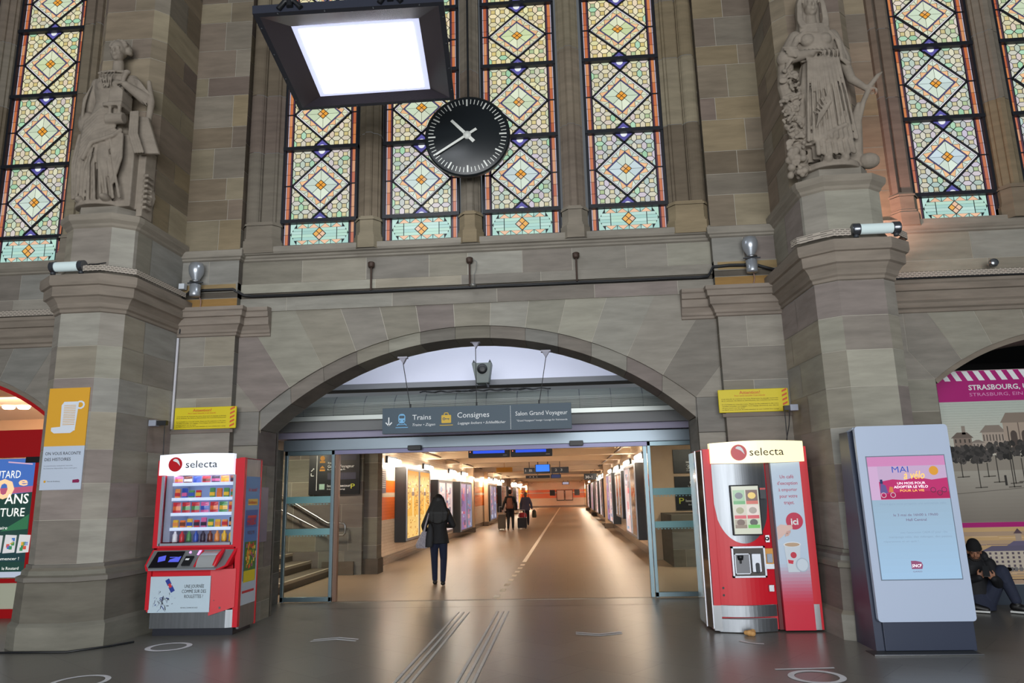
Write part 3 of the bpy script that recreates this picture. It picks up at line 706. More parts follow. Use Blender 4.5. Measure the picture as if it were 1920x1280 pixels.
# door header beam
t=thing('door_header','blue grey aluminium header beam of the sliding glass doors','door header',(0,1.95,2.31))
mb=MB(); mb.bbox(-3.42,3.42,1.90,2.12,2.40,2.585,.015); mb.build('beam',mat('blue_alu',(128,140,150),.35,.5),t)
mb=MB(); mb.box(-2.72,2.58,1.94,2.06,2.335,2.40); mb.build('lower_track',mat('violet_alu',(120,118,150),.4,.3),t)
for k,x in enumerate((-1.20,1.43)):
    mb=MB(); mb.bbox(x-.11,x+.11,1.80,1.90,2.36,2.44,.012); d=mb.build('motion_sensor',BLK,t)
def glassdoor(s,k):
    x0,x1=(-3.40,-2.56) if s<0 else (2.56,3.40); DG=MATS.get('door_glass') or mat('door_glass',(.82,.9,.9),.02,trans=1.0)
    DG.node_tree.nodes['Principled BSDF'].inputs['IOR'].default_value=1.05
    r=sroot('door_%d'%k,((x0+x1)/2,1.95,0)); FR=mat('door_frame',(112,132,140),.35,.6)
    mb=MB(); a=.05
    ix=x1-a if s<0 else x0
    mb.box(ix,ix+a,1.93,1.99,.01,2.40); mb.box(x0,x1,1.93,1.99,.02,.09); mb.box(x0,x1,1.93,1.99,2.33,2.40); 
    ox=x0 if s<0 else x1-a; mb.box(ox,ox+a,1.93,1.99,.01,2.40)
    mb.build('door_frame',FR,r,bevel=.004)
    mb=MB(); mb.box(x0+a,x1-a,1.955,1.965,.09,2.33); mb.build('glass_pane',DG,r)
    mb=MB(); 
    for z0,z1 in((1.555,1.662),(1.05,1.150)): mb.box(x0+a,x1-a,1.948,1.953,z0,z1)
    mb.build('safety_stripe',mat('frosted_teal',(122,172,176),.5),r)
    mb=MB()
    for z in(1.53,1.028):
        for i in range(13): x=x0+.09+i*.052; mb.box(x,x+.028,1.948,1.953,z,z+.014)
    mb.build('dash_marks',mat('frosted_teal',(1,1,1)),r)
    # brown post of the fixed screen behind the sliding leaf
    if s<0:
        mb=MB(); mb.box(-2.56,-2.50,1.99,2.08,.01,2.35); mb.build('fixed_post',mat('bronze_post',(120,92,76),.35,.4),r)
    else:
        mb=MB(); mb.box(2.50,2.555,2.0,2.1,.01,2.35); mb.build('fixed_post',FR,r)
glassdoor(-1,1); glassdoor(1,2)
# overhead direction sign on three cables
t=thing('direction_sign','wide slate blue overhead sign reading Trains, Consignes and Salon Grand Voyageur, hung under the arch','sign',(0,.35,2.51))
SLATE=mat('slate_blue',(62,80,94),.55)
mb=MB(); mb.bbox(-1.365,1.355,.35,.43,2.51,2.877,.004); mb.build('sign_panel',SLATE,t)
yy=.348
def T(s,x,z,h,w=None,m=WINK,al='L',b=0,sl=0,y=None,par=None,nm='lettering',U=(1,0,0)): return text(nm,s,(x,(yy if y is None else y),z),U,(0,0,1),w,h,m,par if par is not None else t,al,b,sl)
T('Trains',-.925,2.70,.075,.27); T('Trains \u2022 Z\u00fcgen',-.925,2.61,.038,.33,sl=.3)
T('Consignes',-.275,2.71,.08,.46); T('Luggage lockers \u2022 Schlie\u00dff\u00e4cher',-.27,2.615,.038,.69,sl=.3)
T('Salon Grand Voyageur',.56,2.715,.062,.74); T('"Grand Voyageurs" lounge \u2022 Lounge f\u00fcr Vielreisende',.575,2.63,.026,.72)
mb=MB(); # arrow
y=yy-.002
def strip(mb,pts,wd,m=0,yv=None):
    yv=y if yv is None else yv
    for (a,b),(c,d) in zip(pts,pts[1:]):
        v=Vector((c-a,0,d-b)); n=Vector((v.z,0,-v.x)).normalized()*wd/2; A=Vector((a,yv,b));B=Vector((c,yv,d)); q=[A-n,B-n,B+n,A+n]
        if (q[1]-q[0]).cross(q[2]-q[1]).y>0: q=q[::-1]
        mb.poly(q,m)
strip(mb,[(-1.27,2.745),(-1.27,2.625)],.016); strip(mb,[(-1.315,2.672),(-1.27,2.625),(-1.225,2.672)],.016)
for z in [2.53+.021*i for i in range(16)]: mb.box(.485,.493,y,y+.001,z,z+.011)
mb.build('arrow_and_dots',WINK,t)
SKY=mat('sign_blue',(120,182,226),.6); YEL=mat('sign_yellow',(214,176,60),.6)
mb=MB(); mb.poly([(a,y,b) for a,b in rrect(-1.13,-1.03,2.655,2.79,.04,4)]); mb.poly([(a,y-.001,b) for a,b in rrect(-1.118,-1.042,2.725,2.765,.012,3)],1)
for cx in(-1.11,-1.05): mb.disc((cx,y-.001,2.69),.010,10,m=1)
strip(mb,[(-1.115,2.652),(-1.15,2.625)],.012);strip(mb,[(-1.045,2.652),(-1.01,2.625)],.012);strip(mb,[(-1.13,2.637),(-1.03,2.637)],.008);strip(mb,[(-1.17,2.595),(-.99,2.595)],.010)
mb.build('train_symbol',[SKY,SLATE],t)
mb=MB(); mb.poly([(a,y,b) for a,b in rrect(-.505,-.365,2.64,2.755,.012,3)]); strip(mb,[(-.465,2.755),(-.46,2.785),(-.41,2.785),(-.405,2.755)],.013); strip(mb,[(-.53,2.61),(-.34,2.61)],.010)
mb.disc((-.468,y-.001,2.70),.020,14,m=1,r0=.010); mb.box(-.452,-.39,y-.002,y-.001,2.695,2.705,1); mb.box(-.405,-.397,y-.002,y-.001,2.682,2.697,1)
mb.build('luggage_symbol',[YEL,SLATE],t)
for x0,z0,x1 in((-1.07,3.60,-.965),(0.0,3.795,0.0),(1.02,3.62,.90)):
    mb=MB(); mb.box(x0-.07,x0+.07,.30,.40,z0-.0,z0+.022); mb.prism([(x0-.05,.31,z0),(x0+.05,.31,z0),(x0,.35,z0-.075)],(0,.08,0)); b=mb.build('ceiling_bracket',mat('bracket_white',(180,180,196),.5),t)
    mb=MB(); mb.cyl((x0,.36,z0-.07),(x1,.39,2.877),.006,seg=6); mb.cyl((x1,.39,2.877),(x1,.39,2.93),.012,seg=6); mb.build('hanging_cable',BLK,b)
# security camera / loudspeaker hung against the white wall
t=thing('wedge_loudspeaker','grey wedge shaped loudspeaker on the white wall above the air curtain','loudspeaker',(0.0,1.5,3.38))
mb=MB(); mb.prism([(-.20,1.45,3.70),(.12,1.45,3.70),(.07,1.45,3.37),(-.13,1.45,3.37)],(0,.22,0)); mb.build('cabinet',mat('grey_speaker',(104,112,110),.5),t,bevel=.01)
mb=MB(); mb.lathe([(.085,0),(.08,-.015),(.03,-.02),(0,-.02)],(-.03,1.45,3.60),'y',18); mb.build('cone',BLK,t)
mb=MB(); 
for a in(-.17,.09): mb.prism([(a-.03,1.5,3.70),(a+.03,1.5,3.70),(a,1.5,3.76)],(0,.1,0))
mb.cyl((.03,1.5,3.37),(.06,1.5,3.30),.02,seg=8); mb.box(-.05,.0,1.6,2.29,3.52,3.58); mb.build('bracket',DKGREY,t)
# ================================================================ passage shell
def passage_tile():
    m=bpy.data.materials.new('glazed_tile'); m.use_nodes=True; nt=m.node_tree;N=nt.nodes;Lk=nt.links;b=N['Principled BSDF']
    g=N.new('ShaderNodeNewGeometry'); sp=N.new('ShaderNodeSeparateXYZ'); Lk.new(g.outputs['Position'],sp.inputs[0])
    cr=N.new('ShaderNodeValToRGB'); cr.color_ramp.interpolation='CONSTANT'; E_=cr.color_ramp.elements; E_[0].position=0; wt=(*lin((222,206,186)),1); og=(*lin((226,112,36)),1); sk=(*lin((128,116,104)),1)
    E_[0].color=sk; E_[1].position=.21/3.2; E_[1].color=wt
    for z,c in((1.065,og),(1.62,wt),(1.735,og),(2.03,wt)): e=E_.new(z/3.2); e.color=c
    d=N.new('ShaderNodeMath'); d.operation='DIVIDE'; d.inputs[1].default_value=3.2; Lk.new(sp.outputs['Z'],d.inputs[0]); Lk.new(d.outputs[0],cr.inputs['Fac'])
    cb_=N.new('ShaderNodeCombineXYZ'); ad=N.new('ShaderNodeMath'); ad.operation='ADD'; Lk.new(sp.outputs['X'],ad.inputs[0]); Lk.new(sp.outputs['Y'],ad.inputs[1]); Lk.new(ad.outputs[0],cb_.inputs[0]); Lk.new(sp.outputs['Z'],cb_.inputs[1])
    br=N.new('ShaderNodeTexBrick'); br.offset=.5; br.inputs['Scale'].default_value=1; br.inputs['Brick Width'].default_value=.24; br.inputs['Row Height'].default_value=.075; br.inputs['Mortar Size'].default_value=.003
    br.inputs['Color1'].default_value=(1,1,1,1);br.inputs['Color2'].default_value=(.93,.93,.93,1);br.inputs['Mortar'].default_value=(.62,.6,.58,1); Lk.new(cb_.outputs[0],br.inputs['Vector'])
    mx=N.new('ShaderNodeMix'); mx.data_type='RGBA'; mx.blend_type='MULTIPLY'; mx.inputs[0].default_value=1; Lk.new(cr.outputs[0],mx.inputs[6]); Lk.new(br.outputs[0],mx.inputs[7]); Lk.new(mx.outputs[2],b.inputs['Base Color'])
    b.inputs['Roughness'].default_value=.22
    return m
TILE=passage_tile()
def shell(name,polys,m,o=(0,0,0)):
    mb=MB()
    for p in polys: mb.poly(p)
    return struct(mb.build(name,m,origin=o))
def wallq(x,y0,y1,z0,z1,s): # normal towards the passage axis
    q=[(x,y0,z0),(x,y1,z0),(x,y1,z1),(x,y0,z1)]
    return q if s<0 else q[::-1]
YF=78
shell('wall_left',[wallq(-3.26,6.6,24,0,3.0,-1),wallq(-3.26,26.2,YF,0,3.0,-1),[(-4.4,26.2,0),(-3.26,26.2,0),(-3.26,26.2,3),(-4.4,26.2,3)],wallq(-4.4,24,26.2,0,3,-1)],TILE,(-3.26,30,0))
shell('wall_right',[wallq(3.30,8.4,YF,0,3.0,1)],TILE,(3.3,30,0))
shell('wall_back',[[(-3.9,YF,0),(3.9,YF,0),(3.9,YF,3.0),(-3.9,YF,3.0)]],TILE,(0,YF,0))
CZ=2.98
shell('ceiling',[[(-5.88,2.25,CZ),(-5.88,YF,CZ),(6.05,YF,CZ),(6.05,2.25,CZ)]],CREAM,(0,30,CZ))
k=0
for yb,zb in [(8.8,2.84),(13.5,2.80),(17.6,2.80),(21.8,2.80),(25.2,2.70),(30.5,2.78),(36,2.76),(42,2.74),(50,2.76),(58,2.76),(68,2.76)]:
    mb=MB(); mb.box(-3.26,3.30,yb,yb+.38,zb,CZ); struct(mb.build('ceiling',BEAM,origin=(0,yb,zb)))
# columns along the passage
COLM=mat('painted_column',(196,168,138),.5,noise=.06,nscale=(2,2,2)); 
for x,yc,w in((-3.1,23.4,.34),(-3.1,30.0,.2),(3.14,24.8,.34),(-3.1,46,.3),(3.14,44,.3),(3.14,60,.3)):
    mb=MB(); mb.box(x-w/2,x+w/2,yc-.2,yc+.2,0,CZ); mb.box(x-w/2-.03,x+w/2+.03,yc-.23,yc+.23,0,.22,1)
    struct(mb.build('wall_'+('left' if x<0 else 'right'),[COLM,mat('column_foot',(96,84,72),.6)],bevel=.012))
# stone walls of the near end: left (with stairs) and right
mb=MB()
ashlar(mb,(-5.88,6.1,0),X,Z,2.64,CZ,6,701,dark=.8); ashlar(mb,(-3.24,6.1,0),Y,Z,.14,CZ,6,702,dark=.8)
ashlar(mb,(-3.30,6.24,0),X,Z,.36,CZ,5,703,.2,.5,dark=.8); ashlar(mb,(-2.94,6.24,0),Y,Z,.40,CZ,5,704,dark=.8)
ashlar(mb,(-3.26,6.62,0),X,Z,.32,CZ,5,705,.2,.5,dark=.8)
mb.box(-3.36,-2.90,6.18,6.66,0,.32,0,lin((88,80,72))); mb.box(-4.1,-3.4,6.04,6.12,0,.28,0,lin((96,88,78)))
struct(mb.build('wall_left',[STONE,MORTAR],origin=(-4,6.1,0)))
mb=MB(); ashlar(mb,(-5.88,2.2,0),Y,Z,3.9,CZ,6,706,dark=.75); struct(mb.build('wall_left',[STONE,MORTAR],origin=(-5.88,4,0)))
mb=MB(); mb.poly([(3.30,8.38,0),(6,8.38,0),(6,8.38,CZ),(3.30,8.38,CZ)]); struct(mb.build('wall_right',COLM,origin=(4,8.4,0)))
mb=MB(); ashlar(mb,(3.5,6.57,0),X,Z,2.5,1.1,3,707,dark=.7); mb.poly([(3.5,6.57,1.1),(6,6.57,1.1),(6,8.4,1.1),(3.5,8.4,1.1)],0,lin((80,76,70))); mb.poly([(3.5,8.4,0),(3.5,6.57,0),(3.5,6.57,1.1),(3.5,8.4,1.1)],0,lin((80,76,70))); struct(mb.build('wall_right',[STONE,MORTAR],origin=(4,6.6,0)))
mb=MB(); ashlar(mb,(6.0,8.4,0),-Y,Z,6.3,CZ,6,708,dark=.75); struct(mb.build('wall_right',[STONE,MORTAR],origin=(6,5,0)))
# stairs going up to the left
t=thing('staircase','grey stone stairs with pale nosings rising left behind the left glass door','stairs',(-4.6,4.3,0))
ST=mat('stair_stone',(96,88,78),.6,noise=.1,nscale=(5,5,5)); NO=mat('nosing',(176,166,150),.5)
for i in range(5):
    x=-3.88-.42*i; mb=MB(); mb.box(-5.85,x,2.9,5.97,.16*i+(.001 if i else 0),.16*(i+1)-.001); st=mb.build('step',ST,t)
    mb=MB(); mb.box(x-.05,x+.006,2.9,5.97,.16*(i+1)-.05,.16*(i+1)+.004); mb.build('nosing',NO,st)
t=thing('handrail','pair of steel handrails sloping down the stone wall beside the stairs','handrail',(-4.4,5.9,1.0))
for z in(0,.0):
    pass
mb=MB(); mb.tube([(-5.84,5.95,1.82),(-4.20,5.95,1.0),(-4.05,5.95,.93)],.022,8); mb.tube([(-5.6,5.98,2.03+.02),(-3.97,5.98,1.10),(-3.80,5.98,1.10),(-3.62,5.98,1.09),(-3.58,5.98,1.05),(-3.58,5.98,.88),(-3.62,5.98,.84),(-3.85,5.98,.84)],.022,8); mb.build('rail',STEEL,t)
for x,z in((-4.6,1.2),(-5.4,1.6),(-4.2,1.22)): mb=MB(); mb.tube([(x,5.95,z),(x,6.0,z-.06),(x,6.09,z-.06)],.012,6); mb.build('rail_bracket',STEEL,t)
# ---- dark information panels near the doors
SB=mat('sign_black',(16,18,26),.35)
t=thing('wall_sign','black information panel with toilet and parking symbols on the stone wall by the stairs','sign',(-3.87,6.05,1.71))
mb=MB(); mb.box(-4.44,-3.30,6.04,6.09,1.71,2.63); mb.build('panel',SB,t); yy=6.036; y=6.034
mb=MB(); mb.box(-4.27,-4.258,y,y+.003,1.80,2.56); strip(mb,[(-4.39,2.22),(-4.33,2.28)],.014); strip(mb,[(-4.35,2.28),(-4.33,2.28),(-4.33,2.26)],.014); strip(mb,[(-4.39,2.18),(-4.39,2.12),(-4.33,2.12)],.014); mb.build('arrows',WINK,t)
mb=MB(); mb.disc((-4.14,y,2.50),.055,14); mb.box(-4.20,-4.08,y,y+.002,2.40,2.44); mb.poly([(-4.20,y,2.28),(-4.08,y,2.28),(-4.14,y,2.34)]); mb.box(-4.2,-4.08,y,y+.002,2.22,2.26); mb.build('symbol',mat('amber_ink',(190,130,40),.6),t)
mb=MB(); mb.box(-4.20,-4.08,y,y+.002,1.82,1.94); mb.build('exit_symbol',mat('pale_green_ink',(150,180,165),.6),t)
T('Salon',-4.02,2.38,.04,.2,par=t,y=y); T('Grand Voyageur',-4.02,2.29,.065,.60,par=t,y=y); T('Lounge',-4.02,2.24,.03,.4,par=t,y=y); T('Issue de secours',-4.02,1.87,.06,.55,par=t,y=y); T('Notausgang',-4.02,1.81,.03,.4,par=t,y=y)
T('P',-3.49,1.83,.11,.09,mat('lime_ink',(196,200,60),.6),par=t,y=y); 
mb=MB(); mb.box(-4.02,-3.38,y,y+.002,2.45,2.56); mb.box(-4.02,-3.38,y,y+.002,2.03,2.18); mb.build('text_band',mat('indigo_band',(38,38,62),.5),t)
y=8.33
for z0,z1,lab in((2.03,2.60,'upper black information panel with a pictogram behind the right glass door'),(1.66,1.95,'middle black information panel behind the right glass door'),(1.15,1.52,'low black parking sign behind the right glass door')):
    t=thing('wall_sign',lab,'sign',(4.4,8.36,z0)); mb=MB(); mb.box(3.88,5.0,8.335,8.378,z0,z1); mb.build('panel',SB,t)
    if z1>2.5: T('31',4.18,2.12,.12,.17,par=t,y=8.333); mb=MB(); mb.box(4.18,4.34,y-.002,y+.002,2.27,2.31); mb.box(4.18,4.34,y-.002,y+.002,2.08,2.09); mb.build('pictogram',WINK,t)
    elif z1>1.8: T('Consignes',4.24,1.76,.09,.5,par=t,y=8.333); T('Lockers',4.2,1.70,.035,.3,par=t,y=8.333)
    else: T('P',3.96,1.30,.15,.12,mat('lime_ink',(1,1,1)),par=t,y=8.333); T('Issue de secours',4.12,1.34,.065,.6,par=t,y=8.333); T('Emergency exit',4.18,1.26,.035,.4,par=t,y=8.333)
# ---- wall lamps
LAMP=mat('lamp_tube',(255,255,250),.5,emit=(1,.93,.80),es=30.0)
def wall_lamp(s,yc,L,z,lab,first=[None]):
    x=-3.26 if s<0 else 3.30
    t=thing('wall_lamp',lab,'lamp',(x,yc,z),'fluorescent wall lamps along the passage')
    mb=MB(); mb.box(min(x,x-s*.06),max(x,x-s*.06),yc-L/2-.03,yc+L/2+.03,z-.02,z+.15); mb.build('lamp_housing',DKGREY,t)
    mb=MB(); mb.tube([(x-s*.11,yc-L/2,z+.03),(x-s*.11,yc+L/2,z+.03)],.065,10); mb.build('diffuser',LAMP,t)
ordl=['nearest','second','third','fourth','fifth','sixth','seventh','eighth','ninth','tenth']
for i,yc in enumerate((8.75,13.5,18.6,22.0,31.5,36,41,47,54,62)): wall_lamp(-1,yc,1.0,2.49,'%s glowing tube lamp on the left passage wall, counted from the doors'%ordl[i])
for i,yc in enumerate((10.0,13.9,18.8,23.2,28.5,33,39,46,54,63)): wall_lamp(1,yc,1.0,2.49,'%s glowing tube lamp on the right passage wall, counted from the doors'%ordl[i])
# conduits under the ceiling
for s,lab in((-1,'left'),(1,'right')):
    mb=MB(); x=-2.88 if s<0 else 2.92
    for k in range(3): mb.tube([(x-s*.06*k,6.9 if s<0 else 8.6,2.90-.03*k),(x-s*.06*k,YF-.5,2.90-.03*k)],.022,6)
    tag(mb.build('pipe_run',mat('pipe_brown',(110,88,66),.5)),'bundle of brown pipes under the ceiling along the %s passage wall'%lab,'pipes')
# ceiling lamps (square recessed reflections)
for x,yc,lab in((-1.9,11.6,'nearer'),(-1.0,15.6,'farther')):
    mb=MB(); mb.box(x-.3,x+.3,yc-.3,yc+.3,CZ-.05,CZ-.01); tag(mb.build('ceiling_lamp',LAMP),'%s square glowing lamp on the passage ceiling'%lab,'lamp')
# ---- backlit advertising cases
rngA=random.Random(77)
def poster_faces(mb,kind,yv0,yv1,z0,z1,x,s,rng):
    """poster drawn as small coloured fields on the face plane, u runs along the passage"""
    def q(u0,u1,v0,v1,c,e=0.0):
        a,b=yv0+(yv1-yv0)*u0,yv0+(yv1-yv0)*u1; c0,c1=z0+(z1-z0)*v0,z0+(z1-z0)*v1; xx=x-s*(.001+e)
        P=[(xx,a,c0),(xx,b,c0),(xx,b,c1),(xx,a,c1)]
        mb.poly(P if s<0 else P[::-1],0,lin(c))
    if kind=='gold':
        q(0,1,0,1,(238,176,64))
        q(0,1,0,.32,(240,196,110),.001)
        q(0,1,.93,1,(70,80,160) if rng.random()<.5 else (236,160,50),.001)
        for i in range(70):
            u,v=rng.random()*.9,rng.random()*.9; w_,h_=rng.uniform(.03,.09),rng.uniform(.01,.04); q(u,u+w_,v,v+h_,rng.choice([(255,214,110),(214,140,30),(250,224,150),(196,120,30)]),.002)
        for i in range(34):
            u=rng.choice([.08,.2,.72,.84]); v=rng.uniform(.45,.8); q(u,u+.08,v,v+.012,(120,70,24),.003)
        q(.44,.56,.30,.62,(250,210,130),.003); q(.38,.62,.62,.68,(120,96,80),.003); q(.46,.54,.68,.74,(250,240,220),.003)
    else:
        base={'blue':(96,110,150),'pink':(214,190,186),'violet':(120,96,150),'mix':(190,170,150)}[kind]
        q(0,1,0,1,base); 
        for i in range(16):
            u,v=rng.random()*.6,rng.random()*.85; q(u,u+rng.uniform(.15,.4),v,v+rng.uniform(.03,.14),mixc(base,rng.choice([(60,70,130),(230,120,110),(240,236,230),(80,150,190),(210,60,80),(40,40,60)]),.6),.001+.0002*i)
POST=mat('backlit_poster',(.5,.5,.5),.2,attr=True,emit='attr',es=.95); DIMP=mat('gloss_poster',(.5,.5,.5),.12,attr=True)
def ad_case(s,y0,y1,z0,z1,kinds,lab,dep=.28):
    xw=-3.26 if s<0 else 3.30; x=xw-s*dep
    t=thing('advertising_case',lab,'advertising case',(xw-s*dep/2,(y0+y1)/2,z0))
    mb=MB(); mb.box(min(xw,x),max(xw,x),y0,y1,z0,z1); mb.build('case',BLK,t,bevel=.01)
    n=len(kinds); w_=(y1-y0)/n
    for i,k in enumerate(kinds):
        a,b=y0+i*w_+.07,y0+(i+1)*w_-.07; f=MB()
        for A,B,C,D in((a-.05,a,z0+.03,z1-.03),(b,b+.05,z0+.03,z1-.03),(a,b,z0+.03,z0+.09),(a,b,z1-.09,z1-.03)): f.box(min(x,x-s*.03),max(x,x-s*.03),A,B,C,D)
        fr=f.build('poster_frame',mat('frame_metal',(150,152,160),.35,.6),t)
        p=MB(); poster_faces(p,k,a,b,z0+.09,z1-.09,x-s*.01,s,rngA); p.build('poster',POST if k=='gold' else (POST if k!='mix' else DIMP),fr)
ad_case(-1,9.25,12.6,.47,2.40,['gold','gold'],'large backlit case with two golden posters, nearest on the left passage wall',.30)
ad_case(-1,14.4,17.4,.35,2.16,['pink','pink'],'second advertising case on the left passage wall, behind the walking woman',.25)
ad_case(-1,19.2,22.6,.20,2.17,['violet','blue'],'third advertising case on the left passage wall, blue posters in front of the column',.3)
ad_case(-1,30.8,34.2,.20,2.16,['blue','blue'],'fourth advertising case on the left passage wall, just past the white column',.28)
ad_case(-1,38,41.5,.5,2.2,['mix','mix'],'fifth advertising case on the left passage wall, beside the distant man',.28)
ad_case(-1,44,48,.3,2.2,['pink','mix'],'sixth advertising case on the left passage wall',.28)
ad_case(-1,52,57,.3,2.2,['pink','gold'],'last advertising case on the left passage wall',.28)
ad_case(1,9.0,12.4,.42,2.34,['mix','pink'],'nearest advertising case on the right passage wall, beside the glass door',.30)
ad_case(1,14.6,17.4,.75,2.3,['mix','mix'],'second advertising case on the right passage wall, the one hung highest',.25)
ad_case(1,19.0,22.6,.40,2.36,['pink','violet'],'third advertising case on the right passage wall, before the column',.30)
ad_case(1,27,30,.4,2.3,['mix','pink'],'fourth advertising case on the right passage wall, after the column',.28)
ad_case(1,33,37,.4,2.3,['pink','mix'],'fifth advertising case on the right passage wall',.28)
ad_case(1,41,45,.4,2.3,['violet','pink'],'sixth advertising case on the right passage wall',.28)
ad_case(1,50,55,.4,2.3,['pink','mix'],'last advertising case on the right passage wall',.28)
# timetable sheet by the near left corner
t=thing('timetable_board','small lilac timetable board at the near left corner of the passage','notice board',(-3.2,7.6,1.72)); mb=MB(); mb.box(-3.255,-3.20,7.35,8.05,1.72,2.32); mb.build('board',mat('lilac_board',(116,110,136),.4),t)
mb=MB()
for i in range(9): mb.poly([(-3.198,7.40,2.25-.05*i),(-3.198,8.0,2.25-.05*i),(-3.198,8.0,2.27-.05*i),(-3.198,7.40,2.27-.05*i)])
mb.build('printed_lines',WINK,t)
# ---- hanging displays
BLUE=mat('screen_blue',(20,40,150),.3,emit=(.02,.09,.80),es=1.0); BLUE2=mat('screen_bright_blue',(20,90,220),.3,emit=(.02,.17,.86),es=1.1)
def display(x0,x1,y0,z0,z1,lab,scr,m,extra=True,dep=.25):
    t=thing('departure_display',lab,'display screen',((x0+x1)/2,y0,z0)); mb=MB(); mb.bbox(x0,x1,y0,y0+dep,z0,z1,.02); mb.build('housing',SB,t)
    a,b,c,d=scr; mb=MB(); mb.box(a,b,y0-.004,y0+.002,c,d); s_=mb.build('screen',m,t)
    mb=MB(); mb.cyl(((x0+x1)/2-.2,y0+dep/2,z1),((x0+x1)/2-.2,y0+dep/2,CZ),.02,seg=8); mb.cyl(((x0+x1)/2+.2,y0+dep/2,z1),((x0+x1)/2+.2,y0+dep/2,CZ),.02,seg=8); mb.build('ceiling_rod',DKGREY,t)
    if extra:
        mb=MB(); mb.disc((x0+.05,y0-.003,z0+.14),.012,10); mb.build('red_lamp',mat('red_led',(255,80,60),.4,emit=(1,.25,.15),es=2),t)
        mb=MB(); mb.box(x1-.16,x1-.06,y0-.003,y0,z0+.035,z0+.06); mb.build('maker_plate',mat('plate_grey',(150,150,155),.5),t)
    return t
display(-1.14,-.12,8.0,2.52,2.85,'left one of two blue departure screens hung side by side nearest the doors',(-1.02,-.24,2.62,2.83),BLUE)
display(-.09,.93,8.0,2.52,2.85,'right one of two blue departure screens hung side by side nearest the doors',(.03,.78,2.62,2.83),BLUE)
display(.0,.62,20.0,2.42,2.78,'bright blue departure screen over the middle of the passage',(.03,.58,2.50,2.77),BLUE2,False)
t=thing('passage_sign','black and white platform sign beside the bright blue screen, on its right','sign',(1.0,20,2.45)); mb=MB(); mb.box(.64,1.36,20.0,20.12,2.42,2.66); mb.cyl((1,20.06,2.66),(1,20.06,CZ),.015,seg=6); mb.build('panel',SB,t); T('2  3',.80,2.50,.10,.30,par=t,y=19.998)
t=thing('passage_sign','small black platform sign beside the bright blue screen, on its left','sign',(-.3,20,2.45)); mb=MB(); mb.box(-.46,-.02,20.0,20.12,2.42,2.66); mb.cyl((-.24,20.06,2.66),(-.24,20.06,CZ),.015,seg=6); mb.build('panel',SB,t); T('1 B',-.40,2.50,.10,.28,par=t,y=19.998)
t=thing('caution_sign','yellow notice under a ceiling beam of the passage','sign',(-1.2,21.7,2.5)); mb=MB(); mb.box(-1.75,-1.05,21.70,21.74,2.56,2.76); mb.cyl((-1.4,21.72,2.76),(-1.4,21.72,CZ),.01,seg=6); mb.build('panel',mat('mustard',(176,120,16),.6),t)
display(.35,.95,33,2.48,2.70,'dark hanging display further down the passage',(.4,.9,2.5,2.68),mat('screen_dark',(18,24,50),.3,emit=(.01,.02,.08)),False)
t=thing('passage_sign','long black sign hung left of the dark display, further down','sign',(-.4,33,2.5)); mb=MB(); mb.box(-1.1,.30,33.0,33.1,2.50,2.66); mb.cyl((-.4,33.05,2.66),(-.4,33.05,CZ),.015,seg=6); mb.build('panel',SB,t); T('A  B  C',-.9,2.55,.07,.5,par=t,y=32.998)
t=thing('passage_sign','black platform sign with white letters at the right wall, past the column','sign',(2.7,34,2.45)); mb=MB(); mb.box(2.30,3.05,34.0,34.1,2.36,2.72); mb.cyl((2.7,34.05,2.72),(2.7,34.05,CZ),.015,seg=6); mb.build('panel',SB,t); T('30-1',2.38,2.44,.16,.4,par=t,y=33.998)
display(.85,1.5,60,2.40,2.66,'farthest small hanging display, near the end wall',(.9,1.45,2.43,2.63),mat('screen_pale',(150,150,170),.3,emit=(.3,.3,.4)),False)
# notice boards on the end wall
for x0,lab in((.02,'left'),(1.0,'right')):
    t=thing('poster_board','white poster in a dark frame on the end wall of the passage, %s one'%lab,'poster',(x0+.45,YF-.05,1.0)); mb=MB(); mb.box(x0,x0+.95,YF-.10,YF-.01,.75,2.0); mb.build('frame',DKGREY,t); mb=MB(); mb.box(x0+.07,x0+.88,YF-.11,YF-.10,.85,1.93); mb.build('sheet',mat('white_sheet',(214,204,210),.5),t)
for x0,lab in((-.75,'left'),(2.15,'right')):
    mb=MB(); mb.box(x0,x0+.6,YF-.08,YF-.01,1.35,2.0); tag(mb.build('wall_board',SB),'small black board on the end wall, %s of the white posters'%lab,'board')
# unseen strips boosting the passage tubes; last pair added to brighten the end wall
WARM=(1,.78,.56)
for yc,pw in((10,70),(16,80),(22,70),(30,90),(40,100),(52,150),(62,150),(73,230)):
    for s in(-1,1): area('passage_fill',(s*2.95,yc,2.42),(0,math.radians(-35*s),0),.1,3.2,pw*1.0,WARM)

# added lamps, out of view, brightening the two lobbies beside the passage
for x,y_,lab in((-4.6,4.4,'left'),(4.7,5.4,'right')):
    mb=MB(); mb.box(x-.3,x+.3,y_-.3,y_+.3,CZ-.05,CZ-.01); tag(mb.build('ceiling_lamp',LAMP),'added square lamp, out of view, brightening the lobby behind the %s glass door'%lab,'lamp')
    area('lobby_fill',(x,y_,CZ-.08),(0,0,0),.6,.6,55,(1,.80,.56))
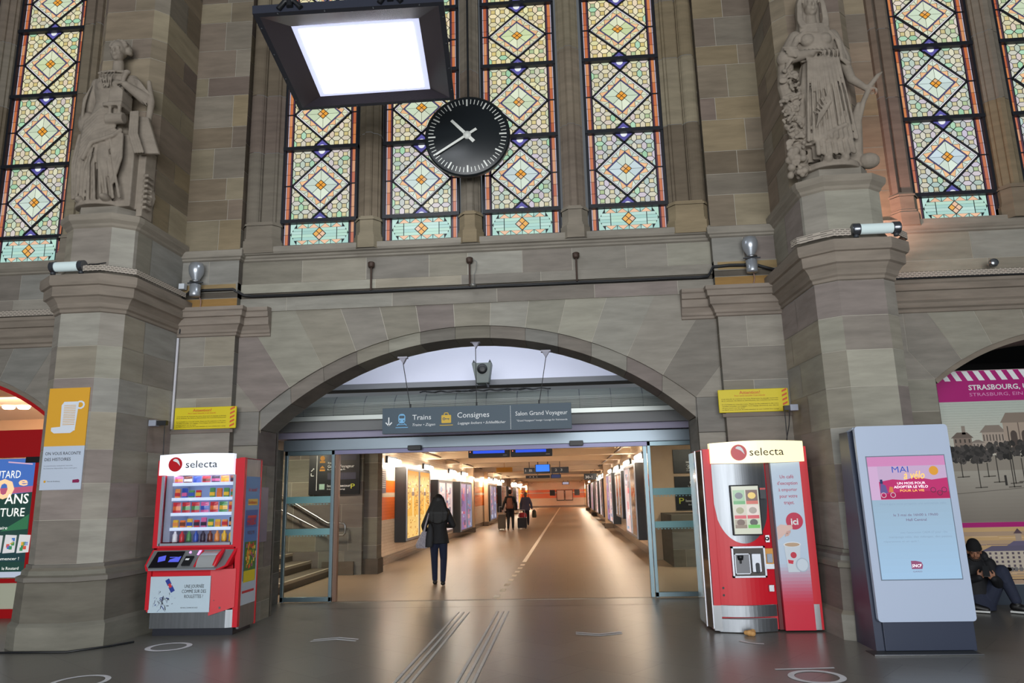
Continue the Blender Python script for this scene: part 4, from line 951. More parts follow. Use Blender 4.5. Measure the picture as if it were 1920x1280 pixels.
# ================================================================ fittings on the walls
# ---- station clock
t=thing('station_clock','large round black station clock with white strokes in front of the stained glass','clock',(.02,-.45,6.05))
CC=(.02,-.45,6.66); R=.615
mb=MB(); mb.lathe([(0,.10),(R*.9,.10),(R,.08),(R,.0),(R-.02,-.012),(0,-.012)],CC,'y',64); mb.build('clock_case',mat('clock_black',(20,26,30),.35),t)
mb=MB()
for i in range(60):
    a=2*PI*i/60; L=.105 if i%5==0 else .075; wd=.022 if i%5==0 else .011
    d=Vector((math.sin(a),0,math.cos(a))); n=Vector((d.z,0,-d.x))*wd/2; A=Vector(CC)+d*(.565-L)+Vector((0,-.015,0)); B=Vector(CC)+d*.565+Vector((0,-.015,0))
    mb.poly([A-n,A+n,B+n,B-n])
mb.build('minute_strokes',mat('clock_white',(226,228,222),.5),t)
def hand(nm,ang,L,tail,wd,y):
    mb=MB(); d=Vector((math.sin(ang),0,math.cos(ang))); n=Vector((d.z,0,-d.x))*wd/2; c=Vector(CC)+Vector((0,y,0))
    mb.prism([c-d*tail-n,c-d*tail+n,c+d*L+n*.8,c+d*L-n*.8],(0,-.008,0)); mb.build(nm,MATS['clock_white'],t)
hand('hour_hand',math.atan2(-31,33),.33,.14,.05,-.022); hand('minute_hand',math.atan2(-61,-38),.53,.16,.038,-.034)
mb=MB(); mb.lathe([(0,-.05),(.055,-.045),(.055,0)],CC,'y',24); mb.build('hub',MATS['clock_white'],t)
mb=MB(); mb.cyl((.02,-.30,7.1),(.02,-.30,11.5),.018,seg=8); mb.box(-.15,.19,-.345,-.28,6.9,7.15); mb.build('hanging_rod',BLK,t)
# ---- big hanging floodlight
def flood():
    C0=Vector((1.24709,-9.98077,1.62)); s=1.5
    q=[Vector(v) for v in((-1.99,-3.336,6.69),(.052,-3.14,6.81),(.052,-1.295,6.75),(-1.99,-1.475,6.615))]
    c=sum(q,Vector())/4; U=((q[1]-q[0])+(q[2]-q[3])).normalized(); V=((q[3]-q[0])+(q[2]-q[1])); V=(V-U*V.dot(U)).normalized(); n=U.cross(V).normalized()
    hw=1.02; hv=.93
    def P(u,v,h): return c+U*u+V*v+n*h
    t=thing('hanging_floodlight','big square hanging floodlight with a dark frame and glaring white lens','lamp',tuple(c))
    mb=MB(); fr=.06
    o=[P(-hw,-hv,0),P(hw,-hv,0),P(hw,hv,0),P(-hw,hv,0)]; i_=[P(-hw+fr,-hv+fr,0),P(hw-fr,-hv+fr,0),P(hw-fr,hv-fr,0),P(-hw+fr,hv-fr,0)]; ob=[P(-hw,-hv,.10),P(hw,-hv,.10),P(hw,hv,.10),P(-hw,hv,.10)]
    for k in range(4): j=(k+1)%4; mb.poly([o[k],i_[k],i_[j],o[j]]); mb.poly([o[k],o[j],ob[j],ob[k]])
    mb.poly(ob); mb.build('frame',mat('lamp_frame',(40,44,58),.5),t)
    k1=[P(-.70,-.60,.075),P(.72,-.60,.075),P(.72,.76,.075),P(-.70,.76,.075)]
    mb=MB()
    for k in range(4): j=(k+1)%4; mb.poly([i_[k],k1[k],k1[j],i_[j]])
    mb.build('reflector',mat('lamp_reflector',(92,86,96),.22,.75),t)
    k2=[P(-.66,-.6,.062),P(.66,-.6,.062),P(.66,.6,.062),P(-.66,.6,.062)]; m1=MB(); m1.poly([k1[0],k1[3],k1[2],k1[1]]); m1.build('lens_rim',mat('lens_soft',(200,205,230),.4,emit=(.62,.66,.9),es=.9),t)
    mb=MB(); g=[[P(-.63+1.27*a/10,-.54+1.24*b/10,.07-.05*math.sin(PI*a/10)*math.sin(PI*b/10)) for a in range(11)] for b in range(11)]
    for a in range(10):
        for b in range(10): mb.poly([g[b][a],g[b+1][a],g[b+1][a+1],g[b][a+1]])
    mb.build('lens',mat('lamp_lens',(255,255,255),.3,emit=(.9,.95,1),es=9),t)
    for u,v in((-.62,-.95),(.45,-.95),(.2,.95),(-.62,.95)):
        mb=MB(); p=P(u,v,.02); mb.tube([p-U*.12,p-U*.05+n*.09,p+U*.05+n*.09,p+U*.12],.028,8); mb.cyl(p+n*.02,p+n*.16,.035,seg=8); h=mb.build('shackle',BLK,t)
        mb=MB(); mb.tube([p+n*.12,p+n*4.6],.012,6); mb.build('hanging_cable',BLK,h)
    for k in range(4):
        for f in(.12,.37,.63,.88):
            A=o[k].lerp(o[(k+1)%4],f); A=A+(c-A)*.022; mb=MB(); mb.ball(A-n*.0,.011,6,4); mb.build('screw',DKGREY,t)
flood()
# ---- cylinder beacons on the pilasters
def beacon(x,z,lab):
    t=thing('wall_beacon',lab,'loudspeaker',(x,-.27,z)); SV=mat('silver_paint',(176,182,190),.3,.6)
    c=(x,-.27,z)
    mb=MB(); mb.lathe([(0,0),(.072,0),(.076,.02),(.076,.17),(.06,.18),(.0,.18)],c,'z',20); mb.build('base_drum',SV,t)
    mb=MB(); mb.lathe([(.05,.20),(.085,.205),(.085,.222),(.05,.225)],c,'z',20); mb.build('collar',STEEL,t)
    mb=MB(); mb.lathe([(0,.22),(.045,.225),(.052,.25),(.095,.33),(.105,.38),(.105,.44),(.085,.49),(.05,.505),(0,.505)],c,'z',24); mb.build('horn_body',SV,t)
    mb=MB(); mb.box(x-.015,x+.015,-.27,-.13,z+.09,z+.13); mb.box(x-.11,x+.12,-.30,-.28,z+.19,z+.205); mb.build('bracket',DKGREY,t)
    mb=MB(); mb.tube([(x+.03,-.2,z+.02),(x+.05,-.18,z-.05),(x+.03,-.15,z-.14)],.007,6); mb.build('cable',mat('pink_cable',(150,118,108),.5),t)
beacon(-3.965,4.50,'silver bulb shaped loudspeaker on the left pilaster above the yellow notice'); beacon(3.88,4.50,'silver bulb shaped loudspeaker on the right pilaster above the yellow notice')
# ---- tubular floodlights on the pier cornices
def tubeflood(x0,x1,y,z,lab,tilt=0):
    t=thing('tube_floodlight',lab,'lamp',((x0+x1)/2,y,z-.07)); L=x1-x0
    def p(f,dz=0): return (x0+L*f,y+tilt*(f-.5),z+dz)
    mb=MB(); mb.tube([p(.14),p(.86)],.062,16); mb.build('glass_tube',mat('tube_glass',(206,224,224),.12,emit=(.5,.58,.6),es=.25),t)
    for a,b in((0,.16),(.84,1)):
        mb=MB(); mb.tube([p(a),p(a+.02),p(b)],[.055,.072,.072],16); mb.build('end_cap',mat('end_cap_metal',(120,124,132),.25,.9),t)
        mb=MB(); f=(a+b)/2; mb.tube([p(f,-.07),p(f,-.10)],.03,8); mb.build('foot',DKGREY,t)
    mb=MB(); mb.tube([p(.2,-.03),p(.8,-.03)],.012,6); mb.build('fluorescent_tube',WHITEG,t)
tubeflood(-5.12,-4.68,-1.66,4.55,'left glass tube floodlight lying on the cornice under the statue with the book'); tubeflood(4.68,5.22,-1.66,4.55,'right glass tube floodlight lying on the cornice under the statue with grapes')
tag((lambda m:m.build('flex_cable',BLK))((lambda m:(m.tube([(-4.68,-1.66,4.53),(-4.6,-1.68,4.56),(-4.5,-1.7,4.55),(-4.38,-1.69,4.565)],.008,6),m)[1])(MB())),'short black flex trailing from the left tube floodlight','cable')
# ---- perforated cable trays
def tray_mat():
    m=bpy.data.materials.new('perforated_tray'); m.use_nodes=True; nt=m.node_tree;N=nt.nodes;Lk=nt.links;b=N['Principled BSDF']
    g=N.new('ShaderNodeNewGeometry'); sp=N.new('ShaderNodeSeparateXYZ'); Lk.new(g.outputs['Position'],sp.inputs[0]); ad=N.new('ShaderNodeMath'); Lk.new(sp.outputs['X'],ad.inputs[0]); Lk.new(sp.outputs['Y'],ad.inputs[1]); cb_=N.new('ShaderNodeCombineXYZ'); Lk.new(ad.outputs[0],cb_.inputs[0]); Lk.new(sp.outputs['Z'],cb_.inputs[1])
    br=N.new('ShaderNodeTexBrick'); br.offset=.5; br.inputs['Scale'].default_value=1; br.inputs['Brick Width'].default_value=.062; br.inputs['Row Height'].default_value=.024; br.inputs['Mortar Size'].default_value=.009
    c=lin((176,166,154)); d=lin((60,54,50)); br.inputs['Color1'].default_value=(*d,1);br.inputs['Color2'].default_value=(*d,1);br.inputs['Mortar'].default_value=(*c,1); Lk.new(cb_.outputs[0],br.inputs['Vector']); Lk.new(br.outputs['Color'],b.inputs['Base Color']); b.inputs['Roughness'].default_value=.6
    return m
TRAY=tray_mat()
def tray(path,z,lab,h=.075):
    mb=MB(); mb.sweepz(path,[(0,z),(.012,z),(.012,z+h),(0,z+h)]); a=[(x,y) for x,y in path]
    tag(mb.build('cable_tray',TRAY),lab,'cable tray')
cl=[(4.25,-.13),(4.30,-1.33),(4.52,-1.5),(5.04,-1.5),(5.22,-1.36)]
L=[(-a,b) for a,b in cl][::-1]
off=.17
tray([(-4.68,-1.672),(-4.45,-1.672),(-4.14,-1.43),(-4.09,-.30)],4.475,'perforated cable tray running back along the side of the left pier cornice')
tray([(4.10,-1.30),(4.13,-1.43),(4.45,-1.672),(4.66,-1.672)],4.475,'short perforated cable tray left of the right tube floodlight',.085)
tray([(5.22,-1.60),(5.39,-1.44),(5.39,-.4)],4.475,'perforated cable tray turning the outer corner of the right pier cornice',.085)
tray([(5.42,-.17),(10.8,-.17)],4.345,'long perforated cable tray on the cornice of the right wing wall',.085); tray([(-10.8,-.17),(-5.45,-.17)],4.345,'long perforated cable tray on the cornice of the left wing wall',.085)
tag((lambda m:m.build('cable',BLK))((lambda m:(m.tube([(5.5,-.19,4.34),(8,-.19,4.335),(10.6,-.19,4.34)],.012,6),m)[1])(MB())),'black cable under the tray on the right wing wall','cable')
# black cables along the string course
def cables(nm,lab,pts,offs,r=.011,m=None):
    mb=MB()
    for o in offs: mb.tube([(x+o[0],y+o[1],z+o[2]) for x,y,z in pts],r,6)
    tag(mb.build(nm,m or BLK),lab,'cable')
pts=[(-4.20,-.16,3.98),(-4.17,-.18,4.15),(-4.13,-.34,4.42),(-4.08,-.20,4.58),(-3.9,-.17,4.60),(-3.45,-.17,4.60),(-3.33,-.06,4.53)]+[(-3.2+.4*i,-.035,4.515+(.006 if i%3==0 else 0)) for i in range(17)]+[(3.33,-.05,4.52),(3.38,-.16,4.62),(3.6,-.17,4.63),(3.95,-.18,4.62),(4.22,-.2,4.52),(4.24,-.3,4.42)]
cables('cable_bundle','long bundle of black cables along the string course above the arch',pts,[(0,0,0),(0,-.022,.004),(0,-.004,.024)])
# little mushroom lamps on stems
def post(x,lab,extra=False):
    t=thing('sensor_post',lab,'detector',(x,-.08,4.53)); RU=mat('rusty_brown',(70,54,46),.6,.3)
    mb=MB(); mb.tube([(x,-.06,4.54),(x,-.06,4.90)],.013,8); mb.build('stem',RU,t)
    mb=MB(); mb.lathe([(0,-.03),(.035,-.03),(.048,-.01),(.05,.045),(.035,.055),(0,.055)],(x,-.06,4.91),'z',16); mb.cyl((x,-.06,4.93),(x,-.0,4.93),.02,seg=8); mb.build('head',RU,t)
    if extra:
        mb=MB(); mb.tube([(x+.04,-.06,4.95),(x+.10,-.05,4.90),(x+.09,-.05,4.78),(x+.06,-.05,4.70),(x+.06,-.05,4.58)],.006,6); mb.lathe([(0,-.02),(.04,-.02),(.045,.02),(0,.03)],(x+.05,-.08,4.54),'z',12); mb.build('junction',mat('grey_junction',(130,130,126),.4,.5),t)
post(-1.455,'small brown detector on a stem, left of the three above the arch'); post(-.02,'small brown detector on a stem under the clock, with a looped wire',True); post(1.505,'small brown detector on a stem, right of the three above the arch')
# white conduit, small cameras
t=tag((lambda m:m.build('conduit',mat('conduit_white',(196,196,204),.5)))((lambda m:(m.tube([(-4.225,-.165,2.62),(-4.225,-.165,3.92)],.018,8),m)[1])(MB())),'white vertical conduit in the corner beside the left yellow notice','pipe')
def cam_(x,y,z,s,lab):
    t=thing('surveillance_camera',lab,'camera',(x,y,z-.05)); mb=MB(); mb.box(x-.07,x+.03,y-.05,y+.05,z-.04,z+.04); mb.build('housing',mat('pale_box',(150,156,170),.5),t,bevel=.005)
    mb=MB(); mb.box(x+.03 if s<0 else x-.14,x+.16 if s<0 else x-.07,y-.03,y+.03,z-.03,z+.03); mb.build('lens_hood',BLK,t)
    mb=MB(); mb.tube([(x+.13*(-s),y,z),(x+.13*(-s),y+.02,z-.5)],.006,6); mb.build('cable',BLK,t)
cam_(-4.20,-.62,2.66,-1,'small grey camera on the side of the left pier beside the yellow notice'); cam_(4.20,-.45,2.62,1,'small pale camera at the right edge of the right yellow notice')
cables('cable','thin black cable hanging from the camera to the coffee machine',[(4.13,-.45,2.58),(4.12,-.4,2.4),(4.08,-.35,2.2)],[(0,0,0)],.006)
t=tag((lambda m:m.build('round_sensor',STEEL))((lambda m:(m.lathe([(0,-.03),(.05,-.03),(.06,0),(.06,.02),(0,.02)],(7.06,-.22,4.50),'y',16),m)[1])(MB())),'round silver sensor on the right wing cornice','detector')
t=tag((lambda m:m.build('floodlight_box',WHITEG))((lambda m:(m.box(-4.06,-3.94+.0,-.26,-.17,4.62,4.72) if False else m.box(-4.21,-4.13,-.28,-.20,4.62,4.70),m)[1])(MB())),'small white junction box in the left corner beside the loudspeaker','box')
# ---- yellow Attention notices
YS=mat('notice_yellow',(214,196,20),.5); RS=mat('notice_red',(206,92,40),.5); BR=mat('notice_brown_ink',(70,58,20),.6)
def notice(x0,x1,side):
    t=thing('warning_notice','yellow Attention notice with red stripes on the %s pilaster'%side,'sign',((x0+x1)/2,-.16,2.61))
    mb=MB(); mb.bbox(x0,x1,-.158,-.135,2.612,2.918,.01); mb.build('plate',YS,t); y=-.162
    xm=x0+(x1-x0-.09)/2
    text('lettering','Attention!',(xm,y,2.855),(1,0,0),(0,0,1),.27,.042,RS,t,'C',bold=.01)
    text('lettering','Pour votre s\u00e9curit\u00e9, il est interdit',(xm,y,2.825),(1,0,0),(0,0,1),.40,.018,RS,t,'C')
    for i,l in enumerate(['Il est interdit de traverser les voies. Emprunter le passage souterrain','Es ist verboten, die Gleise zu \u00fcberschreiten. Die Unterf\u00fchrung benutzen','','It is forbidden to cross the tracks. Please use the underpass to the trains','Veuillez surveiller vos bagages. Tout bagage abandonn\u00e9 sera d\u00e9truit','ne pas courir sur les quais','La SNCF vous remercie de votre attention et vous souhaite bon voyage']):
        if l: text('small_print',l,(x0+.04,y,2.785-.024*i),(1,0,0),(0,0,1),(x1-x0-.18)*(1 if len(l)>40 else .4),.013,BR,t)
    mb=MB(); xs=x1-.085
    for i in range(5):
        z=2.63+.058*i; q=[(xs,y,z),(xs+.065,y,z+.03),(xs+.065,y,z+.056),(xs,y,z+.026)]; mb.poly(q)
    mb.build('hazard_stripes',RS,t)
notice(-4.20,-3.31,'left'); notice(3.31,4.225,'right')
# ledge below the notices
for x0,x1 in((-4.25,-3.35),(3.35,4.25)):
    mb=MB(); mb.box(x0,x1,-.16,-.13,2.555,2.60,0,lin((120,112,104))); struct(mb.build('trim_8',STONE,origin=((x0+x1)/2,-.14,2.56)))
# ---- pier poster (scroll)
t=thing('pier_poster','orange and white poster with a scroll, ON VOUS RACONTE DES HISTOIRES, on the left pier','poster',(-4.83,-1.51,1.82))
px0,px1=-5.07,-4.55; yp=-1.512
mb=MB(); mb.box(px0,px1,yp,-1.502,2.32,3.03); mb.build('orange_field',mat('poster_orange',(226,168,48),.45),t)
mb=MB(); mb.box(px0,px1,yp,-1.502,1.80,2.32); mb.build('white_field',mat('poster_white',(196,208,226),.45),t)
y=yp-.003; S_=mat('scroll_white',(222,230,242),.5)
mb=MB(); O_=lambda u,v:(px0+(px1-px0)*u,y,2.32+.71*v)
mb.poly([O_(.36,.26),O_(.72,.26),O_(.76,.72),O_(.76,.76),O_(.40,.76),O_(.34,.70)][0:6])
mb.poly([O_(.14,.32)-0*Z if False else (O_(.14,.32)[0],y-.0015,O_(.14,.32)[2])]+[(O_(u_,v_)[0],y-.0015,O_(u_,v_)[2]) for u_,v_ in((.14,.26),(.22,.22),(.62,.22),(.72,.27),(.36,.33))]); 
for i in range(10):
    a0,a1=2*PI*i/10,2*PI*(i+1)/10; mb.poly([(O_(.80+.115*math.cos(a)*k,0)[0],y-.001,2.32+.71*(.70+.075*math.sin(a)*k)) for a,k in((a0,.6),(a0,1),(a1,1),(a1,.6))])
mb.build('scroll_symbol',S_,t)
mb=MB()
for i in range(12): z=2.32+.71*(.36+.030*i); mb.box(px0+.52*.41,px0+.52*.70,y-.004,y-.003,z,z+.006)
mb.build('scroll_lines',mat('poster_orange',(1,1,1)),t)
text('lettering','ON VOUS RACONTE',(px0+.03,yp,2.215),(1,0,0),(0,0,1),.45,.038,INK,t,bold=.002); text('lettering','DES HISTOIRES',(px0+.03,yp,2.145),(1,0,0),(0,0,1),.33,.038,INK,t,bold=.002)
text('small_print','Le patrimoine industriel raconte',(px0+.03,yp,2.08),(1,0,0),(0,0,1),.36,.014,mat('grey_ink',(120,126,140),.6),t); text('small_print','les histoires disponibles dans votre gare',(px0+.03,yp,2.05),(1,0,0),(0,0,1),.42,.014,MATS['grey_ink'],t)
text('lettering','Gare de Strasbourg',(px0+.09,yp,1.895),(1,0,0),(0,0,1),.16,.014,INK,t); mb=MB(); mb.disc((px0+.06,y,1.90),.015,10); mb.build('round_mark',mat('poster_orange',(1,1,1)),t)
SN=mat('logo_magenta',(140,30,84),.5)
mb=MB(); mb.poly([(px1-.11,y,1.88),(px1-.03,y,1.88),(px1-.022,y,1.905),(px1-.04,y,1.922),(px1-.11,y,1.915)]); mb.build('railway_logo',SN,t)
# power lead along the pier foot
cables('floor_cable','black cable lying on the floor around the left pier foot',[(-8,-1.6,.012),(-6.4,-1.9,.012),(-5.6,-1.72,.012),(-5.1,-1.70,.012),(-4.4,-1.70,.012),(-4.1,-1.4,.012),(-3.95,-1.15,.012)],[(0,0,0)],.012)
# ================================================================ floor markings and tactile strips
MK=mat('floor_paint',(226,228,232),.6,noise=.08,nscale=(9,9,9)); TS=mat('tactile_steel',(206,204,198),.5,.0)
for x0,lab in((-.275,'left'),(.285,'right')):
    t=thing('tactile_strip','three parallel steel guide ribs on the hall floor, %s strip'%lab,'tactile strip',(x0,-2.2,.001))
    for k in range(3):
        yb=.82
        while yb>-5.2:
            ye=max(yb-(1.0 if yb<.4 else .62),-5.3); mb=MB(); x=x0-.075+.075*k; mb.box(x-.014,x+.014,ye+.006,yb,.0005,.006); mb.build('rib',TS,t); yb=ye
def flat(nm,polys,lab,m=MK,cat='floor marking'):
    mb=MB()
    for p in polys: mb.poly([(x,y,.003) for x,y in p])
    o=mb.build(nm,m); tag(o,lab,cat); return o
def chevron(cx,cy,s,lab):
    h,w,tk=.12*s,.27,.05; P=[]
    for k in(0,1):
        y=cy+k*.10*s
        for sx in(-1,1):
            q=[(cx,y+h),(cx+sx*w,y),(cx+sx*w,y-tk*s),(cx,y+h-tk*s)]
            if sx*s>0: q=q[::-1]
            P.append(q)
    for k in(0,1): pass
    flat('floor_chevron',P,lab)
chevron(-1.52,-1.17,1,'white double chevron on the floor pointing into the passage, left of the guide ribs'); chevron(1.56,-.83,-1,'white double chevron on the floor pointing to the hall, right of the guide ribs')
def ringm(cx,cy,rx,ry,wd,lab,a0=0,a1=2*PI):
    mb=MB(); n=40
    for i in range(n):
        t0,t1=a0+(a1-a0)*i/n,a0+(a1-a0)*(i+1)/n
        mb.poly([(cx+(rx-wd*k)*math.cos(t),cy+(ry-wd*k)*math.sin(t),.003) for t,k in((t0,0),(t1,0),(t1,1),(t0,1))])
    o=mb.build('floor_ring',MK); tag(o,lab,'floor marking')
ringm(-3.37,-1.42,.25,.25,.06,'white painted ring on the floor in front of the snack machine'); ringm(-3.36,-3.0,.26,.27,.05,'white painted ring on the floor nearest the camera, lower left')
ringm(3.36,-3.0,.24,.24,.055,'white painted ring on the floor below the kiosk, lower right'); flat('floor_bar',[[(3.08,-2.74),(3.62,-2.70),(3.62,-2.66),(3.08,-2.70)]],'thin white bar on the floor above the lower right ring')
ringm(3.32,-1.28,.30,.33,.05,'white arc on the floor in front of the coffee machine',PI*1.13,PI*1.45)
for i in range(8):
    y=2.25+i*.75; x=.05+.012*i+ (0.02 if i else 0)
    mb=MB(); mb.poly([(x-.05,y,.004),(x+.05,y,.004),(x+.05,y+.34,.004),(x-.05,y+.34,.004)]); o=mb.build('floor_dash',mat('worn_line',(250,240,222),.5)); tag(o,'pale dash of the broken line on the passage floor','floor marking','dashes of the broken floor line')
mb=MB(); mb.poly([(.10,8.4,.004),(.20,8.4,.004),(.45,77,.004),(.35,77,.004)]); tag(mb.build('floor_line',mat('worn_line',(1,1,1))),'long pale line down the middle of the passage floor','floor marking')
flat('doormat_gap',[[(-2.5,1.3),(2.5,1.3),(2.5,1.32),(-2.5,1.32)]],'thin metal joint across the floor in front of the doors',mat('joint_metal',(84,80,74),.4,.5),'floor joint')
# crumpled biscuit on the floor
mb=MB(); 
for a,b,c,r in((3.24,-1.12,.03,.035),(3.28,-1.10,.04,.03),(3.21,-1.10,.03,.028),(3.27,-1.14,.025,.03)): mb.ball((a,b,c),(r*1.2,r,r),10,6)
o=mb.build('crumpled_paper',mat('kraft',(196,150,92),.7,noise=.1,nscale=(30,30,30))); tag(o,'small tan crumpled scrap on the floor before the coffee machine','litter'); remesh(o,.008,1)

t=thing('assumed_uplight','assumed small reddish lamp on the right cornice behind the statue with grapes, added to light the wall pink','lamp',(5.30,-.75,4.47))  # assumed lamp, added to account for pink light on the right wing wall
mb=MB(); mb.box(5.225,5.365,-.80,-.70,4.47,4.53); mb.build('housing',BLK,t); mb=MB(); mb.box(5.235,5.355,-.79,-.71,4.531,4.54); mb.build('lens',mat('pink_lens',(255,190,160),.4,emit=(1,.5,.36),es=6),t)
area('assumed_uplight_fill',(5.32,-.72,4.58),(math.radians(158),0,0),.2,.12,34,(1,.50,.36),140)  # added area light tinting the wing wall pink above the assumed lamp
# ================================================================ shop in the left arch
def ltext(s,x,z,w,h,m,par,y,al='L',bold=0,sl=0,nm='lettering'): return text(nm,s,(x,y,z),(1,0,0),(0,0,1),w,h,m,par,al,bold,sl)
shell('ceiling',[[(-18,.8,3.70),(-18,7.5,3.70),(-5.9,7.5,3.70),(-5.9,.8,3.70)]],mat('shop_ceiling',(226,214,200),.7),(-9,4,3.7))
shell('wall_left',[[(-18,7,0),(-5.9,7,0),(-5.9,7,3.7),(-18,7,3.7)],[(-5.9,7,0),(-5.9,.85,0),(-5.9,.85,3.7),(-5.9,7,3.7)]],mat('shop_wall',(232,196,160),.7),(-9,7,0))
t=thing('shop_front','red shop front filling the left arch, with a glowing travel guide poster','shop front',(-8.4,.8,0)); RD=mat('shop_red',(178,8,16),.4)
mb=MB()
for i in range(30): # arched red rim
    a0,a1=math.radians(44+ i*3.5),math.radians(44+(i+1)*3.5)
    def q(a,r,y): return (-8.05+r*math.cos(a),y,.58+r*math.sin(a))
    for ra,rb in((2.968,2.915),): mb.poly([q(a0,ra,.05),q(a1,ra,.05),q(a1,rb,.05),q(a0,rb,.05)]); mb.poly([q(a0,rb,.05),q(a1,rb,.05),q(a1,rb,.25),q(a0,rb,.25)])
mb.build('red_arch_rim',RD,t)
mb=MB(); mb.box(-11,-6.13,.80,.95,2.36,2.78); mb.build('fascia',RD,t)
mb=MB(); mb.box(-6.90,-6.79,.80,.92,0.0,2.36); mb.box(-11,-6.9,.80,.92,.0,.13); mb.box(-11,-6.9,.80,.92,.50,.56); mb.build('red_frame',RD,t)
mb=MB(); mb.box(-11,-6.9,.83,.92,.13,.50); mb.box(-6.79,-6.13,.80,.92,0,2.36); mb.build('stall_riser',mat('riser_cream',(196,198,176),.6),t)
mb=MB(); mb.box(-7.05,-6.80,.78,.80,2.27,2.36); mb.build('dark_clip',BLK,t)
# backlit poster
p=thing('backlit_poster','glowing green and blue anniversary poster for a travel guide in the red shop front','poster',(-7.9,.82,.58))
PB=mat('poster_glow',(.5,.5,.5),.3,attr=True,emit='attr',es=.8)
mb=MB(); x0,x1,z0,z1=-9.2,-6.90,.58,2.34; y=.815
mb.box(x0,x1,y,.90,z0,z1,0,lin((20,52,50)))
def pq(P,c,e=.001): 
    P=[Vector((a,y-e,b)) for a,b in P]
    if (P[1]-P[0]).cross(P[2]-P[1]).y>0: P=P[::-1]
    mb.poly(P,0,lin(c))
pq([(x0,1.75),(x1,1.80),(x1,z1),(x0,z1)],(72,120,206)); pq([(x0,1.70),(x1,1.83),(x1,1.92),(x0,1.80)],(200,96,130),.002); pq([(x0,.62),(x1,.62),(x1,1.83),(x0,1.62)],(22,66,58),.003)
pq([(x0,.58),(x1,.58),(x1,.66),(x0,.66)],(196,206,226),.004); pq([(-7.35,1.25),(-6.92,1.28),(-6.92,1.5),(-7.05,1.42)],(50,120,80),.004); pq([(x0,.85),(x1,.8),(x1,1.0),(x0,1.05)],(18,60,66),.004)
pq([(-7.35,2.28),(-6.95,2.24),(-6.95,2.26),(-7.35,2.30)],(230,190,220),.004)
mb.build('poster_sheet',PB,p)
WG=mat('white_glow_ink',(230,232,226),.5,emit=(.62,.64,.6)); PK=mat('peach_glow_ink',(236,190,150),.5,emit=(.75,.42,.22))
ltext('ROUTARD',-7.70,2.045,.58,.12,WG,p,.805); ltext('50',-7.86,1.745,.66,.29,PK,p,.805,bold=.03); ltext('e',-7.14,1.93,.15,.13,PK,p,.805,bold=.02)
ltext('ANS',-7.33,1.66,.38,.15,WG,p,.804,bold=.01); ltext("D'AVENTURE",-7.95,1.47,.96,.13,WG,p,.804,bold=.005)
ltext('anniversaire',-7.62,1.28,.38,.05,WG,p,.804,sl=.2); ltext("L'aventure ne fait que commencer !",-8.15,.83,1.15,.045,WG,p,.804); ltext('le Routard',-7.25,.69,.26,.045,WG,p,.804)
for i,x in enumerate((-7.92,-7.68,-7.46,-7.24,-7.02)[1:]):
    b=MB(); b.prism([(x-.02,.800,.93),(x+.16,.800,.94),(x+.17,.800,1.19),(x-.0,.800,1.20)],(0,-.012,0),0,(.8,.8,.82)); 
    r_=random.Random(i)
    for k in range(7): u,v=x+.02+r_.random()*.09,.96+r_.random()*.15; b.poly([(u,.787,v),(u+.05,.787,v),(u+.05,.787,v+.05),(u,.787,v+.05)],0,lin(r_.choice([(60,120,200),(230,90,70),(240,180,60),(60,150,90),(240,240,240)])))
    b.build('guide_book_cover',PB,p)
for i,(x,yv) in enumerate(((-10.45,4.53),(-10.17,4.60),(-9.83,4.70))):
    mb=MB(); mb.lathe([(0,-.03),(.09,-.03),(.12,0),(.12,.02)],(x,yv,3.66),'z',16); tag(mb.build('spot_lamp',mat('spot_glow',(255,230,190),.4,emit=(1,.8,.55),es=8)),'small glowing recessed spot in the shop ceiling','lamp','shop ceiling spots')
area('shop_light',(-8.2,3.2,3.45),(math.radians(62),0,0),4.5,1.2,330,(1,.66,.42))
t=tag((lambda m:m.build('small_white_box',WHITEG))((lambda m:(m.box(-5.32,-5.26,-1.0,-.92,2.42,2.52),m)[1])(MB())),'small white box on the outer side of the left pier','box')
# ================================================================ photo wall in the right arch
shell('wall_right',[[(5.6,4,0),(12,4,0),(12,4,3.9),(5.6,4,3.9)],[(6.10,.8,0),(6.10,4,0),(6.10,4,3.9),(6.10,.8,3.9)]],mat('dark_void',(14,13,14),.8),(8,3,0))
shell('ceiling',[[(5.6,.8,3.8),(12,.8,3.8),(12,4,3.8),(5.6,4,3.8)]],MATS['dark_void'],(8,2,3.8))
p=thing('photo_panel','tall panel with magenta heading STRASBOURG, UNE GARE and old views of the station','poster',(8.6,.87,0))
W_=mat('print_matt',(.5,.5,.5),.5,attr=True); x0,x1=6.60,10.6; y=.85
mb=MB(); mb.box(x0,x1,y,y+.06,.26,3.215,0,lin((206,206,194))); mb.build('board',W_,p)
mb=MB(); mb.box(x0,x1,y+.0,y+.05,0,.26); mb.build('plinth',mat('plinth_blue',(52,62,76),.6),p)
MG=mat('print_magenta',(176,24,118),.4,spec=.6)
mb=MB(); mb.box(x0+.01,x1,y-.004,y,2.765,3.21); mb.box(x0+.01,x1,y-.004,y,1.02,1.085); mb.build('magenta_band',MG,p)
mb=MB()
for i in range(30): x=x0+.10+i*.158; mb.poly([(x+.05,y-.006,3.065),(x+.13,y-.006,3.065),(x+.055,y-.006,3.205),(x-.025,y-.006,3.205)])
mb.build('white_slants',WINK,p)
ltext('STRASBOURG, UNE GARE \u00c0 LA POINTE',x0+.46,2.93,1.95,.075,WINK,p,y-.006,bold=.02); ltext('STRASBURG, EIN BAHNHOF AN DER SPITZE',x0+.46,2.84,1.95,.05,mat('pink_ink',(226,150,200),.6),p,y-.006)
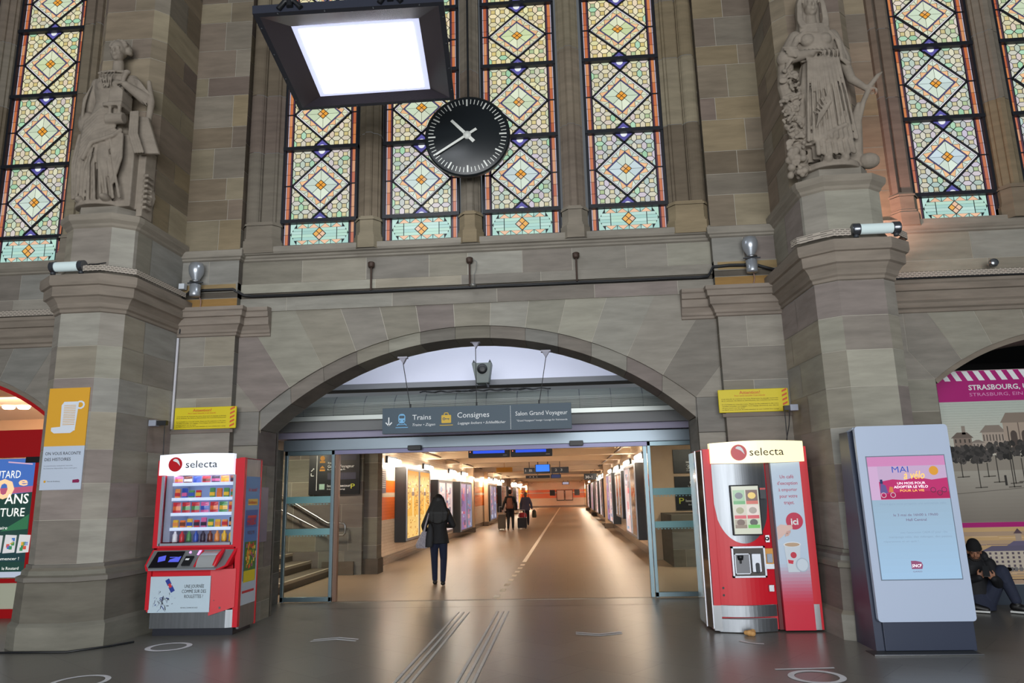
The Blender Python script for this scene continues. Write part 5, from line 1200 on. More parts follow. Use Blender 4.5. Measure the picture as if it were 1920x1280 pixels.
# old photograph of the square, drawn in sepia fields
mb=MB(); r=random.Random(5)
def pq2(P,c,e): 
    P=[Vector((a,y-.001-e,b)) for a,b in P]
    if (P[1]-P[0]).cross(P[2]-P[1]).y>0: P=P[::-1]
    mb.poly(P,0,lin(c))
def rq(a,b,c,d,col,e): pq2([(a,c),(b,c),(b,d),(a,d)],col,e)
rq(x0+.01,x1,1.085,2.765,(150,142,130),.0003)          # ground
for i in range(14): zz=1.09+i*.05; rq(x0+.01,x1,zz,zz+.05,mixc((132,124,114),(172,166,154),i/14),.0006)
for i in range(22): zz=2.0+i*.035; rq(x0+.01,x1,zz,zz+.036,mixc((206,202,188),(186,196,186),i/22),.0008)
def house(a,b,z0,z1,col,n,rows,roof=.08):
    rq(a,b,z0,z1,col,.0012); pq2([(a-.03,z1),(b+.03,z1),(b-.05,z1+roof),(a+.06,z1+roof)],tuple(c*.8 for c in col),.0013)
    for j in range(rows):
        for i in range(n):
            xa=a+(b-a)*(i+.3)/n; rq(xa,xa+(b-a)*.35/n,z0+(z1-z0)*(j+.2)/rows,z0+(z1-z0)*(j+.8)/rows,tuple(c*.5 for c in col),.0014)
house(6.75,7.0,2.0,2.25,(140,124,112),4,3); rq(6.88,6.93,2.3,2.42,(150,138,126),.0013); house(7.0,7.15,2.02,2.18,(170,156,144),3,2,.04); house(7.15,7.45,2.02,2.32,(178,162,148),7,2,.10); house(7.45,8.6,2.05,2.45,(176,158,142),1,1,.14)
rq(7.45,8.6,2.05,2.45,(176,158,142),.0015)
for i in range(7):
    cx=7.58+i*.15; rq(cx-.045,cx+.045,2.05,2.28,(84,72,66),.0016); pq2([(cx+.045*math.cos(PI*k/8),2.28+.06*math.sin(PI*k/8)) for k in range(9)],(84,72,66),.0017)
    rq(cx+.07,cx+.085,2.05,2.45,(120,104,94),.0018)
rq(7.84,7.846,2.45,2.66,(90,84,78),.0018)
house(8.6,9.8,2.05,2.35,(170,154,140),16,2,.1)
for i in range(420): # trees in front
    cx=r.uniform(6.66,8.3) if i%5 else r.uniform(8.2,9.6); cz=r.uniform(1.92,2.12)+(.05 if 7.2<cx<7.8 else 0); rr=r.uniform(.015,.055); k=r.uniform(30,84); pq2([(cx+rr*math.cos(2*PI*q_/7)*r.uniform(.7,1.1),cz+rr*math.sin(2*PI*q_/7)*r.uniform(.7,1.1)) for q_ in range(7)],(k,k*.94,k*.9),.002+.000004*i)
for cx,a,b in((7.02,1.55,1.95),(7.28,1.62,2.0),(7.47,1.55,2.05),(7.50,1.6,2.4),(6.8,1.7,1.95),(7.62,1.62,1.95),(7.9,1.5,2.0),(8.2,1.6,2.0),(7.15,1.7,1.9)): rq(cx,cx+.012,a,b,(60,56,50),.004); pq2([(cx-.07,a),(cx+.1,a+.005),(cx+.1,a+.02),(cx-.07,a+.012)],(86,80,72),.004)
rq(7.36,7.39,1.58,1.72,(50,46,44),.0042); pq2([(x0+.02,1.47),(x1,1.75),(x1,1.757),(x0+.02,1.478)],(110,102,94),.0041)
# lower engraving
for i in range(13): zz=.265+i*.058; rq(x0+.01,x1,zz,zz+.058,mixc((176,150,128),(206,170,120),abs(math.sin(i*1.7))),.0006)
for i in range(60): a=r.uniform(x0,9.5);zz=r.uniform(.72,1.0) if i%2 else r.uniform(.28,.42); rq(a,a+r.uniform(.1,.5),zz,zz+.008,r.choice([(196,168,140),(140,118,116),(222,190,150),(120,104,120)]),.0012)
rq(6.95,9.2,.45,.70,(198,186,170),.0014); pq2([(6.9,.70),(9.3,.70),(9.1,.77),(7.05,.77)],(98,92,116),.0015)
for j in range(4):
    for i in range(26): rq(7.0+i*.075,7.03+i*.075,.49+j*.055,.52+j*.055,(92,80,92),.0018)
pq2([(7.25,.77),(7.6,.77),(7.5,.83),(7.35,.83)],(104,96,124),.0016); rq(7.38,7.46,.83,.93,(176,156,140),.0016); pq2([(7.36,.93),(7.48,.93),(7.42,1.0)],(90,70,80),.0017)
rq(7.75,7.85,.45,.86,(178,160,146),.0019); pq2([(7.73,.86),(7.87,.86),(7.80,.95)],(96,80,96),.0019)
for i in range(24): cx=r.uniform(6.9,9.2); pq2([(cx+.035*math.cos(2*PI*q_/6),.46+.03*math.sin(2*PI*q_/6)) for q_ in range(6)],(116,112,112),.002)
mb.build('printed_views',W_,p)
# ================================================================ snack machine
GL=mat('vending_glass',(.95,.97,1.0),.02,trans=1.0); GL.node_tree.nodes['Principled BSDF'].inputs['IOR'].default_value=1.15
HW=mat('lit_header',(225,232,245),.3,emit=(.78,.86,1.0),es=.75); HY=mat('lit_header_warm',(250,236,180),.3,emit=(1,.86,.50),es=.80); LR=mat('logo_red',(196,24,36),.3)
t=thing('snack_machine','red snack vending machine with lit white header and shelves of snacks, against the left pilaster','vending machine',(-3.45,-.45,0))
bx0,bx1=-4.06,-2.90; yb=-.165; yf=-.72
mb=MB(); mb.box(bx0,bx1,yb-.03,yb,.32,2.16); mb.box(bx0,bx0+.04,yf+.05,yb,.32,2.16); mb.box(bx1-.10,bx1,yf+.05,yb,.32,2.165); mb.box(bx0,bx1,yf+.05,yb,2.0,2.16); mb.box(bx0,bx1,yf+.05,yb,.32,1.06); mb.build('cabinet',RED,t)
# hollow display: dark box lit inside
t_x0,t_x1,tz0,tz1=-3.97,-3.02,1.10,1.955
mb=MB(); mb.box(bx0+.0,t_x0,yf,yf+.06,1.05,2.16); mb.box(t_x1,bx1-.05,yf,yf+.06,1.05,2.16); mb.box(t_x0,t_x1,yf,yf+.06,1.05,tz0); mb.build('door_surround',RED,t,bevel=.006)

mb=MB(); mb.box(bx0+.05,bx1-.11,yb-.045,yb-.032,1.06,2.0); mb.build('back_panel',mat('cool_panel',(150,164,190),.6),t)
mb=MB(); mb.box(t_x0,t_x1,yf+.012,yf+.02,tz0,tz1); mb.build('glass_pane',GL,t)
mb=MB()
for a,b,c,d in((t_x0-.02,t_x0+.012,tz0-.02,tz1),(t_x1-.012,t_x1+.02,tz0-.02,tz1),(t_x0,t_x1,tz0-.02,tz0+.01)): mb.box(a,b,yf-.012,yf+.01,c,d)
mb.build('window_trim',mat('alu_trim',(200,206,220),.3,.7),t)
area('machine_light',(-3.5,-.60,1.97),(math.radians(10),0,0),.9,.06,7,(.88,.92,1.0))
mb=MB(); mb.box(t_x0,t_x1,yf+.07,yf+.12,1.965,1.99); mb.build('strip_light',mat('strip_glow',(255,255,255),.4,emit=(.85,.92,1),es=4),t)
# curved header sign
mb=MB(); n=12; hx0,hx1=-4.03,-3.035
F_=[(hx0+(hx1-hx0)*i/n, yf-.02-.045*math.sin(PI*i/n)) for i in range(n+1)]
def hz(i): return 2.225+.012*math.sin(PI*i/n)
mb.add([(x,y_,1.965) for x,y_ in F_]+[(x,y_,hz(i)) for i,(x,y_) in enumerate(F_)],[(i,i+1,n+2+i,n+1+i) for i in range(n)])
mb.poly([(x,y_,1.965) for x,y_ in F_][::-1]+[(hx0,yf+.05,1.965),(hx1,yf+.05,1.965)]); mb.poly([(x,y_,hz(i)) for i,(x,y_) in enumerate(F_)]+[(hx1,yf+.05,2.22),(hx0,yf+.05,2.22)])
mb.poly([(hx0,yf+.05,1.965),(hx0,yf-.02,1.965),(hx0,yf-.02,2.225),(hx0,yf+.05,2.225)]);mb.poly([(hx1,yf-.02,1.965),(hx1,yf+.05,1.965),(hx1,yf+.05,2.225),(hx1,yf-.02,2.225)])
hd=mb.build('header_sign',HW,t)
def selecta(hd,lx,lz,r,tx0,tw,y_,z_,h):
    mb=MB(); mb.disc((lx,y_,lz),r,32); mb.build('round_logo',LR,hd)
    mb=MB(); P=[(-.35,.62),(-.1,.78),(.25,.72),(.5,.45),(.62,.1),(.72,-.25),(.45,.05),(.2,.28),(-.15,.42),(-.35,.5)]
    mb.poly([(lx+a*r,y_-.002,lz+b*r) for a,b in P][::-1]); mb.build('logo_swirl',WINK,hd)
    text('lettering','selecta',(tx0,y_,z_),(1,0,0),(0,0,1),tw,h,INK,hd)
selecta(hd,-3.79,2.10,.092,-3.65,.42,yf-.070,2.052,.098)
# shelves with goods
shz=[1.845,1.655,1.465,1.28]
SH=mat('shelf_front',(214,226,246),.35,emit=(.7,.8,1),es=.35)
rg=random.Random(9); PALS=[(206,50,60),(240,190,60),(60,90,180),(230,120,60),(240,240,245),(120,60,40),(90,150,90),(220,100,150),(60,50,70),(236,150,80)]
for z in shz:
    mb=MB(); mb.box(t_x0+.10,t_x1,yf+.06,yb-.06,z-.012,z); mb.box(t_x0+.10,t_x1,yf+.045,yf+.06,z-.018,z+.022); mb.build('shelf',SH,t)
mb=MB(); mb.box(t_x0+.0,t_x0+.09,yf+.08,yb-.05,1.12,1.96); mb.build('lift_shaft',mat('shaft_grey',(150,156,176),.4),t)
SNM=mat('snack_wrapper',(.5,.5,.5),.3,attr=True)
kinds=[('chocolate_bar','bar'),('crisp_packet','bag'),('sweet_bag','bag2'),('drink_bottle','bot')]
cnt={}
pos=['top','second','third','fourth','bottom']
for si,z in enumerate(shz+[1.115]):
    n=9 if si in(1,3,4) else 7; x=t_x0+.13
    for i in range(n):
        xx=t_x0+.15+(t_x1-t_x0-.20)*i/(n-1); c=lin(rg.choice(PALS)); c2=lin(rg.choice(PALS)); hmax=.14
        if si==1 and i==4: continue
        mb=MB(); yv=yf+.10
        if si in(0,2):
            w_,h_=.054,.15 if si else .10
            nn=6
            for q in range(nn):
                u0,u1=q/nn,(q+1)/nn; d0,d1=.018*math.sin(PI*u0)+.002,.018*math.sin(PI*u1)+.002
                cc=c if q not in(2,3) else c2
                z0_,z1_=z+.003+h_*u0,z+.003+h_*u1
                mb.add([(xx-w_,yv,z0_),(xx,yv-d0,z0_),(xx+w_,yv,z0_),(xx,yv+d0,z0_),(xx-w_,yv,z1_),(xx,yv-d1,z1_),(xx+w_,yv,z1_),(xx,yv+d1,z1_)],[(0,1,5,4),(1,2,6,5),(2,3,7,6),(3,0,4,7)],0,cc)
            nm='snack_packet'
        elif si==4:
            mb.lathe([(.0,.003),(.032,.003),(.034,.03),(.030,.055),(.033,.09),(.014,.118),(.014,.138),(0,.138)],(xx,yv,z),'z',12,0,c); nm='drink_bottle'
        else:
            hh=rg.uniform(.11,.145); mb.bbox(xx-.033,xx+.033,yv-.014,yv+.014,z+.003,z+hh,.008,0,c); mb.box(xx-.034,xx+.034,yv-.015,yv+.0,z+.04,z+.085,0,c2); nm='chocolate_bar' if si==1 else 'snack_carton'
        o=mb.build(nm,SNM)
        grp={0:'packets on the top shelf of the snack machine',1:'bars on the second shelf of the snack machine',2:'packets on the third shelf of the snack machine',3:'cartons on the fourth shelf of the snack machine',4:'bottles at the bottom of the snack machine'}[si]
        tag(o,{0:'small snack packet on the top shelf of the snack machine',1:'chocolate bar on the second shelf of the snack machine',2:'snack packet on the third shelf of the snack machine',3:'snack carton on the fourth shelf of the snack machine',4:'small drink bottle standing at the bottom of the snack machine'}[si],{0:'packet',1:'bar',2:'packet',3:'carton',4:'bottle'}[si],grp)
# sloping control desk
ALU=mat('desk_alu',(168,172,176),.3,.7)
dA=Vector((bx0+.02,yf,1.035)); 
def D(u,v,h=0): # u across, v down the slope
    O_=Vector((-4.06,-.73,1.035)); E1=Vector((1.13,0,0)); E2=Vector((0,-.17,-.245)); nn=Vector((0,-.245,.17)).normalized(); 
    wid=1+.0*v; return O_+E1*u+E2*v+nn*h+Vector(((u-.5)*-.0,0,0))
mb=MB(); 
out=[(0.02,0),(.0,.75),(.04,1),(.86,1),(.95,.8),(1,0)]
mb.prism([(D(u,v)) for u,v in out],(0,.15,-.0)); mb.build('desk_body',RED,t)
mb=MB(); mb.prism([(D(u,v,.004)) for u,v in [(.04,.05),(.02,.75),(.06,.93),(.85,.93),(.92,.78),(.965,.05)]],(0,.004,-.004)); mb.build('desk_plate',ALU,t)
mb=MB(); mb.prism([D(u,v,.012) for u,v in [(.09,.12),(.055,.86),(.38,.86),(.41,.12)]],(0,.006,-.005)); sc_=mb.build('touch_screen',mat('screen_black',(14,14,22),.12),t)
mb=MB(); mb.poly([D(u,v,.014) for u,v in [(.26,.62),(.38,.62),(.39,.35),(.27,.5)]],0); mb.poly([D(u,v,.014) for u,v in [(.13,.38),(.14,.62),(.22,.55),(.21,.30)]]); mb.poly([D(u,v,.014) for u,v in [(.26,.38),(.35,.38),(.35,.42),(.26,.42)]]); mb.build('screen_picture',mat('screen_violet',(70,80,190),.3,emit=(.06,.07,.42)),sc_)
mb=MB(); mb.prism([D(u,v,.03) for u,v in [(.45,.38),(.43,.80),(.52,.80),(.54,.38)]],(0,.03,-.02)); mb.build('card_reader',BLK,t); mb=MB(); mb.poly([D(u,v,.033) for u,v in [(.462,.50),(.458,.58),(.50,.58),(.505,.50)]]); mb.build('reader_display',WINK,t)
mb=MB(); mb.disc(D(.475,.17,.012),.016,14,(1,0,0),(0,.57,.82)); mb.poly([D(u,v,.01) for u,v in [(.57,.08),(.56,.30),(.58,.30),(.60,.08)]]); mb.build('coin_light',mat('pink_glow',(240,150,250),.4,emit=(.9,.4,.95)),t)
mb=MB()
for i in range(8):
    v0,v1=.12+.095*i,.12+.095*(i+1); h0,h1=.05*math.sin(PI*i/8)+.006,.05*math.sin(PI*(i+1)/8)+.006
    mb.poly([D(.64-.05*v0,v0,h0),D(.64-.05*v1,v1,h1),D(.85-.05*v1,v1,h1),D(.85-.05*v0,v0,h0)],0)
mb.build('tray_flap',mat('flap_clear',(200,204,206),.15,.5),t)
mb=MB(); mb.tube([D(.855,.10,.02),D(.845,.5,.06),D(.81,.85,.02)],[.022,.034,.026],10); mb.build('flap_handle',RED,t); mb=MB(); mb.tube([D(.62,.10,.01),D(.60,.5,.02),D(.58,.85,.01)],.012,8); mb.build('flap_rim',RED,t)
mb=MB(); mb.prism([D(u,v,.006) for u,v in [(.06,.94),(.07,1.0),(.83,1.0),(.84,.94)]],(0,.01,-.0)); mb.build('desk_edge',mat('alu_trim',(1,1,1)),t)
# lower door
mb=MB(); mb.box(-4.04,-3.23,-.78,-.68,.29,.79); mb.box(-4.04,-3.99,-.82,-.68,.32,.79); mb.prism([(-3.23,-.80,.24),(-2.93,-.74,.33),(-2.93,-.74,.79),(-3.23,-.80,.79)],(0,.06,0)); mb.build('lower_door',RED,t)
mb=MB(); mb.box(-4.0,-3.215,-.815,-.80,.285,.715); ad=mb.build('ad_sheet',mat('poster_pale',(192,212,226),.5),t)
for l,w_,z in(('UNE JOURN\u00c9E',.25,.575),('COMME SUR DES',.31,.515),('ROULETTES ?',.24,.455)): text('lettering',l,(-3.42,-.816,z),(1,0,0),(0,0,1),w_,.042,INK,ad,'C')
text('small_print','RED BULL DONNE DES AILES.',(-3.58,-.816,.335),(1,0,0),(0,0,1),.22,.014,INK,ad)
mb=MB(); r=random.Random(2); y=-.8165
def sq(P,c,e=0): mb.poly([(a,y-e,b) for a,b in P],0,lin(c))
u=Vector((.5,-.86)); v_=Vector((.86,.5)); o_=Vector((-3.80,.665))
def cc(a,b): q=o_+u*a+v_*b; return (q.x,q.y)
sq([cc(0,0),cc(.17,0),cc(.17,.055),cc(0,.055)],(196,204,224)); sq([cc(0.0,0),cc(.075,0),cc(.075,.055),cc(0,.055)],(40,60,150),.001); sq([cc(.095,0),cc(.17,0),cc(.17,.055),cc(.095,.055)],(40,60,150),.001); sq([cc(.06,.01),cc(.11,.01),cc(.11,.045),cc(.06,.045)],(206,60,60),.002)
for i in range(46):
    a,b=-3.82+r.gauss(0,.055),.42+r.gauss(0,.045); w_=r.uniform(.008,.03); th=r.uniform(0,3); k=Vector((math.cos(th),math.sin(th)))*w_; n_=Vector((-k.y,k.x)).normalized()*r.uniform(.001,.005); c=r.choice([(60,66,80),(40,60,140),(130,140,160),(30,30,40),(160,170,190)])
    P=[(a-k.x-n_.x,b-k.y-n_.y),(a+k.x-n_.x,b+k.y-n_.y),(a+k.x+n_.x,b+k.y+n_.y),(a-k.x+n_.x,b-k.y+n_.y)]; sq(P,c,.001)
mb.build('drawing',W_,ad)
mb=MB(); mb.disc((-3.10,-.79+.012,.33),.014,10); mb.disc((-3.17,-.80,.42),.006,8); mb.build('door_lock',STEEL,t)
mb=MB(); mb.box(-4.00,-3.03,-.76,-.30,.09,.29); mb.prism([(-3.03,-.76,.09),(-2.94,-.72,.09),(-2.94,-.72,.30),(-3.03,-.76,.30)],(0,.3,0)); mb.build('kick_plate',CHROME,t)
mb=MB(); mb.box(-3.98,-2.95,-.71,-.20,0,.09); mb.build('foot',mat('plinth_black',(26,30,42),.5),t)
# side with the sweets advert
sx=-2.898
mb=MB(); mb.box(-2.93,sx,-.66,-.20,1.93,2.155); mb.build('side_chrome',CHROME,t); mb=MB(); mb.box(-2.93,sx,-.66,-.20,.06,.33); mb.build('side_chrome',CHROME,t)
mb=MB(); mb.box(-2.93,sx+.002,-.66,-.20,.33,1.93,0,lin((120,160,200))); sd=mb.build('side_panel',W_,t)
def stext(s,yc,z,w_,h,m,bold=0): return text('lettering',s,(sx+.004,yc,z),(0,1,0),(0,0,1),w_,h,m,sd,'C',bold)
mb=MB()
def yq(a,b,c,d,col,e=.002): mb.poly([(sx+e,a,c),(sx+e,b,c),(sx+e,b,d),(sx+e,a,d)],0,lin(col))
for i in range(10): yq(-.66,-.20,.33+.16*i,.33+.16*(i+1),mixc((196,208,222),(90,140,196),i/9),.0025)
yq(-.62,-.24,.62,1.50,(60,96,170),.003); yq(-.61,-.25,1.1,1.28,(70,120,190),.0035); yq(-.60,-.25,.68,1.10,(70,120,50),.004); yq(-.60,-.25,.60,.74,(226,206,30),.0045); yq(-.56,-.26,1.56,1.64,(232,190,80),.003)
r=random.Random(4)
for i in range(60): a,b=r.uniform(-.58,-.29),r.uniform(.76,1.05); yq(a,a+.03,b,b+.045,r.choice([(230,60,50),(240,190,40),(60,150,60),(250,230,120),(200,80,160),(240,140,40)]),.005+.0001*i)
yq(-.62,-.26,.47,.50,(200,40,50),.004); yq(-.55,-.28,1.40,1.43,(214,60,60),.004)
mb.build('side_print',W_,sd)
stext('HARIBO',-.43,1.31,.27,.10,mat('sweet_red',(206,40,40),.5),.03); stext('WORLD MIX',-.43,1.19,.22,.05,mat('brown_ink',(110,50,30),.5),.02); stext('Goldbears',-.43,1.58,.26,.04,mat('sweet_red',(1,1,1)),.01); stext('ici aussi!',-.43,1.74,.26,.05,mat('sweet_red',(1,1,1)),.01)
mb=MB(); mb.box(-2.94,sx+.006,-.20,-.167,.05,2.15); mb.box(-2.96,sx+.008,-.726,-.66,.09,2.17); mb.build('corner_strip',RED,t)
# lilac sheet on the jamb behind the machine
mb=MB(); mb.box(-3.043,-3.034,.10,.42,1.05,1.80); tag(mb.build('wall_notice',mat('lilac_board',(1,1,1))),'narrow lilac notice on the left arch jamb behind the snack machine','sign')
# ================================================================ coffee machine
t=thing('coffee_machine','red coffee vending machine with a lit cream header and steel oval front','vending machine',(3.5,-.5,0))
yf=-.93; CX0,CX1=2.93,3.64
mb=MB(); mb.box(2.90,4.12,-.86,-.165,.02,2.10); mb.build('cabinet',RED,t)
# bowed front in red with the steel oval
def bow(x): u=(x-CX0)/(CX1-CX0); return yf+.05-.07*math.sin(PI*max(0,min(1,u)))
def bowed(mb,x0,x1,z0f,z1f,e=0,n=14,m=0):
    for i in range(n):
        a,b=x0+(x1-x0)*i/n,x0+(x1-x0)*(i+1)/n
        mb.poly([(a,bow(a)-e,z0f(a)),(b,bow(b)-e,z0f(b)),(b,bow(b)-e,z1f(b)),(a,bow(a)-e,z1f(a))],m)
mb=MB(); bowed(mb,CX0,CX1,lambda x:.30,lambda x:1.92); mb.poly([(CX0,-.86,.3),(CX0,bow(CX0),.3),(CX0,bow(CX0),1.92),(CX0,-.86,1.92)]);mb.poly([(CX1,bow(CX1),.3),(CX1,-.86,.3),(CX1,-.86,1.92),(CX1,bow(CX1),1.92)]); mb.build('front_shell',RED,t)
def ov(x):
    u=(x-3.315)/.315; 
    return 1.45-.46*math.sqrt(max(0,1-u*u))
mb=MB(); bowed(mb,3.0,3.63,ov,lambda x:1.92,.004,24); mb.build('steel_oval',CHROME,t)
mb=MB(); bowed(mb,2.96,3.62,lambda x:.175,lambda x:.30,.03); bowed(mb,2.955,3.61,lambda x:.01,lambda x:.15,.03)
for za,zb in((.175,.30),(.01,.15)): mb.box(2.97,3.60,-.90,-.8,za,zb)
mb.build('kick_plate',CHROME,t)
mb=MB(); mb.box(CX1,CX1+.045,-.89,-.80,.02,1.93); mb.build('shadow_gap',mat('dark_red',(90,10,18),.5),t)
# header
mb=MB(); hx0,hx1=2.985,4.085; n=14; F_=[(hx0+(hx1-hx0)*i/n,-.97-.05*math.sin(PI*i/n)) for i in range(n+1)]
zt=lambda i:2.165+.018*math.sin(PI*i/n); zbm=lambda i:1.925-.008*math.sin(PI*i/n)
mb.add([(x,y_,zbm(i)) for i,(x,y_) in enumerate(F_)]+[(x,y_,zt(i)) for i,(x,y_) in enumerate(F_)],[(i,i+1,n+2+i,n+1+i) for i in range(n)])
mb.poly([(hx0,-.86,1.925),(hx0,-.97,1.925),(hx0,-.97,2.165),(hx0,-.86,2.165)]); mb.poly([(hx1,-.97,1.925),(hx1,-.86,1.925),(hx1,-.86,2.165),(hx1,-.97,2.165)])
mb.poly([(x,y_,zbm(i)) for i,(x,y_) in enumerate(F_)][::-1]+[(hx0,-.86,1.925),(hx1,-.86,1.925)]); hd=mb.build('header_sign',HY,t)
mb=MB(); mb.poly([(x,y_,zt(i)) for i,(x,y_) in enumerate(F_)]+[(hx1,-.80,2.165),(hx0,-.80,2.165)]); mb.build('header_top',RED,t)
selecta(hd,3.315,2.045,.095,3.44,.40,-1.022,2.005,.095)
# menu screen
mb=MB(); mb.box(3.18,3.52,-1.0,-.93,1.085,1.665); mb.build('screen_frame',BLK,t,bevel=.008)
mb=MB(); x0,x1=3.195,3.505; mb.box(x0,x1,-1.004,-1.0,1.10,1.65,0,lin((206,210,190))); y=-1.005
def mq(a,b,c,d,col,e=0): mb.poly([(x0+(x1-x0)*a,y-e,1.10+.55*c),(x0+(x1-x0)*b,y-e,1.10+.55*c),(x0+(x1-x0)*b,y-e,1.10+.55*d),(x0+(x1-x0)*a,y-e,1.10+.55*d)],0,lin(col))
for a,b,c,d,c1,c2,c3 in((.04,.48,.62,.92,(150,190,150),(90,96,110),(70,160,90)),(.52,.96,.62,.92,(96,52,40),(236,200,90),(200,80,60)),(.04,.48,.32,.60,(206,200,186),(150,150,110),(206,50,70)),(.52,.96,.32,.60,(226,214,206),(160,150,140),(206,50,70)),(.04,.48,.12,.30,(170,160,140),(96,66,50),(130,110,90)),(.52,.96,.12,.30,(190,210,180),(60,60,56),(90,190,70))):
    mq(a,b,c,d,c1,.0005); mb.poly([(x0+(x1-x0)*((a+b)/2+.15*math.cos(2*PI*k/12)),y-.001,1.10+.55*((c+d)/2+.07*math.sin(2*PI*k/12)+.03)) for k in range(12)],0,lin(c2)); mq(a,b,c,c+.07,c3,.0015)
mb.build('menu_screen',mat('menu_glow',(.5,.5,.5),.2,attr=True,emit='attr',es=.85),t)
mb=MB(); mb.box(3.535,3.60,-.965,-.93,1.50,1.63); sk=mb.build('info_label',DKGREY,t); mb=MB(); mb.box(3.535,3.60,-.967,-.965,1.605,1.625); mb.build('red_stripe',LR,sk)
# cup bay
mb=MB(); 
for a,b,c,d in((3.14,3.16,.61,.96),(3.505,3.525,.61,.96),(3.14,3.525,.94,.96),(3.14,3.525,.61,.63)): mb.box(a,b,-.995,-.92,c,d)
mb.build('bay_frame',mat('bay_chrome',(170,174,182),.4,.8),t)
mb=MB(); mb.box(3.16,3.505,-.975,-.965,.63,.94); mb.build('bay_back',mat('bay_dark',(66,60,56),.5),t)
mb=MB(); mb.box(3.175,3.34,-.99,-.975,.655,.875); mb.build('cup_window',mat('bay_grey',(120,122,128),.4),t)
mb=MB(); mb.lathe([(0,.0),(.03,.0),(.035,.03),(.035,.05),(0,.05)],(3.235,-1.0,.81),'z',12); mb.cyl((3.235,-1.0,.77),(3.235,-1.0,.81),.012,seg=8); mb.build('spout',BLK,t)
for a,b,c,d in((3.17,3.18,.65,.88),(3.335,3.345,.65,.88),(3.17,3.345,.87,.88),(3.17,3.345,.65,.66)):
    mb=MB(); mb.box(a,b,-.997,-.985,c,d); mb.build('window_edge',MATS['bay_chrome'],t)
mb=MB(); mb.bbox(3.36,3.47,-1.01,-.975,.67,.88,.01); mb.build('door_knob_plate',MATS['bay_chrome'],t); mb=MB(); mb.bbox(3.395,3.45,-1.016,-1.009,.66,.78,.02); mb.build('bay_arch',DKGREY,t)
# payment column
mb=MB(); mb.box(3.535,3.625,-.95,-.90,.72,.93); mb.build('payment_plate',mat('payment_orange',(216,150,60),.5),t); mb=MB(); mb.bbox(3.548,3.612,-.965,-.94,.77,.87,.006); mb.build('payment_display',mat('pay_display',(150,160,176),.3),t); mb=MB(); mb.box(3.535,3.625,-.955,-.90,.70,.755); mb.build('card_slot',STEEL,t)
mb=MB(); mb.lathe([(0,-.02),(.022,-.02),(.028,0)],(3.575,-.935,1.04),'y',14); mb.box(3.555,3.60,-.95,-.9,1.0,1.08); mb.build('coin_slot',STEEL,t)
mb=MB(); mb.box(3.545,3.60,-.955,-.9,.45,.52); mb.build('change_cup',STEEL,t)
for z in(.41,.49): mb=MB(); mb.disc((3.03,bow(3.03)-.003,z),.014,12); mb.build('lock_hole',BLK,t)
# advert panel
PA=mat('coffee_panel',(.5,.5,.5),.35,attr=True); mb=MB(); a0,a1=3.69,4.03
def fade(z): 
    if z>.75: return (190,208,228)
    if z<.30: return (206,26,56)
    return mixc((206,26,56),(190,208,228),(z-.30)/.45)
zs=[.02,.30]+[.30+.45*i/12 for i in range(1,13)]+[1.92]
for za,zb in zip(zs,zs[1:]): mb.box(a0,a1,-.95,-.85,za,zb,0,lin(fade((za+zb)/2)))
pn=mb.build('advert_panel',PA,t)
for i,(l,w_) in enumerate((('Un caf\u00e9',.16),("d'exception",.235),('\u00e0 emporter',.215),('pour votre',.205),('trajet.',.12))): text('lettering',l,(3.865,-.951,1.73-.075*i),(1,0,0),(0,0,1),w_,.042,mat('rose_ink',(186,40,80),.5),pn,'C',bold=.004)
mb=MB(); mb.disc((3.905,-.953,1.235),.098,28); mb.build('red_disc',mat('disc_rose',(196,28,72),.4),pn); text('lettering','ici',(3.905,-.955,1.195),(1,0,0),(0,0,1),.085,.075,WINK,pn,'C',bold=.03)
mb=MB(); y=-.957
def hq(P,c,e=0): mb.poly([(a,y-e,b) for a,b in P],0,lin(c))
hq([(3.695,1.02),(3.76,1.07),(3.83,1.13),(3.875,1.15),(3.87,1.19),(3.80,1.19),(3.74,1.20),(3.695,1.17)],(224,190,180)); hq([(3.80,1.09),(3.845,1.10),(3.85,1.13),(3.80,1.12)],(206,160,150),.001); hq([(3.78,1.06),(3.82,1.07),(3.84,1.09),(3.79,1.10)],(214,172,160),.001)
mb.build('printed_hand',PA,pn)
mb=MB(); hq([(3.78,.66),(3.91,.66),(3.945,.97),(3.755,.97)],(206,216,226)); hq([(3.85+.1*math.cos(2*PI*k/20),.97+.03*math.sin(2*PI*k/20)) for k in range(20)],(226,230,236),.001); hq([(3.85+.085*math.cos(2*PI*k/20),.968+.022*math.sin(2*PI*k/20)) for k in range(20)],(190,160,130),.002); hq([(3.855+.035*math.cos(2*PI*k/20),.85+.035*math.sin(2*PI*k/20)) for k in range(20)],(196,28,60),.002); hq([(3.79,.76),(3.84,.75),(3.85,.79),(3.785,.80)],(206,30,60),.002)
hq([(3.945+.075*math.cos(2*PI*k/20),.74+.08*math.sin(2*PI*k/20)) for k in range(20)],(176,190,206),.003); hq([(3.945+.062*math.cos(2*PI*k/20),.74+.067*math.sin(2*PI*k/20)) for k in range(20)],(206,218,230),.004)
mb.build('printed_cup',PA,pn)
mb=MB(); mb.box(4.035,4.13,-.92,-.165,.02,2.105); mb.box(4.03,4.10,-.93,-.5,.02,.30,1); mb.build('right_side',[RED,STEEL],t)
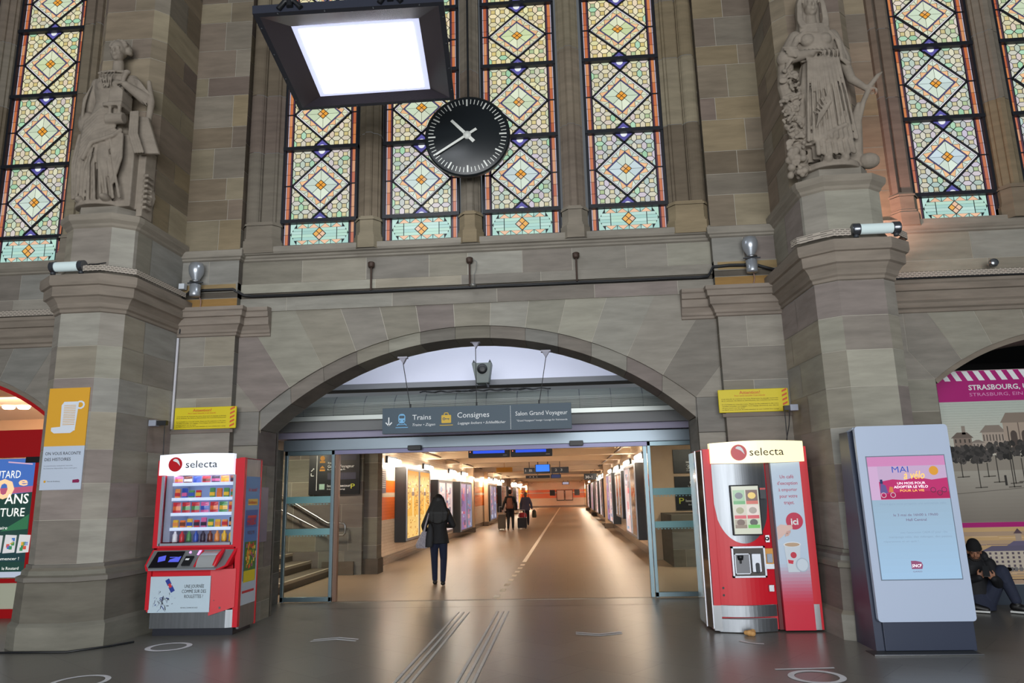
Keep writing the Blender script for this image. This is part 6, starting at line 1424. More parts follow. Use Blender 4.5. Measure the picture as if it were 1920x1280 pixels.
# left mirror side
mb=MB(); mb.prism([(2.90,-.90,.02),(2.985,-.93,.02),(2.985,-.93,.30),(2.90,-.90,.30)],(0,.1,0)); mb.build('corner_shoe',STEEL,t)
mb=MB(); mb.box(2.905,2.985,-.925,-.85,.30,2.10); mb.build('left_strip',RED,t)
mb=MB(); mb.poly([(2.895,-.88,.04),(2.85,-.72,.04),(2.85,-.72,2.08),(2.895,-.88,2.08)][::-1]); mb.poly([(2.85,-.72,.04),(2.86,-.18,.04),(2.86,-.18,2.08),(2.85,-.72,2.08)][::-1]); mb.poly([(2.895,-.88,2.08),(2.85,-.72,2.08),(2.86,-.18,2.08),(2.92,-.18,2.08)]); mb.build('mirror_side',mat('mirror_steel',(206,190,180),.08,1.0),t)
mb=MB()
for x,y_ in((2.895,-.885),(2.848,-.72)): mb.box(x-.006,x+.006,y_-.006,y_+.006,.04,2.09)
mb.build('chrome_edge',mat('bay_chrome',(1,1,1)),t)
# ================================================================ information kiosk
t=thing('information_kiosk','tall white digital kiosk with a lit MAI \u00e0 v\u00e9lo screen before the right pier','kiosk',(4.75,-1.85,0))
KW=mat('kiosk_white',(184,198,222),.28); k0,k1=4.30,5.245
mb=MB(); mb.prism([(k0-.03,-2.0,.0),(k0-.03,-1.50,.0),(k0-.03,-1.66,2.19),(k0-.03,-1.90,2.19)],(k1-k0+.02,0,0)); mb.build('body',NAVY,t)
mb=MB(); mb.box(k0+.05,k1-.02,-2.03,-1.98,.01,.30); mb.build('base_cover',NAVY,t,bevel=.004)
pf=[]
def fy(z): return -2.06+.035*(z-.29)/1.9
prof=[(.285,0)]; n=10
mb=MB(); pts=rrect(k0,k1,.285,2.235,.035,4); nP=len(pts)
mb.add([(x,fy(z),z) for x,z in pts]+[(x,fy(z)+.05,z) for x,z in pts],[tuple(range(nP)),tuple(range(2*nP-1,nP-1,-1))]+[(i,nP+i,nP+(i+1)%nP,(i+1)%nP) for i in range(nP)])
mb.prism([(k0+.0,fy(2.2)+.045,2.225),(k1,fy(2.2)+.045,2.225),(k1,-1.70,2.19),(k0,-1.70,2.19)][::-1],(0,0,-.02)); mb.build('front_cover',KW,t)
s0,s1,sz0,sz1=4.385,5.165,.69,1.912
def KP(u,v,e=.004): z=sz0+(sz1-sz0)*v; return Vector((s0+(s1-s0)*u,fy(z)-e,z))
mb=MB(); mb.poly([KP(-.012,-.008,.001),KP(1.012,-.008,.001),KP(1.012,1.008,.001),KP(-.012,1.008,.001)]); mb.build('screen_bezel',mat('bezel_grey',(110,124,140),.3),t)
KS=mat('kiosk_screen',(.5,.5,.5),.08,attr=True,emit='attr',es=.80); mb=MB()
def kq(u0,u1,v0,v1,c,e=.004): mb.poly([KP(u0,v0,e),KP(u1,v0,e),KP(u1,v1,e),KP(u0,v1,e)],0,lin(c))
def kp(P,c,e): mb.poly([KP(u,v,e) for u,v in P],0,lin(c))
for i in range(12): kq(0,1,.64*i/12,.64*(i+1)/12,mixc((176,214,248),(168,198,222),i/11))
kq(0,1,.64,1,(224,176,214)); kq(0,1,.92,1,(226,150,204),.005); kq(.10,1,.79,.92,(214,186,222),.005); kq(0,.12,.64,.92,(228,190,230),.0055)
kp([(.12,.655),(1,.655),(1,.815),(.8,.80),(.6,.825),(.45,.80),(.3,.81),(.12,.79)],(206,50,120),.006); kp([(.12,.645),(1,.645),(1,.70),(.5,.715),(.12,.68)],(190,30,96),.0065)
kp([(.66,.86),(.69,.86)]+[] if False else [(.84+.06*math.cos(2*PI*k/20),.875+.038*math.sin(2*PI*k/20)) for k in range(20)],(238,170,60),.007)
kp([(.23,.705),(.29,.70),(.29,.745),(.25,.75)],(230,140,80),.007); kp([(.12,.70),(.22,.695),(.2,.76),(.14,.78)],(110,96,160),.007); kp([(.13,.775),(.17,.775),(.165,.81),(.135,.81)],(40,60,110),.0075)
for cu_,cv in((.28,.68),(.16,.68),(.80,.715),(.88,.69),(.94,.715)): 
    for k in range(12):
        a0,a1=2*PI*k/12,2*PI*(k+1)/12; kp([(cu_+.035*math.cos(a)*q_,cv+.022*math.sin(a)*q_) for a,q_ in((a0,.8),(a0,1),(a1,1),(a1,.8))],(230,220,236) if cu_<.5 else (60,50,70),.0075)
kp([(cu_,cv) for cu_,cv in((.39,.08),(.52,.08),(.535,.11),(.52,.135),(.45,.145),(.39,.145))],(160,90,130),.006); 
scr_=mb.build('display_screen',KS,t)
VK=(KP(0,1)-KP(0,0)).normalized()
def kt(s,u,v,w_,h,m,al='C',b=0,sl=0,e=.009):
    b=min(b,.006); return text('lettering',s,KP(u,v,e),(1,0,0),VK,w_,h,m,scr_,al,b,sl)
kt('MAI',.41,.865,.165,.065,mat('navy_ink',(30,60,140),.4,emit=(.01,.04,.25)),'C',.03); kt('\u00e0 v\u00e9lo',.58,.81,.21,.085,mat('gold_ink',(236,176,70),.4,emit=(.75,.4,.07)),'C',.01,.3); 
WK=mat('white_glow',(235,235,240),.4,emit=(.8,.8,.85))
kt('UN MOIS POUR',.53,.765,.28,.026,WK,'C',.02); kt('ADOPTER LE V\u00c9LO',.52,.735,.34,.026,WK,'C',.02); kt('POUR LA VIE',.53,.705,.24,.024,MATS['gold_ink'],'C',.01)
GI=mat('screen_grey_ink',(110,130,150),.5,emit=(.12,.17,.23)); VI=mat('screen_plum_ink',(84,60,90),.5,emit=(.08,.05,.09))
kt('Votre gare vous propose une animation v\u00e9lo',.51,.60,.66,.02,GI); kt('le 3 mai de 16h00 \u00e0 19h00',.53,.505,.44,.026,VI,'C',.01); kt('Hall Central',.53,.465,.20,.026,VI,'C',.01)
kt("avec l'association CADR 67 pour : Du",.60,.365,.46,.02,GI); kt("marquage v\u00e9lo, des vidanges, des petites",.55,.33,.62,.02,GI); kt("r\u00e9parations et un quiz !",.30,.295,.34,.02,GI)
kt('SNCF',.455,.095,.095,.03,WK,'C',.03,.2); kt('GARES',.455,.055,.09,.014,VI)
mb=MB(); mb.box(4.17,5.19,-2.20,-1.98,.002,.008); mb.box(4.17,5.19,-2.21,-2.19,.002,.012,1); mb.build('floor_plate',[mat('plate_dark',(70,72,70),.4,.4),STEEL],t)
# ================================================================ figures
def V3(*a): return Vector(a)
def chain(mb,pts,rad,seg=12,col=(1,1,1)):
    """tapered limb with round joints, later fused by a voxel remesh"""
    P=[Vector(p) for p in pts]
    for i in range(len(P)): mb.ball(P[i],rad[i],seg,8,0,col)
    for i in range(len(P)-1): mb.tube([P[i],P[i+1]],[rad[i],rad[i+1]],seg,0,col)
def loft(mb,rings,seg=28,col=(1,1,1),fk=1.0):
    """rings: (cx,cy,cz,rx,ry[,folds,amp,phase])"""
    v=[]
    for r in rings:
        cx,cy,cz,rx,ry=r[:5]; nf,am,ph=(r[5:8] if len(r)>5 else (0,0,0))
        for i in range(seg):
            t=2*PI*i/seg; k=1+(am*fk*(abs(math.sin(nf*t/2+ph))*2-1) if fk>1 and nf else am*math.sin(nf*t+ph) if nf else 0); v.append((cx+rx*k*math.cos(t),cy+ry*k*math.sin(t),cz))
    n=len(rings); f=[(j*seg+i,j*seg+(i+1)%seg,(j+1)*seg+(i+1)%seg,(j+1)*seg+i) for j in range(n-1) for i in range(seg)]
    f.append(tuple(range(seg-1,-1,-1))); f.append(tuple((n-1)*seg+i for i in range(seg)))
    if rings[-1][2]<rings[0][2]: f=[q[::-1] for q in f]
    mb.add(v,f,0,col,True)
def frame_from(fwd,up):
    f=Vector(fwd).normalized(); u=Vector(up); u=(u-f*u.dot(f)).normalized(); r=f.cross(u)  # r = figure's right
    return r,f,u
def head(mb,c,fwd,s=1.0,up=(0,0,1),ears=True,beard=False):
    """head centred at c, height about .23*s, face towards fwd"""
    r,f,u=frame_from(fwd,up); R=Matrix((r,f,u)).transposed(); c=Vector(c)
    P=lambda a,b,d: c+(r*a+f*b+u*d)*s
    mb.ball(P(0,-.010,.025),(.075*s,.092*s,.090*s),18,12,R=R)       # skull
    mb.ball(P(0,.020,-.035),(.060*s,.068*s,.078*s),16,10,R=R)       # face
    mb.ball(P(0,.052,-.088),(.026*s,.024*s,.022*s),10,8,R=R)        # chin
    chain(mb,[P(0,.082,.012),P(0,.098,-.020),P(0,.096,-.030)],[.009*s,.013*s,.014*s],8)  # nose
    for k in(-1,1):
        mb.ball(P(.030*k,.076,.018),(.022*s,.010*s,.007*s),8,6,R=R) # brow
        mb.ball(P(.030*k,.070,.000),(.013*s,.010*s,.008*s),8,6,R=R) # lid
        mb.ball(P(.032*k,.058,-.035),(.022*s,.020*s,.024*s),8,6,R=R)# cheek
        if ears: mb.ball(P(.075*k,-.005,-.012),(.010*s,.018*s,.030*s),8,6,R=R)
    mb.ball(P(0,.088,-.053),(.022*s,.008*s,.006*s),8,6,R=R); mb.ball(P(0,.085,-.064),(.018*s,.008*s,.006*s),8,6,R=R)
def hand(mb,wrist,d,palm,s=1.0,curl=.5,thumb=1,spread=.018):
    """palm, four unequal bent fingers and a thumb from the side of the palm. d: direction of the fingers, palm: palm normal"""
    d=Vector(d).normalized(); n=Vector(palm); n=(n-d*n.dot(d)).normalized(); side=d.cross(n)*thumb; w_=Vector(wrist)
    c=w_+d*.045*s; R=Matrix((side,d,n)).transposed()
    mb.ball(c,(.040*s,.052*s,.017*s),12,8,R=R)
    for i,(o,L) in enumerate(((.030,.070),(.011,.080),(-.009,.075),(-.028,.060))):
        p=w_+d*.085*s+side*o*s; dd=d.copy(); pts=[p]; L=L*s
        for k,fr in enumerate((.45,.32,.23)):
            a=curl*(.55+.5*k)*1.0; dd=(d*math.cos(a*(k+1)*.8)+n*math.sin(a*(k+1)*.8)).normalized(); p=p+dd*L*fr; pts.append(p)
        chain(mb,pts,[.0095*s,.009*s,.0083*s,.0072*s],8)
    p=w_+d*.028*s+side*.032*s; t1=p+(side*.7+d*.7+n*.25).normalized()*.036*s; t2=t1+(side*.15+d*.9+n*.5*(.5+curl)).normalized()*.030*s
    chain(mb,[p,t1,t2],[.013*s,.0105*s,.0085*s],8)
def fuse(mb,nm,m,parent=None,vox=.012,sm=3,origin=None):
    o=mb.build(nm,m,parent,origin); o.data.materials.clear(); o.data.materials.append(m); return remesh(o,vox,sm)
def ridge(mb,pts,r0,r1=None):
    pts=[V3(q.x,q.y-(.022 if q.z>5.3 else 0),q.z) for q in pts]; r0*=(.82 if pts[0].z>5.3 else 1)
    n=len(pts); r1=r0*.4 if r1 is None else r1
    chain(mb,pts,[r0+(r1-r0)*abs(2*i/(n-1)-1) for i in range(n)],8)
# ---------------------------------------------------------------- statue with the book and gear, left pier
def statue_left():
    mb=MB(); X0=-4.76; Y0=-1.30; B=5.45
    p=lambda x,y,z: V3(X0+x,Y0+y,B+z)
    # base slab, robe, torso
    loft(mb,[(X0-.02,Y0,B-.01,.34,.24),(X0-.02,Y0,B+.05,.33,.23)])
    loft(mb,[(X0-.03,Y0+.02,B+.04,.24,.17,9,.07,0),(X0-.04,Y0+.02,B+.5,.26,.18,9,.06,.4),(X0-.06,Y0+.01,B+.85,.30,.20,8,.04,.7),(X0-.07,Y0,B+1.12,.31,.20,7,.03,1),(X0-.03,Y0,B+1.35,.245,.17),(X0-.01,Y0,B+1.52,.215,.15),(X0+.0,Y0-.01,B+1.70,.25,.17),(X0+.01,Y0,B+1.86,.275,.16),(X0+.02,Y0,B+1.95,.20,.12),(X0+.03,Y0,B+2.0,.09,.08)],seg=96,fk=1.9)
    for k in(-1,1): mb.ball(p(.02+.10*k,-.13,1.73),(.085,.07,.08),12,8)
    # free leg stepping forward with thin dress, other foot
    chain(mb,[p(.06,-.10,1.0),p(.10,-.20,.60),p(.15,-.13,.12)],[.15,.10,.06])
    mb.ball(p(.16,-.20,.07),(.055,.12,.05),12,8); mb.ball(p(-.20,-.16,.07),(.055,.11,.05),12,8)
    for i in range(6): a=-.10+.065*i; ridge(mb,[p(a*.6+.02,-.22,.98),p(a+.03,-.24,.55),p(a*1.3+.06,-.19,.07)],.018,.022)
    for i in range(6): a=-.26+.05*i; ridge(mb,[p(a*.8,-.17,.95),p(a*.95,-.19,.5),p(a,-.15,.06)],.02,.018)
    # mantle: diagonal swags from the viewer's right hip to the left side, hem falling left
    for i in range(9):
        f=i/8; x1=.20-.0*f; z1=1.38-.40*f
        ridge(mb,[p(x1,-.17-.03*f,z1),p(.02-.08*f,-.235+.01*f,z1-.06-.05*f),p(-.20-.05*f,-.20,z1-.22-.13*f),p(-.33-.02*f,-.08,z1-.45-.22*f)],.032,.024)
    for i in range(7):
        f=i/6; ridge(mb,[p(-.34+.045*i,-.10-.02*i,1.02-.06*i),p(-.37+.04*i,-.13-.01*i,.62-.03*i),p(-.33+.035*i,-.12,.12+.12*f)],.034,.026)
    # mantle hem curving up over the forward knee
    ridge(mb,[p(-.16,-.24,.62),p(-.05,-.27,.82),p(.10,-.27,.86),p(.22,-.24,.92),p(.28,-.18,1.02)],.035,.03)
    for i in range(4): ridge(mb,[p(.22+.03*i,-.18,1.02-.02*i),p(.24+.035*i,-.22,.70-.03*i),p(.17+.03*i,-.21,.42-.05*i)],.03,.022)
    # pillar support on the right with gear wheel beside it
    mb.box(X0+.24,X0+.44,Y0-.12,Y0+.25,B-.02,B+1.0); mb.box(X0+.46,X0+.54,Y0+.0,Y0+.25,B-.12,B+.85)
    for i in range(7): mb.box(X0+.54,X0+.60,Y0-.02,Y0+.12,B-.02+.075*i,B+.02+.075*i)
    mb.lathe([(0,-.05),(.24,-.05),(.24,.05),(0,.05)],(X0+.36,Y0+.15,B+.2),'y',24)
    # book / model held on the left hip, block shaped pieces
    mb.box(X0+.13,X0+.32,Y0-.30,Y0-.06,B+1.37,B+1.56); mb.box(X0+.07,X0+.33,Y0-.32,Y0-.06,B+1.33,B+1.38); mb.prism([p(.13,-.30,1.56),p(.32,-.30,1.56),p(.225,-.30,1.64)],(0,.22,0)); mb.box(X0+.14,X0+.18,Y0-.30,Y0-.26,B+1.23,B+1.35); mb.box(X0+.27,X0+.31,Y0-.30,Y0-.26,B+1.23,B+1.35)
    mb.tube([p(.10,-.24,1.17),p(.34,-.24,1.17)],.075,14)
    # arms
    chain(mb,[p(.26,.0,1.86),p(.50,-.06,1.54),p(.32,-.24,1.66)],[.085,.085,.05]); hand(mb,p(.33,-.26,1.68),(-.95,-.1,-.1),(0,.2,-1),1.25,.55,-1)
    for i in range(5): ridge(mb,[p(.28+.02*i,-.05,1.88-.04*i),p(.42,-.10,1.78-.05*i),p(.55,-.08,1.62-.05*i)],.024)
    chain(mb,[p(-.24,.0,1.84),p(-.40,.08,1.42),p(-.30,.02,1.14)],[.085,.085,.06])
    for i in range(6): ridge(mb,[p(-.26-.02*i,-.08,1.78-.05*i),p(-.36,-.06,1.58-.05*i),p(-.44,.02,1.36-.04*i)],.026)
    mb.ball(p(-.36,.02,1.28),(.12,.10,.17),12,8)
    # sheet of paper rolls hanging at the right, staff head by the shoulder
    for i in range(4): ridge(mb,[p(.40+.03*i,-.17,1.28),p(.42+.035*i,-.20,.95),p(.50+.035*i,-.17,.70)],.02,.02)
    mb.prism([p(.38,-.16,1.25),p(.58,-.10,1.25),p(.74,-.05,.74),p(.48,-.16,.70)],(0,.06,0))
    chain(mb,[p(.52,-.05,1.80),p(.58,-.05,1.50),p(.54,-.02,1.22),p(.44,0,1.2)],[.03,.045,.04,.03])
    chain(mb,[p(.22,-.17,1.62),p(.22,-.15,1.82),p(.23,-.12,1.92)],[.035,.03,.035]); mb.ball(p(.24,-.12,1.93),(.05,.045,.03),10,8)
    # neck and head turned slightly, hair in coils
    chain(mb,[p(.03,.0,1.94),p(.045,-.03,2.14)],[.085,.068]); head(mb,p(.05,-.06,2.29),(.10,-1,-.12),1.38,ears=False)
    for i in range(11):
        a=-.1+PI*1.06*i/10; mb.ball(p(.05+.115*math.cos(a),.0,2.32+.125*math.sin(a)),(.04,.065,.04),8,6)
    for i in range(7): a=PI*i/6; mb.ball(p(.05+.105*math.cos(a),-.08,2.375+.07*math.sin(a)),(.032,.035,.032),8,6)
    for i in range(5): ridge(mb,[p(-.10+.055*i,-.15,1.95),p(-.06+.04*i,-.21,1.80),p(.0+.02*i,-.19,1.62)],.015)
    ridge(mb,[p(-.16,-.10,1.94),p(.03,-.17,1.92),p(.20,-.10,1.94)],.02,.02)
    o=fuse(mb,'statue',STAT,None,.0105,1,origin=(X0,Y0,B)); tag(o,'stone statue of a woman in a mantle holding blocks and papers, on the left pier','statue')
statue_left()
# ---------------------------------------------------------------- statue with sickle and grapes, right pier
def statue_right():
    mb=MB(); X0=4.66; Y0=-1.30; B=5.45; rg=random.Random(8)
    p=lambda x,y,z: V3(X0+x,Y0+y,B+z)
    loft(mb,[(X0+.03,Y0,B-.02,.33,.24),(X0+.03,Y0,B+.06,.32,.23)])
    # underskirt hem
    loft(mb,[(X0+.02,Y0,B+.13,.235,.17,13,.10,0),(X0+.02,Y0,B+.3,.24,.17,13,.07,0),(X0+.01,Y0,B+.5,.22,.16)],seg=96,fk=1.6)
    # overskirt
    loft(mb,[(X0-.02,Y0,B+.30,.33,.22,11,.05,.5),(X0-.02,Y0,B+.36,.325,.215,11,.05,.5),(X0-.01,Y0,B+.8,.29,.20,10,.05,.7),(X0+.0,Y0,B+1.15,.27,.19,9,.05,.9),(X0+.01,Y0,B+1.42,.225,.16,9,.03,1),(X0+.01,Y0,B+1.50,.20,.15),(X0+.0,Y0,B+1.62,.225,.16),(X0-.0,Y0-.01,B+1.78,.25,.17),(X0-.02,Y0,B+1.90,.235,.14),(X0-.03,Y0,B+1.98,.10,.09)],seg=96,fk=1.9)
    for k in(-1,1): mb.ball(p(-.03+.105*k,-.13,1.74),(.09,.075,.085),12,8)
    # apron folds
    for i in range(10):
        a=-.23+.052*i; ridge(mb,[p(a*.75,-.17,1.42),p(a,-.215+abs(a)*.2,.95),p(a*1.22,-.225+abs(a)*.25,.34)],.016,.026)
    ridge(mb,[p(-.34,-.03,.42),p(-.20,-.17,.33),p(.0,-.23,.42),p(.16,-.21,.50),p(.30,-.08,.44)],.03,.028)
    for i in range(6): ridge(mb,[p(-.04-.035*i,-.22,1.0-.06*i),p(.0-.03*i,-.25,.80-.03*i),p(-.10-.02*i,-.24,.62-.03*i)],.02)
    for i in range(7): ridge(mb,[p(-.18+.065*i,-.17,.36),p(-.20+.07*i,-.21,.14)],.026,.03)
    ridge(mb,[p(-.22,-.08,1.47),p(-.0,-.19,1.44),p(.22,-.06,1.50)],.026,.022)
    for i in range(8): ridge(mb,[p(-.20+.05*i,-.14,1.60),p(-.17+.05*i,-.20,1.52),p(-.20+.055*i,-.17,1.42)],.022)
    for k in(-.10,.10): mb.ball(p(.02+k,-.17,.08),(.06,.10,.07),12,8); chain(mb,[p(.02+k,-.08,.30),p(.02+k,-.10,.10)],[.07,.06])
    # shoulders and sleeves
    for i in range(7): ridge(mb,[p(-.08-.03*i,-.12+.015*i,1.92-.02*i),p(-.26-.015*i,-.10,1.80-.05*i),p(-.38-.01*i,-.06,1.60-.04*i)],.03)
    chain(mb,[p(-.24,.0,1.86),p(-.42,-.02,1.56),p(-.14,-.22,1.50)],[.095,.09,.05]); hand(mb,p(-.16,-.23,1.52),(1,-.05,-.12),(0,.25,-1),1.25,.6,1)
    for i in range(4): ridge(mb,[p(-.46+.02*i,-.12,1.66-.04*i),p(-.38+.02*i,-.16,1.62-.04*i),p(-.28,-.16,1.62-.03*i)],.028)
    chain(mb,[p(.22,.0,1.86),p(.34,.02,1.50)],[.09,.095]); 
    for i in range(5): ridge(mb,[p(.16+.02*i,-.11,1.86-.03*i),p(.26,-.10,1.70-.06*i),p(.33,-.06,1.52-.03*i)],.028)
    ridge(mb,[p(.26,-.08,1.48),p(.36,-.06,1.42),p(.40,.04,1.48)],.03,.03)
    chain(mb,[p(.34,.0,1.48),p(.38,-.04,1.22),p(.50,-.12,1.04)],[.065,.055,.038]); hand(mb,p(.50,-.12,1.03),(.8,-.2,-.25),(0,0,-1),1.2,.9,1)
    # sickle staff
    chain(mb,[p(.38,-.05,.55),p(.46,-.10,.85),p(.56,-.14,1.06),p(.66,-.15,1.18),p(.72,-.14,1.23)],[.03,.032,.034,.028,.010])
    chain(mb,[p(.32,.02,.12),p(.36,-.02,.6),p(.42,-.06,.85)],[.10,.085,.03])
    mb.ball(p(.46,-.05,.09),(.13,.10,.10),12,8)
    # garland of vine and grapes on the left
    chain(mb,[p(-.38,.05,1.5),p(-.42,.02,1.2),p(-.38,.0,.8),p(-.36,.02,.4),p(-.34,0,.05)],[.10,.10,.085,.08,.09])
    for i in range(150):
        h=rg.random(); zz=1.38-1.15*h; cx=-.42+.06*math.sin(h*9); rr=.10*(1 if (.25<h<.5 or .65<h<.85) else .7); mb.ball(p(cx+rg.uniform(-rr,rr),-.06-rg.uniform(0,.09),zz),rg.uniform(.018,.028),7,5)
    for i in range(16):
        h=rg.random(); mb.ball(p(-.42+rg.uniform(-.10,.12),-.10,1.3-1.1*h),(.06,.02,.045),8,6,R=Matrix.Rotation(rg.uniform(-1,1),3,'Y'))
    for i in range(40): mb.ball(p(-.40+rg.uniform(-.11,.10),-.06+rg.uniform(-.10,.05),.10+rg.uniform(-.18,.14)),rg.uniform(.03,.05),8,6)
    for i in range(20): mb.ball(p(-.10+rg.uniform(-.06,.06),-.19,1.12+rg.uniform(-.14,.08)),rg.uniform(.016,.026),7,5)
    # neck, head, veil
    chain(mb,[p(-.03,.0,1.93),p(-.03,-.03,2.12)],[.085,.068]); head(mb,p(-.03,-.06,2.28),(.02,-1,-.2),1.38,ears=False)
    loft(mb,[(X0-.03,Y0+.05,B+1.90,.20,.10),(X0-.03,Y0+.05,B+2.1,.15,.10),(X0-.03,Y0+.04,B+2.3,.155,.13),(X0-.03,Y0+.02,B+2.43,.13,.13),(X0-.03,Y0+.02,B+2.50,.05,.06)])
    for k in(-1,1):
        for j in range(3): ridge(mb,[p(-.03+k*.035,-.06,2.485-.02*j),p(-.03+k*.10,-.085,2.42),p(-.03+k*(.135+.012*j),-.09,2.28),p(-.03+k*(.14+.02*j),-.09,2.05),p(-.03+k*(.10+.03*j),-.12,1.93)],.026,.022)
    for j in range(4): ridge(mb,[p(-.20,-.09,1.98-.03*j),p(-.03,-.165,1.93-.035*j),p(.15,-.09,1.96-.03*j)],.02,.02)
    o=fuse(mb,'statue',STAT,None,.0105,1,origin=(X0,Y0,B)); tag(o,'veiled stone statue of a woman with sickle and grape garland, on the right pier','statue')
statue_right()
# ---------------------------------------------------------------- people
SKIN=mat('skin',(168,120,96),.55); SKIND=mat('skin_tan',(150,104,80),.55)
HAIRB=mat('black_hair',(10,9,11),.6); JACK=mat('black_jacket',(13,14,20),.75); JEAN=mat('dark_jeans',(22,30,56),.85,noise=.1,nscale=(20,20,20)); SHOE=mat('black_shoe',(16,15,16),.5)
def walker(name,loc,H,yaw,lab,cloth,extra):
    """walking person seen from behind; faces +Y rotated by yaw. cloth: dict of materials"""
    s=H/1.70; t=thing(name,lab,'person',loc); L=Vector(loc); cy,sy=math.cos(yaw),math.sin(yaw)
    def p(x,y,z): return V3(L.x+s*(x*cy-y*sy),L.y+s*(x*sy+y*cy),L.z+s*z)
    fw=V3(-sy,cy,0); rt=V3(cy,sy,0)
    st=cloth.get('stride',.16); 
    hipL,hipR=p(-.085,0,.90),p(.085,0,.90)
    knL,knR=p(-.09,.03,.49),p(.10,.10,.50)
    anL,anR=p(-.095,-st*.6,.075),p(.10,st,.09)
    if cloth.get('swap'): knL,knR=p(-.09,.10,.50),p(.10,.02,.49); anL,anR=p(-.09,st,.075),p(.10,-st*.7,.085)
    el=cloth['arms']  # dict of elbow/wrist positions
    body=MB()
    loft(body,[(*p(0,0,.86),.13*s,.09*s),(*p(0,0,.95),.135*s,.095*s),(*p(0,0,1.08),.11*s,.085*s),(*p(0,0,1.25),.135*s,.10*s),(*p(0,0,1.38),.15*s,.09*s),(*p(0,0,1.44),.07*s,.06*s)])
    chain(body,[hipL,knL,anL],[.075*s,.052*s,.038*s]); chain(body,[hipR,knR,anR],[.075*s,.052*s,.038*s])
    for a in(anL,anR): body.ball(a+fw*.06*s-V3(0,0,.035*s),(.038*s,.038*s,.03*s),8,6); chain(body,[a-V3(0,0,.03*s),a+fw*.13*s-V3(0,0,.045*s)],[.032*s,.025*s],8)
    shL,shR=p(-.16,0,1.38),p(.16,0,1.38)
    for sh,k in((shL,'L'),(shR,'R')):
        e,w_=p(*el[k][0]),p(*el[k][1]); chain(body,[sh,e,w_],[.045*s,.036*s,.026*s]); hand(body,w_,el[k][2] if len(el[k])>2 else (0,0,-1),rt*(1 if k=='L' else -1),s*.95,cloth.get('curl',.45),1 if k=='L' else -1)
    chain(body,[p(0,0,1.42),p(0,.02,1.50)],[.055*s,.05*s]); head(body,p(0,.03,1.59),fw+V3(0,0,cloth.get('nod',-.1)),s*.98)
    fuse(body,'body',cloth.get('skin',SKIN),t,.012 if s*H<1.9 and loc[1]<10 else .02,2)
    tr=MB(); k=cloth.get('loose',1.0)
    loft(tr,[(*p(0,0,.84),.15*s,.115*s),(*p(0,0,.93),.155*s,.12*s),(*p(0,0,1.02),.14*s,.105*s)])
    chain(tr,[hipL,knL,anL+V3(0,0,.02)],[.098*s*k,.070*s*k,.052*s*k]); chain(tr,[hipR,knR,anR+V3(0,0,.02)],[.098*s*k,.070*s*k,.052*s*k]); fuse(tr,'trousers',cloth['legs'],t,.012 if loc[1]<10 else .02,2)
    jk=MB(); jb=cloth.get('hem',.80); w=cloth.get('wide',1.0)
    loft(jk,[(*p(0,0,jb),.195*s*w,.145*s*w,6,.04,0),(*p(0,0,jb+.12),.185*s*w,.14*s*w),(*p(0,0,1.06),.155*s*w,.125*s*w),(*p(0,-.005,1.25),.17*s*w,.13*s*w),(*p(0,0,1.37),.18*s*w,.115*s*w),(*p(0,0,1.44),.12*s,.09*s),(*p(0,0.01,1.47),.075*s,.07*s)])
    for sh,q in((shL,'L'),(shR,'R')):
        e,w_=p(*el[q][0]),p(*el[q][1]); chain(jk,[sh,e,w_],[.068*s*w,.058*s*w,.045*s*w])
    fuse(jk,cloth.get('top_name','jacket'),cloth['top'],t,.012 if loc[1]<10 else .02,2)
    for a,u in((anL,-1),(anR,1)):
        b=MB(); chain(b,[a-fw*.03*s-V3(0,0,.03*s),a+fw*.05*s-V3(0,0,.035*s),a+fw*.14*s-V3(0,0,.045*s)],[.042*s,.042*s,.032*s]); fuse(b,'shoe',cloth.get('shoe',SHOE),t,.01 if loc[1]<10 else .018,1)
    extra(t,p,s,fw,rt)
    return t
def ex1(t,p,s,fw,rt):
    h=MB(); h.ball(p(0,.01,1.62),(.098*s,.115*s,.105*s),16,10)
    for i in range(13):
        a=-.095+.19*i/12; k=1.5 if abs(a)<.06 else 1.9; h_=1.24-.08*math.cos(a*15)
        chain(h,[p(a*.9,-.05,1.62),p(a*1.35,-.085,1.48),p(a*k,-.125,1.36),p(a*k*.95,-.13,h_)],[.040*s,.048*s,.045*s,.020*s],8)
    fuse(h,'hair',HAIRB,t,.012,3)
walker('person',(-1.19,4.0,0),1.64,.05,'woman with long black hair walking away in black jacket and jeans',dict(legs=JEAN,top=JACK,stride=.17,hem=.78,wide=1.06,nod=-.25,swap=True,
    arms={'L':((-.275,-.02,1.12),(-.24,.10,.90),(0,.3,-1)),'R':((.285,.02,1.12),(.16,.22,1.10),(-.3,1,.2))}),ex1)
# shoulder bag of the woman: light scarf-like strap and pale bag
t=thing('shoulder_bag','grey and white patterned shoulder bag hanging at the walking woman\'s left side','bag',(-1.46,3.86,.72)); BG=mat('bag_grey',(150,146,156),.7,noise=.35,nscale=(40,40,40))
mb=MB(); loft(mb,[(-1.47,3.84,.68,.105,.05),(-1.48,3.84,.74,.115,.06),(-1.45,3.84,.86,.085,.055),(-1.42,3.84,.98,.05,.045)]); fuse(mb,'bag_body',BG,t,.01,2)
mb=MB(); chain(mb,[(-1.43,3.82,.95),(-1.395,3.80,1.10),(-1.36,3.81,1.22),(-1.345,3.83,1.30)],[.022,.017,.016,.014]); fuse(mb,'bag_strap',BG,t,.008,1)
mb=MB(); loft(mb,[(-1.34,3.815,.70,.07,.035),(-1.33,3.82,.85,.075,.04),(-1.31,3.82,1.02,.055,.035),(-1.32,3.83,1.12,.03,.02)]); o=fuse(mb,'dark_flap',mat('bag_dark',(28,30,36),.7),t,.01,2)
